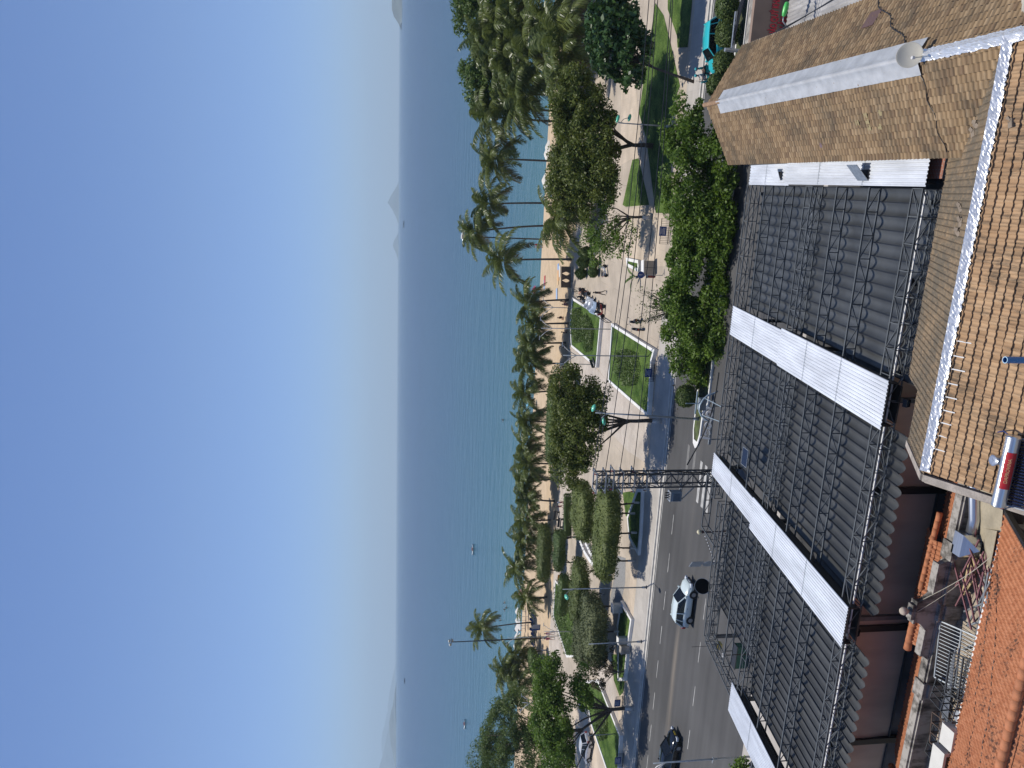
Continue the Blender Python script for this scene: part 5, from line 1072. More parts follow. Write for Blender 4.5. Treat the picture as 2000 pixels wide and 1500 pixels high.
p = Py(1371,789,51.2); MB().box(p,(.9,.4,.5)).build('control_box', K['greysteel'], arc); p = Py(1365,788,51.2); MB().bar((p[0]-.8,51.2,p[2]+.2),(p[0]+.9,51.2,p[2]+.2),.08).bar((p[0],51.2,p[2]),(p[0],51.2,p[2]+1.0),.06).build('spike', K['paleblue'], arc)
# ------------------------------------------------------------------ traffic signs
b = Pz(1294,538,.12); s = thing('pedestrian_sign', 'round blue pedestrian sign with white walking figure on the plaza', 'traffic sign', b); p = Py(1252,536,b[1]); h = p[2]-b[2]
MB().tube([(0,0.04,0),(0,.04,h+.1)], .035, 8).build('pole', K['greysteel'], s); R9 = Matrix.Rotation(math.radians(14),3,'Z') @ Matrix.Rotation(PI/2,3,'X')
MB().lathe([(.01,-.012),(.34,-.012),(.34,.012),(.01,.012)], (0,0,h), 32, 0, R9).build('disc', flat('sign_blue', (.01,.045,.19), .4), s, fix=True)
def pic(o, pts, w, d): 
    b_ = MB()
    for a, c in pts: b_.bar(R9 @ Vector((a[0],a[1],d))+Vector((0,0,h)), R9 @ Vector((c[0],c[1],d))+Vector((0,0,h)), w, .01)
    return b_
pb_ = pic(None, [((0,.1),(0,-.05)),((0,-.05),(.09,-.22)),((0,-.05),(-.07,-.22)),((0,.09),(.11,-.0)),((0,.09),(-.1,.0))], .05, .018); pb_.lathe([(.01,0),(.045,0),(.045,.01),(.01,.01)], R9 @ Vector((0,.18,.018))+Vector((0,0,h)), 12, 0, R9); pb_.build('pictogram', K['white'], s)
b = Py(1390,1101,47.0); s = thing('traffic_sign', 'grey back of a square and a round traffic plate on one post', 'traffic sign', (b[0],47.0,.1)); z1 = Py(1360,1101,47.0)[2]-.1; R8 = Matrix.Rotation(math.radians(-38),3,'Z')
MB().tube([(0,.03,0),(0,.03,z1+.45)], .04, 8).build('pole', K['steel'], s); MB().box((0,0,z1),(.8,.03,.85),0,0,R8).build('square_plate', K['greysteel'], s); MB().lathe([(.01,-.015),(.42,-.015),(.42,.015),(.01,.015)], (0,0,z1-.92), 28, 0, R8 @ Matrix.Rotation(PI/2,3,'X')).build('round_plate', K['greysteel'], s, fix=True)
# ------------------------------------------------------------------ notice boards on railings
def rail_sign(label, px, w=2.6, rot=0.0, bw=.9):
    b = Pz(*px, .12); t = thing('railing_notice', label, 'notice railing', b, rot, 'blue notices on railings'); rb = MB()
    for z in (.15,.95): rb.bar((-w/2,0,z),(w/2,0,z),.05)
    n = int(w/.16)
    for i in range(n+1): rb.bar((-w/2+w*i/n,0,.02),(-w/2+w*i/n,0,.95),.03)
    rb.build('railing', K['black'], t); MB().box((0,-.06,.75),(bw,.03,.7)).build('panel', flat('notice_blue', (.012,.045,.17), .45), t)
    lb = MB()
    for k in range(4): lb.box((0,-.08,.98-.13*k),(bw*(.7 if k != 1 else .5),.008,.035))
    lb.build('text_lines', K['white'], t); return t
rail_sign('blue notice on black railing beside the right lawn path', (1309,452), 2.4); rail_sign('blue notice on railing at the corner of the round bed planter', (1280,728), 1.8); rail_sign('blue notice on railing right of the forked tree', (1218,1372), 1.6); rail_sign('blue notice on railing at the left frame edge', (1219,1484), 1.8)
# ------------------------------------------------------------------ cut-out wall at the beach access
a, c = Pz(1117.5,521,.05), Pz(1117,562,.05); s = thing('cutout_wall', 'brown beach wall with vase shaped gaps between its panels', 'wall', ((a[0]+c[0])/2,(a[1]+c[1])/2,.05), math.atan2(a[1]-c[1],a[0]-c[0])); L_ = math.hypot(a[0]-c[0],a[1]-c[1]); K['brownwall'] = mat('brown_render', (.20,.135,.085), .9, var=.15, scale=1.5)
MB().bbox(-L_/2,L_/2,-.3,.3,-.03,.22).build('plinth', K['concrete'], s); hh = 1.35
for i in range(3):
    x0, x1 = -L_/2+L_*i/3, -L_/2+L_*(i+1)/3; g = .22
    prof = lambda k: (.0 if k in (0,5) else (.26 if k in (2,3) else .12)); ls = [(x0+(prof(k) if i > 0 else 0)*1.0+(.0), .22+hh*k/5) for k in range(6)]; rs = [(x1-(prof(k) if i < 2 else 0), .22+hh*k/5) for k in range(6)]
    MB().extr(ls[::-1]+rs if False else [*rs, *ls[::-1]], 'y', -.12, .12).build('panel', K['brownwall'], s, fix=True)
MB().bbox(-L_/2,L_/2,-.16,.16,.22+hh,.3+hh).build('coping', K['brownwall'], s)
# ------------------------------------------------------------------ cabinet, bins, benches, boxes, curved wall
b = Pz(1279,524,.12); s = thing('utility_cabinet', 'beige utility cabinet with dark top on the plaza by the pedestrian sign', 'cabinet', b, .25); MB().bbox(-.7,.7,-.35,.35,.0,1.25).build('body', mat('cabinet_paint',(.33,.29,.23),.6,var=.1,scale=2), s); MB().bbox(-.78,.78,-.42,.42,1.25,1.33).build('top', K['white'], s); MB().bbox(-.02,.02,-.36,-.35,.1,1.15).build('door_seam', K['black'], s)
b = Pz(1278,538,.12); s = thing('red_box', 'small dark red box beside the beige utility cabinet', 'box', b, .2); MB().bbox(-.25,.25,-.2,.2,0,.7).build('body', flat('dark_red', (.22,.03,.025), .5), s); MB().bbox(-.28,.28,-.23,.23,.7,.75).build('lid', K['black'], s)
r = np.random.default_rng(77); b = Pz(1250,540,.12); t = thing('banana_plant', 'young palm like plant with broad arching leaves behind the pedestrian sign', 'plant', b); VV, FF = [], []
for k in range(7):
    az = k*2.4; ps = frond(r, 1.9, az, 1.15-.1*k, 1.5, np.zeros(3)); T = unit(np.gradient(ps, axis=0)); sd_ = unit(np.cross(T,[0,0,1.0]))
    for i in range(len(ps)-1):
        w0, w1 = .17*math.sin(PI*min(1,(i+.3)/len(ps))), .17*math.sin(PI*min(1,(i+1.3)/len(ps))); o = len(VV)*4; VV.append(np.array([ps[i]-sd_[i]*w0, ps[i]+sd_[i]*w0, ps[i+1]+sd_[i+1]*w1, ps[i+1]-sd_[i+1]*w1])); FF.append(np.arange(4)+o)
o = np_mesh('leaves', np.concatenate(VV), np.array(FF), LM['shrub'], t); o.location = (0,0,.5); MB().tube([(0,0,0),(0,0,.6)], [.09,.05], 8).build('stem', K['bark'], t)
for i, (px, lab, w, h_) in enumerate((((1216,1187),'pale utility box with cream lid by the shaggy clipped trees',1.0,1.2),((1226,1250),'white topped utility box behind the plain grey pole',.7,1.1),((1228,1268),'dark grey utility box left of the plain pole',.8,.9))):
    b = Pz(*px, .3); s = thing('utility_box', lab, 'utility box', (b[0],b[1],.3), .2, 'utility boxes by the pavement'); MB().bbox(-w/2,w/2,-.35,.35,0,h_).build('body', [K['greysteel'],K['greysteel'],K['concrete']][i], s); MB().bbox(-w/2-.05,w/2+.05,-.4,.4,h_,h_+.08).build('lid', K['white'] if i < 2 else K['concrete'], s)
for i, (pts, lab) in enumerate((([(1122,1030),(1131,1052),(1143,1080),(1156,1100),(1161,1104)],'outer curved white seat wall beneath the clipped trees'),([(1135,1042),(1143,1058),(1152,1078),(1160,1090)],'inner curved white seat wall beside the pink paving'))):
    P3 = [Vector(Pz(x,y,.5)) for x,y in pts]; s = thing('curved_seat_wall', lab, 'seat wall', (P3[0].x,P3[0].y,.12), 0, 'curved seat walls'); b_ = MB(); fine = []
    for k in range(len(P3)-1):
        for q_ in range(5): fine.append(P3[k]+(P3[k+1]-P3[k])*q_/5)
    fine.append(P3[-1]); vs = []
    for k, p_ in enumerate(fine):
        d = (fine[min(k+1,len(fine)-1)]-fine[max(k-1,0)]).normalized(); n_ = Vector((-d.y,d.x,0))*.28
        for sd_, z_ in ((-1,.0),(-1,.45),(1,.45),(1,.0)): q_ = p_+n_*sd_; vs.append((q_.x-P3[0].x,q_.y-P3[0].y,z_))
    m_ = len(fine); b_.add(vs, [(k*4+j, k*4+(j+1)%4, (k+1)*4+(j+1)%4, (k+1)*4+j) for k in range(m_-1) for j in range(4)]+[(0,1,2,3),tuple((m_-1)*4+j for j in (3,2,1,0))]); b_.build('wall', K['white'], s, fix=True)
    for q_ in (3, 9): 
        p_ = fine[q_]-P3[0]; MB().tube([(p_.x,p_.y,.45),(p_.x,p_.y,.8),(p_.x+.8,p_.y-.5,.8),(p_.x+.8,p_.y-.5,.0)], .05, 8).build('handrail', K['steel'], s, smooth=True)
for i, (px, rz, lab) in enumerate((((1092,1008),-.2,'dark bench on the beige beach path by the long hedge'),((1100,1022),-.2,'second dark bench nearer the far box shaped clipped tree'),((1166,708),1.2,'bench at the left end of the planter next to the beach'))):
    b = Pz(*px,.12); t = thing('park_bench', lab, 'bench', b, rz, 'dark park benches'); MB().bbox(-.9,.9,-.22,.22,.4,.46).build('seat', K['darksteel'], t); MB().bbox(-.9,.9,.2,.25,.5,.85).build('backrest', K['darksteel'], t)
    for x in (-.75,.75): MB().bbox(x-.04,x+.04,-.2,.2,0,.4).build('leg', K['black'], t)
b = Pz(1104,1128,.12); s = thing('orange_notice', 'small orange notice board by the far clipped trees', 'notice', b); MB().bbox(-.5,.5,-.03,.03,.5,1.2).build('panel', flat('orange_panel', (.5,.22,.03), .5), s); MB().bar((-.4,0,0),(-.4,0,.5),.05).bar((.4,0,0),(.4,0,.5),.05).build('legs', K['darksteel'], s)
# chain-link gate between the planters
a, c = Pz(1173,616,.12), Pz(1194,630,.12); s = thing('low_fence', 'low dark fence closing the path between the two planters', 'fence', a, math.atan2(c[1]-a[1],c[0]-a[0])); L_ = math.hypot(a[0]-c[0],a[1]-c[1])
MB().bar((0,0,.7),(L_,0,.7),.06).bar((0,0,.35),(L_,0,.35),.05).build('rail', K['black'], s)
for x in (0.05, L_/2, L_-.05): MB().bar((x,0,0),(x,0,.75),.07).build('post', K['black'], s)
# ------------------------------------------------------------------ neighbour at the right frame edge: banner, sheet roof, lamp, poles
nb = thing('neighbour_building', 'neighbouring building with brown fascia and grey sheet roof at the right frame edge', 'building', (0,0,0))
NYY = 44.5; a = Py(1492,85,NYY); c = Py(1478,-60,NYY); z0 = Py(1555,0,NYY)[2]; z1 = Py(1478,0,NYY)[2]; x0 = 6.9
K['fascia'] = mat('brown_fascia', (.26,.18,.13), .7, var=.1, scale=1); K['asbestos'] = mat('fibre_cement_sheet', (.33,.32,.31), .9, var=.25, scale=1.2, stretch=(3,.6,1), fine=.15)
MB().bbox(x0+.6,22,NYY+.2,NYY+.5,z0,z1).build('fascia', K['fascia'], nb); MB().bbox(x0+.6,22,20,NYY+.19,-.05,z0-.4).build('wall', K['cream_wall'], nb)
MB().bbox(x0+.3,22,NYY+.52,NYY+1.3,z1-.3,z1-.15).build('awning', K['concrete'], nb); MB().bbox(x0+.3,22,NYY+1.32,NYY+1.42,z1-.5,z1-.1).build('awning_edge', K['kerb'], nb)
b_ = MB(); n = 60; vs = []
for j, (y, z) in enumerate(((NYY-.2,z0+.5),(NYY-9,z0+.95))):
    for i in range(n*4+1): vs.append((x0+.5+i*.055, y, z+.025*math.sin(i*PI/2)))
b_.add(vs, [(i, i+1, n*4+2+i, n*4+1+i) for i in range(n*4)]); b_.build('sheet_roof', K['asbestos'], nb)
K['redtext'] = flat('red_lettering', (.62,.025,.045), .5)
zt_ = (z0*.38+z1*.62); qa, qb = Py(1512,43,NYY+.17), Py(1530,50,NYY+.17); text_obj('lettering', 'KÍNH CHÀO QUÝ KHÁCH', .56, K['redtext'], basis((1,0,0),(0,0,1),qa), nb, .02, 1.0, .52, .018); text_obj('lettering', 'DV ĂN', .56, K['redtext'], basis((1,0,0),(0,0,1),qb), nb, .02, 1.0, .55, .018)
K['pink'] = mat('salmon_wall', (.55,.25,.17), .8, var=.1, scale=2)
MB().bbox(x0+4.6,22,36,38.4,z0-.5,z0+1.4).bbox(x0+3.7,x0+4.6,33.8,35.2,z0-.5,z0+1.2).build('salmon_wall', K['pink'], nb); MB().bbox(x0+4.4,22,35.8,38.6,z0+1.4,z0+1.55).bbox(x0+3.5,x0+4.6,33.6,35.4,z0+1.2,z0+1.32).build('coping', K['kerb'], nb)
p = Py(1534,18,42.0); s = thing('green_street_lamp', 'bright green lamp head on a curved arm in front of the brown fascia', 'street lamp', p, -.35)
RL = Matrix.Rotation(PI/2,3,'Y'); MB().lathe([(.02,-.36),(.09,-.33),(.13,-.15),(.14,.1),(.11,.32),(.03,.37)], (0,0,0), 14, 0, RL).build('lamp_head', flat('bright_green', (.10,.55,.12), .35), s, smooth=True, fix=True); MB().tube([(-.36,0,0),(-.6,0,-.05),(-.85,-.1,-.35),(-.95,-.15,-1.0),(-.95,-.15,-p[2])], .035, 8).build('arm', K['steel'], s, smooth=True)
s = thing('service_pole', 'grey service pole with cross bar and cables at the gable of the tiled house', 'pole', (7.15,41.6,0)); MB().tube([(0,0,0),(0,0,9.0)], .1, 10).build('pole', K['steel'], s); MB().bar((-.1,0,8.6),(1.9,.1,8.55),.12).build('cross_bar', K['steel'], s); MB().bar((.3,.2,5.0),(.0,.1,8.9),.05).build('brace', K['steel'], s)
for i in range(6):
    a = Vector((7.3+.25*i,41.6,8.6)); c = Vector((22,36+2.2*i,9.5-.5*i)); wire(a, c, .3+.1*i, .022, ['uppermost black wire from the service pole to the right','black wire spreading second from the service pole','black wire spreading third from the service pole','black wire spreading fourth from the service pole','black wire spreading fifth from the service pole','lowest black wire spreading from the service pole'][i], 'wires from the service pole')
for i in range(3):
    a = Vector((7.2,41.0,8.2-.15*i)); c = Vector((8.4+.25*i,27,8.3-.2*i)); wire(a, c, .25, .022, ['black wire running along the right eave nearest the tiles','black wire running along the right eave beside the first','black wire running along the right eave furthest from the tiles'][i], 'wires along the right eave')
# ================================================================== vehicles
def carpaint(name, col, rough=.25, metal=.3):
    m = mat(name, col, rough, metal, .04, 1.5); b = m.node_tree.nodes['Principled BSDF']; b.inputs['Coat Weight'].default_value = .6; b.inputs['Coat Roughness'].default_value = .08; return m
K['plastic'] = flat('dark_plastic', (.02,.02,.022), .6); K['lampglass'] = flat('headlamp_glass', (.6,.62,.64), .1); K['taillamp'] = flat('tail_lamp', (.35,.015,.015), .2); K['alloy'] = flat('alloy_rim', (.42,.43,.44), .3, .7)
def car(label, loc, rz, L, W, Ht, paint, prof, gh, plate=None, taxi=False, wb=None, name='parked_car', cat='car'):
    # prof: stations (x, top z, half width, bottom z); gh: greenhouse (x0 tail base, x1 tail top, x2 windscreen top, x3 windscreen base)
    t = thing(name, label, cat, loc, rz, 'cars on the road and paths'); vs = []; n = 11
    for x, zt, w, zb in prof:
        ring = [(0,zb),(w*.8,zb),(w*.97,zb+.1),(w,zb+.3),(w*1.0,zt-.3),(w*.97,zt-.12),(w*.9,zt-.02),(w*.6,zt+.015),(0,zt+.03)]
        ring = ring + [(-y,z) for y, z in ring[-2:0:-1]]
        vs += [(x,y,z) for y, z in ring]
    k = len(ring); m = len(prof); fs = [(i*k+j, i*k+(j+1)%k, (i+1)*k+(j+1)%k, (i+1)*k+j) for i in range(m-1) for j in range(k)]+[tuple(range(k))[::-1], tuple((m-1)*k+j for j in range(k))]
    body = MB().add(vs, fs).build('body', paint, t, smooth=True, fix=True); md = body.modifiers.new('edge','BEVEL'); md.width = .02; md.limit_method = 'ANGLE'; md.angle_limit = .9
    x0, x1, x2, x3 = gh; zb = prof[m//2][1]-.04; w = prof[m//2][2]
    def ringg(x, z, f): return [(x,w*f,z)]
    b_ = [(x0,zb,.90),(x1,Ht-.06,.72),((x1+x2)/2,Ht-.03,.745),(x2,Ht-.07,.73),(x3,zb,.90)]
    bot = [(x, w*.92, zb) for x in (x0, x1*.9+x0*.1, (x1+x2)/2, x2*.6+x3*.4, x3)]; top = [(x0,w*.90,zb),(x1,w*.72,Ht-.06),((x1+x2)/2,w*.745,Ht-.03),(x2,w*.72,Ht-.07),(x3,w*.9,zb)]
    g = MB(); V = [*bot, *top, *[(x,-y,z) for x,y,z in bot], *[(x,-y,z) for x,y,z in top]]
    F_ = []
    for i in range(4): F_ += [(i,i+1,5+i+1,5+i), (10+i+1,10+i,15+i,15+i+1)]
    for i in range(4): F_.append((5+i,5+i+1,15+i+1,15+i))
    g.add(V, F_).build('windows', K['glass'], t, fix=True)
    r_ = MB(); T = [(x1-.04,w*.735,Ht-.05),((x1+x2)/2,w*.76,Ht-.005),(x2+.03,w*.735,Ht-.055)]
    vs = [];
    for x, y, z in T: vs += [(x,y,z-.05),(x,y*.92,z),(x,0,z+.035),(x,-y*.92,z),(x,-y,z-.05)]
    r_.add(vs, [(i*5+j,i*5+j+1,(i+1)*5+j+1,(i+1)*5+j) for i in range(2) for j in range(4)]).build('roof', paint, t, smooth=True, fix=True)
    for s in (-1,1):
        xm = (x1+x2)/2-.02; xq = x1*.72+x0*.28+.25
        for a_, c_, w_ in (((x3,s*w*.915,zb),(x2,s*w*.735,Ht-.06),.07),((x0,s*w*.915,zb),(x1,s*w*.735,Ht-.05),.11),((xm,s*w*.93,zb),(xm,s*w*.76,Ht-.04),.08),((xq,s*w*.93,zb),(x1+.3,s*w*.75,Ht-.05),.06)): MB().bar(a_, c_, w_).build('pillar', paint, t)
    wbx = wb or L*.3
    for sx in (-1,1):
        for sy in (-1,1):
            M9 = Matrix.Rotation(-sy*PI/2,3,'X'); q = (sx*wbx, sy*(W/2-.09), .32)
            MB().lathe([(.02,-.1),(.33,-.1),(.39,-.08),(.39,.086),(.02,.086)], q, 20, 0, M9).build('wheel_arch', K['black'], t)
            wl = MB().lathe([(.02,-.1),(.29,-.1),(.325,-.06),(.325,.07),(.29,.1),(.2,.1),(.2,.09),(.02,.09)], q, 22, 0, M9).build('wheel', K['rubber'], t)
            rm = MB().lathe([(.01,.095),(.06,.115),(.06,.1),(.19,.105),(.2,.095)], q, 20, 0, M9)
            for k in range(5): a = k*2*PI/5; v1 = M9 @ Vector((.05*math.cos(a),.05*math.sin(a),.112)); v2 = M9 @ Vector((.19*math.cos(a),.19*math.sin(a),.112)); rm.bar(Vector(q)+v1, Vector(q)+v2, .035)
            rm.build('rim', K['alloy'], wl)
    xf, xr = prof[-1][0], prof[0][0]; zf = prof[-2][1]
    for s in (-1,1):
        MB().box((prof[-2][0]+.02,s*W*.36,zf-.13),(.36,.3,.16),s*-.25).build('headlight', K['lampglass'], t); MB().box((xr+.06,s*W*.42,prof[1][1]-.18),(.16,.2,.3)).build('tail_light', K['taillamp'], t)
        MB().box((x3-.1,s*(W/2+.06),zb+.06),(.12,.2,.13)).build('wing_mirror', paint if not plate else K['plastic'], t); MB().box((-.1,s*(W/2-.0),zb-.2),(.16,.03,.03)).box((-1.0 if L > 4.1 else -.85,s*(W/2-.0),zb-.2),(.16,.03,.03)).build('door_handles', K['chrome'], t)
    MB().box((xf-.04,0,.36),(.14,W*.78,.24)).build('grille', K['plastic'], t); MB().box((xr+.05,0,.4),(.14,W*.8,.14)).build('rear_bumper', K['plastic'], t)
    MB().box((xf+.045,0,.5),(.02,.5,.13)).build('number_plate', plate or K['white'], t)
    return t
mpv = [(-2.1,.82,.66,.36),(-2.02,1.0,.80,.28),(-1.3,1.03,.85,.24),(0,1.0,.86,.24),(1.0,.98,.86,.24),(1.75,.86,.82,.24),(2.05,.68,.70,.28),(2.13,.56,.55,.34)]
sedan = [(-2.25,.72,.66,.36),(-2.15,.92,.80,.28),(-1.4,.98,.87,.22),(0,.96,.88,.22),(1.0,.94,.88,.22),(1.85,.80,.84,.22),(2.2,.62,.70,.26),(2.28,.5,.55,.32)]
mid = Pz(1352,1182,.3); car('silver people carrier driving right along the middle of the road', (-35.35,57.65,0), math.radians(-2), 4.25, 1.75, 1.62, carpaint('pale_silver_paint', (.62,.70,.68), .3, .0), mpv, (-1.98,-1.55,.35,1.15), wb=1.28, name='silver_car')
car('black car with yellow plate entering at the lower left frame edge', (-50.7,57.1,0), math.radians(-3), 4.5, 1.8, 1.5, carpaint('black_paint_car', (.006,.007,.009), .15, .2), sedan, (-1.75,-1.15,.3,1.15), plate=flat('yellow_plate', (.65,.42,.02), .5), wb=1.35, name='black_car')
tx = car('turquoise taxi on the far carriageway behind the round median shrubs', (11.3,63.9,0), PI+math.radians(4), 4.3, 1.78, 1.6, carpaint('turquoise_paint', (.03,.50,.53), .3, .1), mpv, (-2.0,-1.6,.4,1.2), wb=1.3, name='turquoise_taxi', cat='taxi')
b = Pz(1157,1466,.13); car('white estate car parked on the path below the feathery tree', (b[0],b[1]+.6,.13), math.radians(168), 4.5, 1.8, 1.6, carpaint('white_paint_car', (.6,.6,.6), .25, .1), mpv, (-2.0,-1.65,.4,1.2), wb=1.32, name='white_car')
# ------------------------------------------------------------------ motorbikes and scooters
def motorbike(label, loc, rz, body, seat=None, box=False, cover=None, name='motorbike', lean=.12, group='parked motorbikes and scooters'):
    t = thing(name, label, 'motorbike', loc, rz, group); t.rotation_euler = (lean,0,rz); RX9 = Matrix.Rotation(PI/2,3,'X'); seat = seat or K['black']
    for x in (-.62,.62):
        w_ = MB().lathe([(.17,-.04),(.24,-.05),(.275,-.03),(.275,.03),(.24,.05),(.17,.04)], (x,0,.275), 18, 0, RX9).build('wheel', K['rubber'], t); MB().lathe([(.02,-.04),(.17,-.03),(.17,.03),(.02,.04)], (x,0,.275), 12, 0, RX9).build('rim', K['alloy'], w_)
    MB().add([(-.85,.13,.55),(-.35,.17,.42),(.05,.15,.3),(.35,.14,.32),(.5,.16,.55),(.58,.12,.95),(.42,.1,.9),(.3,.12,.45),(0,.13,.42),(-.3,.17,.68),(-.85,.1,.75)]+[(-.85,-.13,.55),(-.35,-.17,.42),(.05,-.15,.3),(.35,-.14,.32),(.5,-.16,.55),(.58,-.12,.95),(.42,-.1,.9),(.3,-.12,.45),(0,-.13,.42),(-.3,-.17,.68),(-.85,-.1,.75)], [tuple(range(11)), tuple(range(11,22))[::-1]]+[(i,11+i,11+(i+1)%11,(i+1)%11) for i in range(11)]).build('body', body, t, fix=True)
    MB().add([(-.8,.14,.74),(-.3,.15,.7),(.0,.1,.68),(-.0,.08,.76),(-.35,.13,.8),(-.8,.1,.84)]+[(-.8,-.14,.74),(-.3,-.15,.7),(.0,-.1,.68),(0,-.08,.76),(-.35,-.13,.8),(-.8,-.1,.84)], [tuple(range(6)),tuple(range(6,12))[::-1]]+[(i,6+i,6+(i+1)%6,(i+1)%6) for i in range(6)]).build('seat', seat, t, fix=True)
    MB().tube([(.62,0,.28),(.5,0,.9),(.46,0,1.02)], .035, 8).tube([(.36,.34,1.02),(.46,.1,1.05),(.46,-.1,1.05),(.36,-.34,1.02)], .022, 6).build('fork', K['steel'], t)
    MB().lathe([(.02,-.05),(.08,-.03),(.09,.03),(.03,.07)], (.58,0,.92), 12, 0, Matrix.Rotation(PI/2,3,'Y')).build('headlight', K['lampglass'], t); MB().box((-.88,0,.68),(.06,.16,.08)).build('tail_light', K['taillamp'], t)
    for s in (-1,1): MB().tube([(.38,s*.3,1.02),(.36,s*.36,1.2)], .01, 5).box((.36,s*.38,1.24),(.02,.1,.07)).build('mirror', K['black'], t)
    MB().tube([(-.1,-.17,.3),(-.7,-.2,.34)], .05, 8).build('exhaust', K['chrome'], t)
    if box: MB().box((-.95,0,1.05),(.5,.5,.45)).build('delivery_box', K['white'], t)
    if cover:
        n = 12; vs = []; rr2 = random.Random(hash(label) % 999)
        for i in range(n+1):
            x = -.95+1.75*i/n; h = .86+.32*math.exp(-((x-.45)/.28)**2)-.15*(1 if i in (0,n) else 0)
            for j in range(9):
                u = -1+2*j/8; vs.append((x+.03*rr2.uniform(-1,1), u*(.2+.2*abs(u)), max(.3, h*(1-.62*abs(u)**2.2))+.03*rr2.uniform(-1,1)))
        MB().add(vs, [(i*9+j,i*9+j+1,(i+1)*9+j+1,(i+1)*9+j) for i in range(n) for j in range(8)]).build('cover', cover, t, smooth=True)
    return t
K['redbike'] = flat('red_fairing', (.30,.03,.02), .3); K['whitebike'] = flat('white_fairing', (.55,.56,.57), .3); K['greybike'] = flat('grey_fairing', (.18,.19,.2), .3); K['tealbike'] = flat('teal_fairing', (.03,.38,.36), .3)
K['cover1'] = mat('silver_cover', (.42,.44,.47), .4, .3, .1, 3, bump=.4, bscale=5); K['cover2'] = mat('pale_blue_cover', (.36,.46,.58), .5, 0, .1, 3, bump=.4, bscale=5)
bk = [((1141,574),K['black'],None,'dark scooter at the beach end of the parked row'),((1146,579),K['black'],None,'black motorbike second from the beach end of the row'),((1152,582),K['greybike'],None,'grey motorbike in front of the standing person in black'),((1156,592),K['greybike'],K['cover1'],'motorbike under a crumpled silver cover in the parked row'),((1162,596),K['black'],K['cover1'],'motorbike under the second silver cover in the parked row'),((1168,602),K['black'],K['cover2'],'motorbike under a pale blue cover in the parked row'),((1176,604),K['black'],None,'black motorbike between the blue cover and the orange one'),((1182,608),K['redbike'],None,'orange red motorbike at the road end of the parked row')]
for i, (p, m_, cv, lab) in enumerate(bk): b = Pz(*p,.12); motorbike(lab, b, math.radians(168)+.1*math.sin(i*2), m_, cover=cv)
b = Pz(1250,629,.12); motorbike('black motorbike parked upright by the right edge of the round bed planter', b, 1.9, K['black']); b = Pz(1254,645,.12); motorbike('black motorbike parked along the wall of the round bed planter', b, 1.7, K['black'])
b = Pz(1186,529,.12); motorbike('silver white scooter parked beside the ball shaped shrubs', b, .6, K['whitebike'])
b = Pz(1352,446,0); motorbike('motorbike with a white delivery box under the median trees', (b[0],64.0,0), 2.9, K['black'], box=True, lean=.02); mb_ride = motorbike('dark motorbike ridden past the blue notice on the far carriageway', (Pz(1352,432,0)[0]+1.6,64.6,0), 3.0, K['black'], lean=0)
b = Pz(1375,155,0); teal1 = motorbike('teal motorbike carrying two riders behind the turquoise taxi', (b[0],65.6,0), PI+.05, K['tealbike'], lean=0)
b = Pz(1131,568,.12); t = thing('bicycle', 'black bicycle leaning on the corner of the planter next to the beach', 'bicycle', b, 1.2); RX9 = Matrix.Rotation(PI/2,3,'X')
for x in (-.52,.52): MB().lathe([(.31,-.02),(.34,-.02),(.34,.02),(.31,.02),(.31,-.02)], (x,0,.34), 20, 0, RX9, False).build('wheel', K['rubber'], t)
MB().tube([(-.52,0,.34),(-.1,0,.3),(.42,0,.75),(-.15,0,.8),(-.1,0,.3)], .025, 6).tube([(-.52,0,.34),(-.15,0,.8),(-.17,0,.95)], .02, 6).tube([(.52,0,.34),(.4,0,.85),(.38,0,1.0)], .022, 6).build('frame', K['black'], t)
MB().tube([(.38,.28,1.0),(.4,0,1.02),(.38,-.28,1.0)], .018, 6).build('handlebar', K['steel'], t); MB().box((-.18,0,.97),(.26,.14,.06)).build('saddle', K['black'], t)
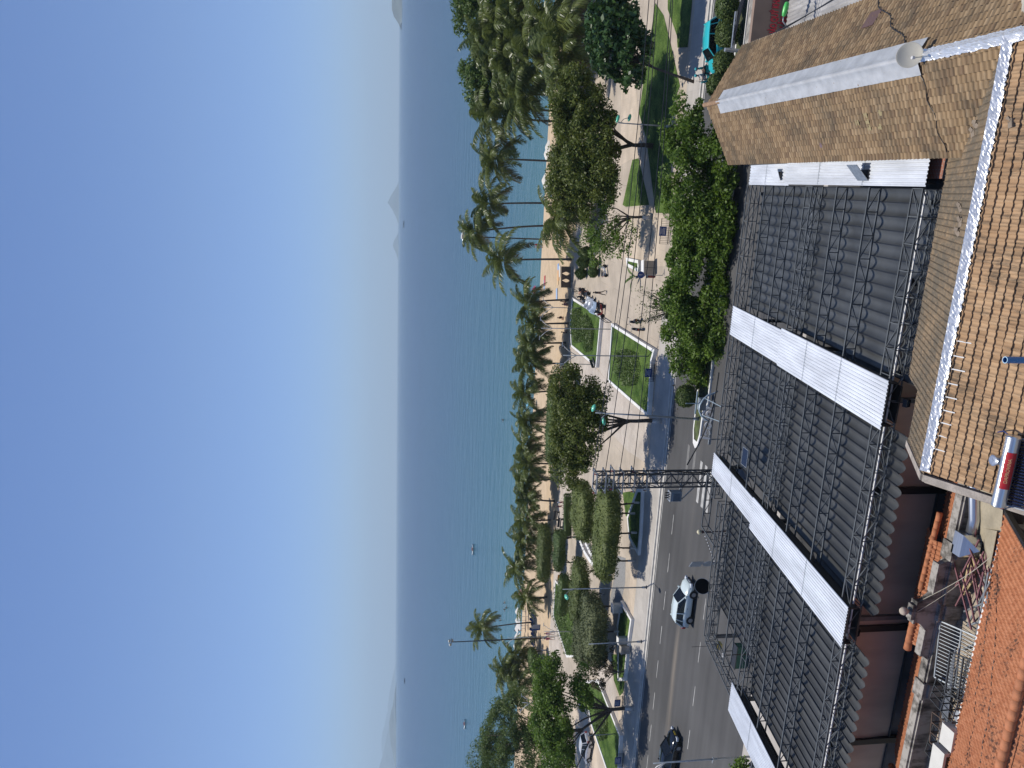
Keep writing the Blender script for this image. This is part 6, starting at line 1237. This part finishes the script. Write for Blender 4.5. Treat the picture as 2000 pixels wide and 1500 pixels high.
# ================================================================== people
def person(label, loc, rz, pose='stand', top=(.3,.3,.3), legs=(.05,.05,.06), skin=None, hair=(.015,.012,.01), sc=1.0, helmet=None, bare=False, shorts=True, hat=None, group='people on the promenade and beach', name='person'):
    J = dict(pel=(0,0,.93), sp=(0,0,1.15), ch=(0,0,1.34), nk=(0,0,1.46), hd0=(.01,0,1.54), hd1=(.015,0,1.66),
             ls=(0,.17,1.38), le=(-.02,.22,1.11), lw=(.05,.23,.86), lh=(.07,.23,.78), rs=(0,-.17,1.38), re=(-.02,-.22,1.11), rw=(.05,-.23,.86), rh=(.07,-.23,.78),
             lt=(0,.09,.88), lk=(.02,.1,.49), la=(-.02,.1,.08), lf=(.13,.11,.03), rt_=(0,-.09,.88), rk=(.02,-.1,.49), ra=(-.02,-.1,.08), rf=(.13,-.11,.03))
    def mv(**k):
        for n_, v in k.items(): J[n_] = v
    if pose == 'walk': mv(lk=(.16,.1,.51), la=(.2,.1,.1), lf=(.34,.11,.06), rk=(-.06,-.1,.5), ra=(-.3,-.1,.16), rf=(-.2,-.11,.05), le=(-.14,.22,1.13), lw=(-.12,.23,.88), lh=(-.1,.23,.8), re=(.1,-.22,1.12), rw=(.24,-.22,.92), rh=(.29,-.22,.86))
    if pose in ('ride','sit'):
        mv(lk=(.38,.16,.86), la=(.28,.15,.42), lf=(.44,.16,.38), rk=(.38,-.16,.86), ra=(.28,-.15,.42), rf=(.44,-.16,.38), sp=(.02,0,1.13), ch=(.06,0,1.33), nk=(.09,0,1.45), hd0=(.11,0,1.53), hd1=(.13,0,1.65), ls=(.06,.17,1.37), rs=(.06,-.17,1.37))
        if pose == 'ride': mv(le=(.22,.26,1.16), lw=(.44,.28,1.12), lh=(.52,.28,1.12), re=(.22,-.26,1.16), rw=(.44,-.28,1.12), rh=(.52,-.28,1.12))
        else: mv(lk=(.4,.13,.92), la=(.42,.13,.52), lf=(.56,.13,.5), rk=(.4,-.13,.92), ra=(.42,-.13,.52), rf=(.56,-.13,.5), lw=(.22,.2,.96), lh=(.3,.18,.96), rw=(.22,-.2,.96), rh=(.3,-.18,.96))
    if pose == 'bend': mv(sp=(.08,0,1.13), ch=(.3,0,1.22), nk=(.42,0,1.26), hd0=(.49,0,1.25), hd1=(.58,0,1.18), ls=(.3,.17,1.24), rs=(.3,-.17,1.24), le=(.4,.2,.98), lw=(.5,.16,.8), lh=(.54,.14,.73), re=(.4,-.2,.98), rw=(.5,-.16,.8), rh=(.54,-.14,.73))
    if pose == 'swim': mv(le=(.25,.24,1.3), lw=(.48,.22,1.33), lh=(.56,.22,1.33), re=(.1,-.36,1.3), rw=(.28,-.5,1.32), rh=(.35,-.54,1.32))
    ed = [('pel','sp'),('sp','ch'),('ch','nk'),('nk','hd0'),('hd0','hd1'),('ch','ls'),('ls','le'),('le','lw'),('lw','lh'),('ch','rs'),('rs','re'),('re','rw'),('rw','rh'),('pel','lt'),('lt','lk'),('lk','la'),('la','lf'),('pel','rt_'),('rt_','rk'),('rk','ra'),('ra','rf')]
    R_ = dict(pel=(.15,.11),sp=(.135,.1),ch=(.16,.115),nk=(.058,.058),hd0=(.085,.09),hd1=(.075,.085),ls=(.062,.06),rs=(.062,.06),le=(.045,.045),re=(.045,.045),lw=(.032,.032),rw=(.032,.032),lh=(.042,.022),rh=(.042,.022),lt=(.088,.09),rt_=(.088,.09),lk=(.062,.062),rk=(.062,.062),la=(.042,.042),ra=(.042,.042),lf=(.045,.032),rf=(.045,.032))
    ks = list(J); me = bpy.data.meshes.new('body'); me.from_pydata([J[k_] for k_ in ks], [(ks.index(a), ks.index(b_)) for a, b_ in ed], []); o = bpy.data.objects.new('tmp', me); C.objects.link(o)
    o.modifiers.new('s','SKIN'); o.modifiers.new('u','SUBSURF').levels = 1
    for i, k_ in enumerate(ks): me.skin_vertices[0].data[i].radius = R_[k_]; me.skin_vertices[0].data[i].use_root = (k_ == 'pel')
    dg = bpy.context.evaluated_depsgraph_get(); bm2 = bpy.data.meshes.new_from_object(o.evaluated_get(dg)); bpy.data.objects.remove(o)
    # fingers: five short bent chains from each palm, joined into the body mesh
    fb = MB()
    for s in ('l','r'):
        h0 = Vector(J[s+'w']); h1 = Vector(J[s+'h']); d = (h1-h0).normalized(); sdv = d.cross(Vector((0,1,0))) if abs(d.y) < .9 else Vector((1,0,0)); sdv.normalize(); cu = d.cross(sdv)*(1 if s == 'l' else -1)
        for i, l in enumerate((.068,.078,.072,.055)): q = h1+sdv*(-.027+.018*i); fb.tube([q, q+d*l*.55-cu*.006, q+d*l-cu*.024], [.009,.008,.006], 5)
        q = h0+d*.03+sdv*-.035; fb.tube([q, q+d*.03-sdv*.025, q+d*.06-sdv*.03], [.01,.009,.007], 5)
    b0 = bmesh.new(); b0.from_mesh(bm2); fm = bpy.data.meshes.new('f'); fm.from_pydata(fb.v, [], fb.f); b0.from_mesh(fm)
    hc = (Vector(J['hd0'])+Vector(J['hd1']))/2; fd = (Vector(J['hd1'])-Vector(J['hd0'])).normalized(); fwd = Vector((1,0,0)) if abs(fd.x) < .8 else Vector((0,0,-1)); fwd = (fwd-fd*fwd.dot(fd)).normalized()
    nb_ = MB().tube([hc+fwd*.075+fd*.01, hc+fwd*.107-fd*.02], [.012,.018], 6)                              # nose
    for sy in (-1,1): nb_.lathe([(.004,-.03),(.018,0),(.004,.03)], hc+Vector((0,sy*.083,-.01)), 6)         # ears
    fm.clear_geometry(); fm.from_pydata(nb_.v, [], nb_.f); b0.from_mesh(fm); b0.to_mesh(bm2); b0.free()
    sk = skin or K['skin']; mt = mat('shirt_cloth', top, .85, var=.1, scale=8); ml = mat('trouser_cloth', legs, .85, var=.1, scale=8); bm2.materials.clear()
    for m_ in (sk, mt, ml, K['black']): bm2.materials.append(m_)
    seg = [(a, b_, Vector(J[a]), Vector(J[b_])) for a, b_ in ed]
    for p in bm2.polygons:
        c = p.center; best, bd, bt = None, 9, 0
        for a, b_, A, B in seg:
            ab = B-A; tt = max(0,min(1,(c-A).dot(ab)/ab.length_squared)); dd = (A+ab*tt-c).length
            if dd < bd: bd, best, bt = dd, (a,b_), tt
        i = 0
        if best in (('pel','sp'),('sp','ch'),('ch','ls'),('ch','rs'),('ls','le'),('rs','re')) or (best == ('ch','nk') and bt < .5): i = 0 if bare else 1
        if best in (('pel','lt'),('pel','rt_'),('lt','lk'),('rt_','rk')) or (best == ('pel','sp') and bt < .35): i = 2 if not (shorts and best[0] in ('lt','rt_') and bt > .7) else 0
        if best in (('lk','la'),('rk','ra')): i = 0 if shorts else 2
        if best in (('la','lf'),('ra','rf')): i = 3 if not bare else 0
        p.material_index = i; p.use_smooth = True
    t = thing(name, label, 'person', loc, rz, group, sc); o = bpy.data.objects.new('body', bm2); C.objects.link(o); o.parent = t
    Mh = fd.to_track_quat('Z','Y').to_matrix()
    if helmet: MB().lathe([(.1,-.03),(.128,.0),(.128,.05),(.1,.11),(.05,.14),(.01,.15)], hc+fd*.0-fwd*.01, 14, 0, Mh).build('helmet', flat('helmet_shell', helmet, .25), t, smooth=True)
    elif hat: MB().lathe([(.01,.15),(.24,.02),(.245,.01),(.01,.03)], hc, 18, 0, Mh).build('hat', flat('straw_hat', hat, .9), t, smooth=True)
    else: MB().lathe([(.088,-.04),(.1,.02),(.092,.07),(.055,.108),(.01,.118)], hc-fwd*.022, 12, 0, Mh).build('hair', flat('hair', hair, .6), t, smooth=True)
    return t
b = Pz(1184,572,.12); person('person in black with a bag standing by the parked motorbikes', b, 2.6, 'walk', (.02,.02,.022), (.03,.028,.028), shorts=False)
a = Pz(1147,577,.12); person('shirtless person bending over the parked motorbikes', (a[0]+.5,a[1]-.5,.12), 2.2, 'bend', (.4,.2,.12), (.03,.03,.03), bare=True)
b = Pz(1106,981,.12); person('person in white shirt and red shorts walking on the beach path', b, .4, 'walk', (.55,.58,.62), (.25,.05,.05)); b = Pz(1103.5,989,.12); person('person in grey top walking beside the one in white', b, .4, 'walk', (.12,.1,.11), (.28,.06,.06))
for (px, py, rz, c1, lab) in ((1083,1237,-.6,(.5,.16,.2),'person in pink top strolling beside the tall floodlight mast'),(1083,1247,-.6,(.45,.12,.16),'person in darker pink strolling left of the other pink one'),(1064,1169,1.5,(.2,.05,.06),'bather in red standing under the last low palm')):
    b = Pz(px,py,.12); person(lab, (b[0],b[1],sandz(b[1])), rz, 'walk', c1, c1, name='person')
q = teal1.location
person('rider in white shirt and teal helmet steering the teal motorbike', (q.x+.1,q.y,-.14), PI+.05, 'ride', (.5,.5,.5), (.05,.06,.1), helmet=(.03,.4,.42), shorts=False, group='motorbike riders'); person('passenger in teal jacket behind the rider on the teal motorbike', (q.x+.62,q.y,-.1), PI+.05, 'sit', (.03,.33,.3), (.04,.04,.06), helmet=(.03,.4,.42), shorts=False, group='motorbike riders')
q = mb_ride.location; person('rider in pale blue shirt and green helmet under the median trees', (q.x-.05,q.y,-.14), 3.0, 'ride', (.3,.42,.62), (.03,.03,.04), helmet=(.02,.25,.16), shorts=False, group='motorbike riders')
for i, (px, py, lab, rz) in enumerate(((986,1178,'swimmer nearest the last low palm in the shallows',.5),(990,1187,'swimmer in the shallows left of the first one',2),(986,1190,'swimmer furthest out in the group by the last low palm',3),(978,1212,'lone swimmer off the white beach umbrellas',1),(1020,833,'swimmer half hidden behind the low palm row',1),(983,820,'swimmer alone out beyond the low palm row',2.5),(1000,1300,'swimmer off the left palms',.3))):
    b = Pz(px,py,SEA); person(lab, (b[0],max(b[1],147.5),SEA-1.22), rz, 'swim', (.4,.1,.1), (.1,.05,.1), bare=True, group='swimmers in the sea')
for i, (px, py, lab, c1) in enumerate(((1008,1192,'bather standing at the waterline among the others near the umbrellas',(.3,.05,.04)),(1007,1199,'bather in dark trunks at the waterline',(.03,.03,.05)),(1043,472,'bather in red at the waterline beyond the plaza palms',(.4,.04,.05)),(1046,478,'bather in white at the waterline beside the one in red',(.5,.5,.5)))):
    b = Pz(px+2,py,-1.0); person(lab, (b[0],min(b[1],144.5),sandz(min(b[1],144.5))), i*1.3, 'stand', c1, c1, bare=i in (0,1), group='bathers at the waterline')
for i, (px, py, lab, c1, gy) in enumerate(((1106,590,'sunbather in red sitting in the palm shade by the cutout wall',(.45,.06,.06),None),(1109,594,'sunbather in pink sitting close behind the one in red',(.5,.2,.22),None),(1100,620,'dark clothed person sitting under the first low palms',(.03,.03,.04),None),(1107,650,'person in dark clothes on the shaded bench strip',(.04,.04,.05),None),(1105,676,'person in black under the third low palm',(.02,.02,.025),None),(1106,715,'seated person in the shade behind the left planter corner',(.06,.04,.04),None))):
    b = Pz(px,py,.12); y = max(b[1],112.5); person(lab, (b[0],y,sandz(y)-.72), i*2.1, 'sit', c1, (.06,.05,.06), bare=i == 0, group='people sitting in the palm shade')
# ================================================================== beach things
def umbrella(label, px, py, Y, col, r_=1.5, h=2.2, nm='beach_umbrella', group='white beach umbrellas'):
    q = Py(px,py,Y); gz = sandz(Y); t = thing(nm, label, 'beach umbrella', (q[0],Y,gz), 0, group); MB().tube([(0,0,-.1),(0,0,h)], .03, 6).build('pole', K['steel'], t)
    MB().lathe([(r_,h-.55),(r_*.66,h-.32),(r_*.33,h-.12),(.03,h),(.02,h-.03),(r_*.33,h-.15),(r_*.66,h-.35),(r_-.01,h-.58)], (0,0,0), 8).build('canopy', col, t); return t
K['canvas'] = mat('white_canvas', (.72,.68,.62), .8, var=.05, scale=2)
um = [(1012,1195,139),(1013,1212,138),(1011,1228,138),(1012,1245,138),(1026,1204,134),(1025,1222,134),(1027,1245,133),(1006,1262,139),(1008,1280,139)]
for i, (px, py, Y) in enumerate(um): umbrella('white beach umbrella, %s from the right in the %s row by the lone palm' % (ordn[i if i < 4 else (i-4 if i < 7 else i-3)], 'seaward' if i not in (4,5,6) else 'landward'), px, py, Y, K['canvas'], .98)
for i, (px, py, Y, lab) in enumerate(((1046,287,130,'white beach umbrella just above the olive tree'),(1043,352,132,'white beach umbrella by the trunk of the free standing palm'),(1051,362,128,'white beach umbrella behind the crown edge of the olive tree'),(1060,372,125,'lowest white beach umbrella behind the olive tree'),(1045,300,131,'white beach umbrella second above the olive tree'),(1064,160,122,'large white parasol between the right hand palms'))): umbrella(lab, px, py, Y, K['canvas'], 1.3 if i < 5 else 2.0, group='white umbrellas by the right palms')
umbrella('red and white striped umbrella tipped over near the last low palm', 1001, 1154, 142, flat('coral_canvas', (.6,.3,.26), .8), .8, nm='tipped_umbrella', group='coloured umbrellas').rotation_euler = (.9,.2,0)
umbrella('magenta umbrella at the water edge seen between the palms', 1036, 566, 143.5, flat('magenta_canvas', (.4,.05,.14), .8), .9, 1.7, group='coloured umbrellas')
umbrella('pale blue parasol beside a low palm trunk', 1018, 793, 140, flat('sky_blue_canvas', (.2,.5,.65), .8), 1.2, 2.0, group='coloured umbrellas')
def lounger(label, px, py, m, rz): b = Pz(px,py,.0); y = max(b[1],113.5); t = thing('sun_lounger', label, 'sun lounger', (b[0],y,sandz(y)), rz, 'sun loungers on the sand'); MB().box((0,0,.3),(1.4,.6,.06)).box((.85,0,.5),(.6,.6,.06),0,0,Matrix.Rotation(-.7,3,'Y')).build('mattress', m, t); fr = MB().bar((-.7,.28,.25),(1.0,.28,.25),.04).bar((-.7,-.28,.25),(1.0,-.28,.25),.04); [fr.bar((x,s*.28,0),(x,s*.28,.25),.04) for x in (-.6,.6) for s in (-1,1)]; fr.build('frame', K['darksteel'], t)
K['navy'] = flat('navy_cloth', (.03,.05,.13), .8)
for i in range(8): lounger(['dark sun lounger, %s from the right on the sand by the lone palm' % ordn[i]][0], 1043+(i % 2)*3, 1196+i*9.5, K['navy'] if i % 3 else K['black'], 1.5)
def towel(label, px, py, c, w=1.8, d=1.0, rz=0.3): b = Pz(px,py,.05); z = sandz(b[1]); o = MB().box((0,0,.02),(w,d,.02)).build('beach_towel', flat('towel_cloth', c, .9)); o.location = (b[0],b[1],z+.06); o.rotation_euler = (0,0,rz); tag(o, label, 'towel', 'towels on the sand')
for px, py, c, lab in ((1091,526,(.25,.38,.62),'blue towel on the sand right of the orange ones'),(1091,538,(.62,.35,.16),'orange towel on the sand behind the cutout wall'),(1090,546,(.65,.45,.25),'pale orange towel next to the orange towel'),(1094,530,(.62,.6,.55),'white cloth in front of the towels'),(1088,574,(.3,.42,.62),'blue towel lying alone nearest the low palms'),(1058,548,(.45,.06,.06),'red towel far out on the open sand'),(1057,556,(.25,.4,.6),'small blue towel beside the red one')): towel(lab, px, py, c)
b = Pz(1056,1224,0); s = thing('windbreak_board', 'blue and grey board standing among the dark loungers', 'board', (b[0],b[1],sandz(b[1]))); MB().box((0,0,.7),(.9,.05,1.4)).build('panel', flat('grey_blue_board', (.25,.3,.4), .6), s); MB().box((-.55,0,.8),(.3,.06,1.5)).build('flag', flat('deep_blue_cloth', (.02,.06,.22), .7), s)
# beach bar roofs by the right hand palms
b = (Py(1068,22,112)[0],112.5,0.02); s = thing('beach_bar', 'thatched beach bar partly hidden by the low spreading palm', 'beach bar', b); MB().bbox(-3,3,-1.6,1.6,0,2.3).build('wall', mat('dark_wood',(.10,.07,.05),.8,var=.2,scale=3), s); MB().extr([(-2.4,2.2),(2.4,2.2),(0,3.5)], 'x', -3.6, 3.6).build('roof', mat('thatch',(.30,.22,.13),.95,var=.3,scale=6,bump=.6), s, fix=True)
# boats
def boat(label, px, py, L_, m, dist=None, flag=False):
    b = Pz(px,py,SEA); t = thing('boat', label, 'boat', (b[0],b[1],SEA), 0.2, 'small craft on the sea'); n = 8; vs = []
    for i in range(n+1):
        u = -1+2*i/n; w = .16*L_*math.sqrt(max(.02,1-u*u*.9)); zk = .08*L_+.06*L_*u*u; vs += [(u*L_/2,-w,zk),(u*L_/2,-w*.6,-.04*L_),(u*L_/2,w*.6,-.04*L_),(u*L_/2,w,zk)]
    MB().add(vs, [(i*4+j,i*4+j+1,(i+1)*4+j+1,(i+1)*4+j) for i in range(n) for j in range(3)]+[(i*4+3,i*4,(i+1)*4,(i+1)*4+3) for i in range(n)]+[(0,1,2,3),(n*4+3,n*4+2,n*4+1,n*4)]).build('hull', m, t, fix=True)
    MB().bbox(-.1*L_,.15*L_,-.08*L_,.08*L_,.05*L_,.18*L_).build('cabin', m if L_ > 8 else K['redbike'], t); return t
boat('dark long boat far out below the cone shaped island', 789.5, 438, 26, flat('dark_hull',(.02,.025,.03),.6)); boat('tiny dark boat far out towards the left headland', 791, 1330, 14, flat('dark_hull_small',(.03,.035,.05),.6)); boat('white kayak with red paddler off the clipped trees', 925, 1073, 4, K['white']); boat('white kayak off the feathery casuarina tree', 909, 1414, 4, K['white'])

# ------------------------------------------------------------------ the open stall under the far left awning corner
b = Pz(1436,1281,1.0); s = thing('stall_counter', 'dark green stall counter in the opening at the far awning corner', 'counter', (b[0],b[1],.1), 0); MB().bbox(-.9,.9,-.3,.3,0,.95).build('front', flat('dark_green_board', (.02,.10,.06), .6), s); MB().bbox(-.95,.95,-.36,.36,.95,1.0).build('top', K['black'], s)
b = Pz(1403,1261,4.3); s = thing('yellow_lantern', 'small yellow lantern box hanging in the corner opening of the awning frame', 'lantern', b); MB().bbox(-.2,.2,-.2,.2,-.2,.2).build('box', flat('lantern_yellow', (.55,.42,.12), .6), s); MB().bbox(-.23,.23,-.23,.23,.2,.24).build('cap', K['black'], s); MB().bar((0,0,.24),(0,0,1.9),.02).build('cord', K['black'], s)
b = Pz(1413,1280,3.2); s = thing('globe_lamp', 'white globe lamp on a post beside the dark green counter', 'lamp', b); MB().lathe([(.02,-.16),(.12,-.11),(.16,0),(.12,.11),(.02,.16)], (0,0,0), 16).build('globe', K['white'], s, smooth=True); MB().tube([(0,0,-b[2]+.1),(0,0,-.14)], .035, 8).build('post', K['black'], s)
b = Pz(1490,1496,1.0); tree('small light green shrub tree at the lower left road corner', (b[0]-1.0,b[1],.1), [(0,0,2.0,1.2,1.0,.9)], LM['street'], 91, 16, 60, .4, .2, .05, 1.0, 0, group='broadleaf trees of the promenade')
# ================================================================== camera, light, sky, air
cam = bpy.data.cameras.new('camera'); co = bpy.data.objects.new('camera', cam); C.objects.link(co); bpy.context.scene.camera = co
cam.sensor_fit = 'HORIZONTAL'; cam.sensor_width = 36; cam.lens = 36*F/2000; cam.clip_start = .1; cam.clip_end = 100000
fh = Vector((-sp_, cp_, 0)); rt = Vector((cp_, sp_, 0)); up = Vector((0,0,1))
fw = fh*ct_ - up*st_; dn = -(fh*st_ + up*ct_)
X = (dn + rt*ROLL).normalized(); Y = (rt - dn*ROLL).normalized(); Z = -fw
co.matrix_world = Matrix(((X.x,Y.x,Z.x,0),(X.y,Y.y,Z.y,0),(X.z,Y.z,Z.z,H),(0,0,0,1)))
EL = math.radians(76); sd = Vector((-.62, .78, 0)).normalized()      # towards the sun: seaward and to the left
sunv = sd*math.cos(EL) + up*math.sin(EL)
sl = bpy.data.lights.new('sun', 'SUN'); sl.energy = 4.2; sl.angle = math.radians(.5); sl.color = (1,.955,.88)
so = bpy.data.objects.new('sun', sl); C.objects.link(so); so.location = (0,0,200); so.rotation_euler = sunv.to_track_quat('Z', 'Y').to_euler()
w = bpy.data.worlds.new('World'); bpy.context.scene.world = w; w.use_nodes = True; wn = w.node_tree
sky = wn.nodes.new('ShaderNodeTexSky'); sky.sky_type = 'NISHITA'; sky.sun_disc = False; sky.sun_elevation = EL; sky.sun_rotation = math.atan2(sd.x, sd.y)
sky.air_density = 1.0; sky.dust_density = .0; sky.ozone_density = 6.0; sky.altitude = 20
bg = wn.nodes['Background']; bg.inputs['Strength'].default_value = .126; 
tcw = wn.nodes.new('ShaderNodeTexCoord'); sxw = wn.nodes.new('ShaderNodeSeparateXYZ'); wn.links.new(tcw.outputs['Generated'], sxw.inputs[0])
rw = wn.nodes.new('ShaderNodeValToRGB'); wn.links.new(sxw.outputs['Z'], rw.inputs[0]); mxw = wn.nodes.new('ShaderNodeVectorMath'); mxw.operation = 'MULTIPLY'
for i_, (p_, c_) in enumerate(((0,(.55,.67,1.0)),(.05,(.60,.70,.98)),(.24,(.76,.765,.90)),(.6,(.74,.76,.90)))):
    e_ = rw.color_ramp.elements[i_] if i_ < 2 else rw.color_ramp.elements.new(p_)
    e_.position = p_; e_.color = (*c_, 1)
wn.links.new(sky.outputs[0], mxw.inputs[0]); wn.links.new(rw.outputs[0], mxw.inputs[1])
wn.links.new(mxw.outputs[0], bg.inputs['Color'])
HAZE = 8.5e-5
if HAZE:
    m = bpy.data.materials.new('haze_air'); m.use_nodes = True; nt = m.node_tree; nt.nodes.remove(nt.nodes['Principled BSDF'])
    v = nt.nodes.new('ShaderNodeVolumePrincipled'); v.inputs['Density'].default_value = HAZE; v.inputs['Color'].default_value = (.76,.92,1.0,1); v.inputs['Anisotropy'].default_value = .0
    nt.links.new(v.outputs[0], nt.nodes['Material Output'].inputs['Volume'])
    o = MB().bbox(-27000, 27000, -500, 27000, -12, 900).build('haze', m); o['kind'] = 'stuff'
    tag(o, 'thin blue haze over the sea and the far islands', 'haze')
sc = bpy.context.scene
sc.render.engine = 'CYCLES'; sc.cycles.max_bounces = 6; sc.cycles.diffuse_bounces = 3; sc.cycles.glossy_bounces = 3; sc.cycles.transmission_bounces = 3; sc.cycles.volume_bounces = 1
sc.cycles.use_denoising = True; sc.cycles.caustics_reflective = False; sc.cycles.caustics_refractive = False
sc.view_settings.view_transform = 'Standard'; sc.view_settings.look = 'None'; sc.view_settings.exposure = 0.0; sc.view_settings.gamma = 1.0
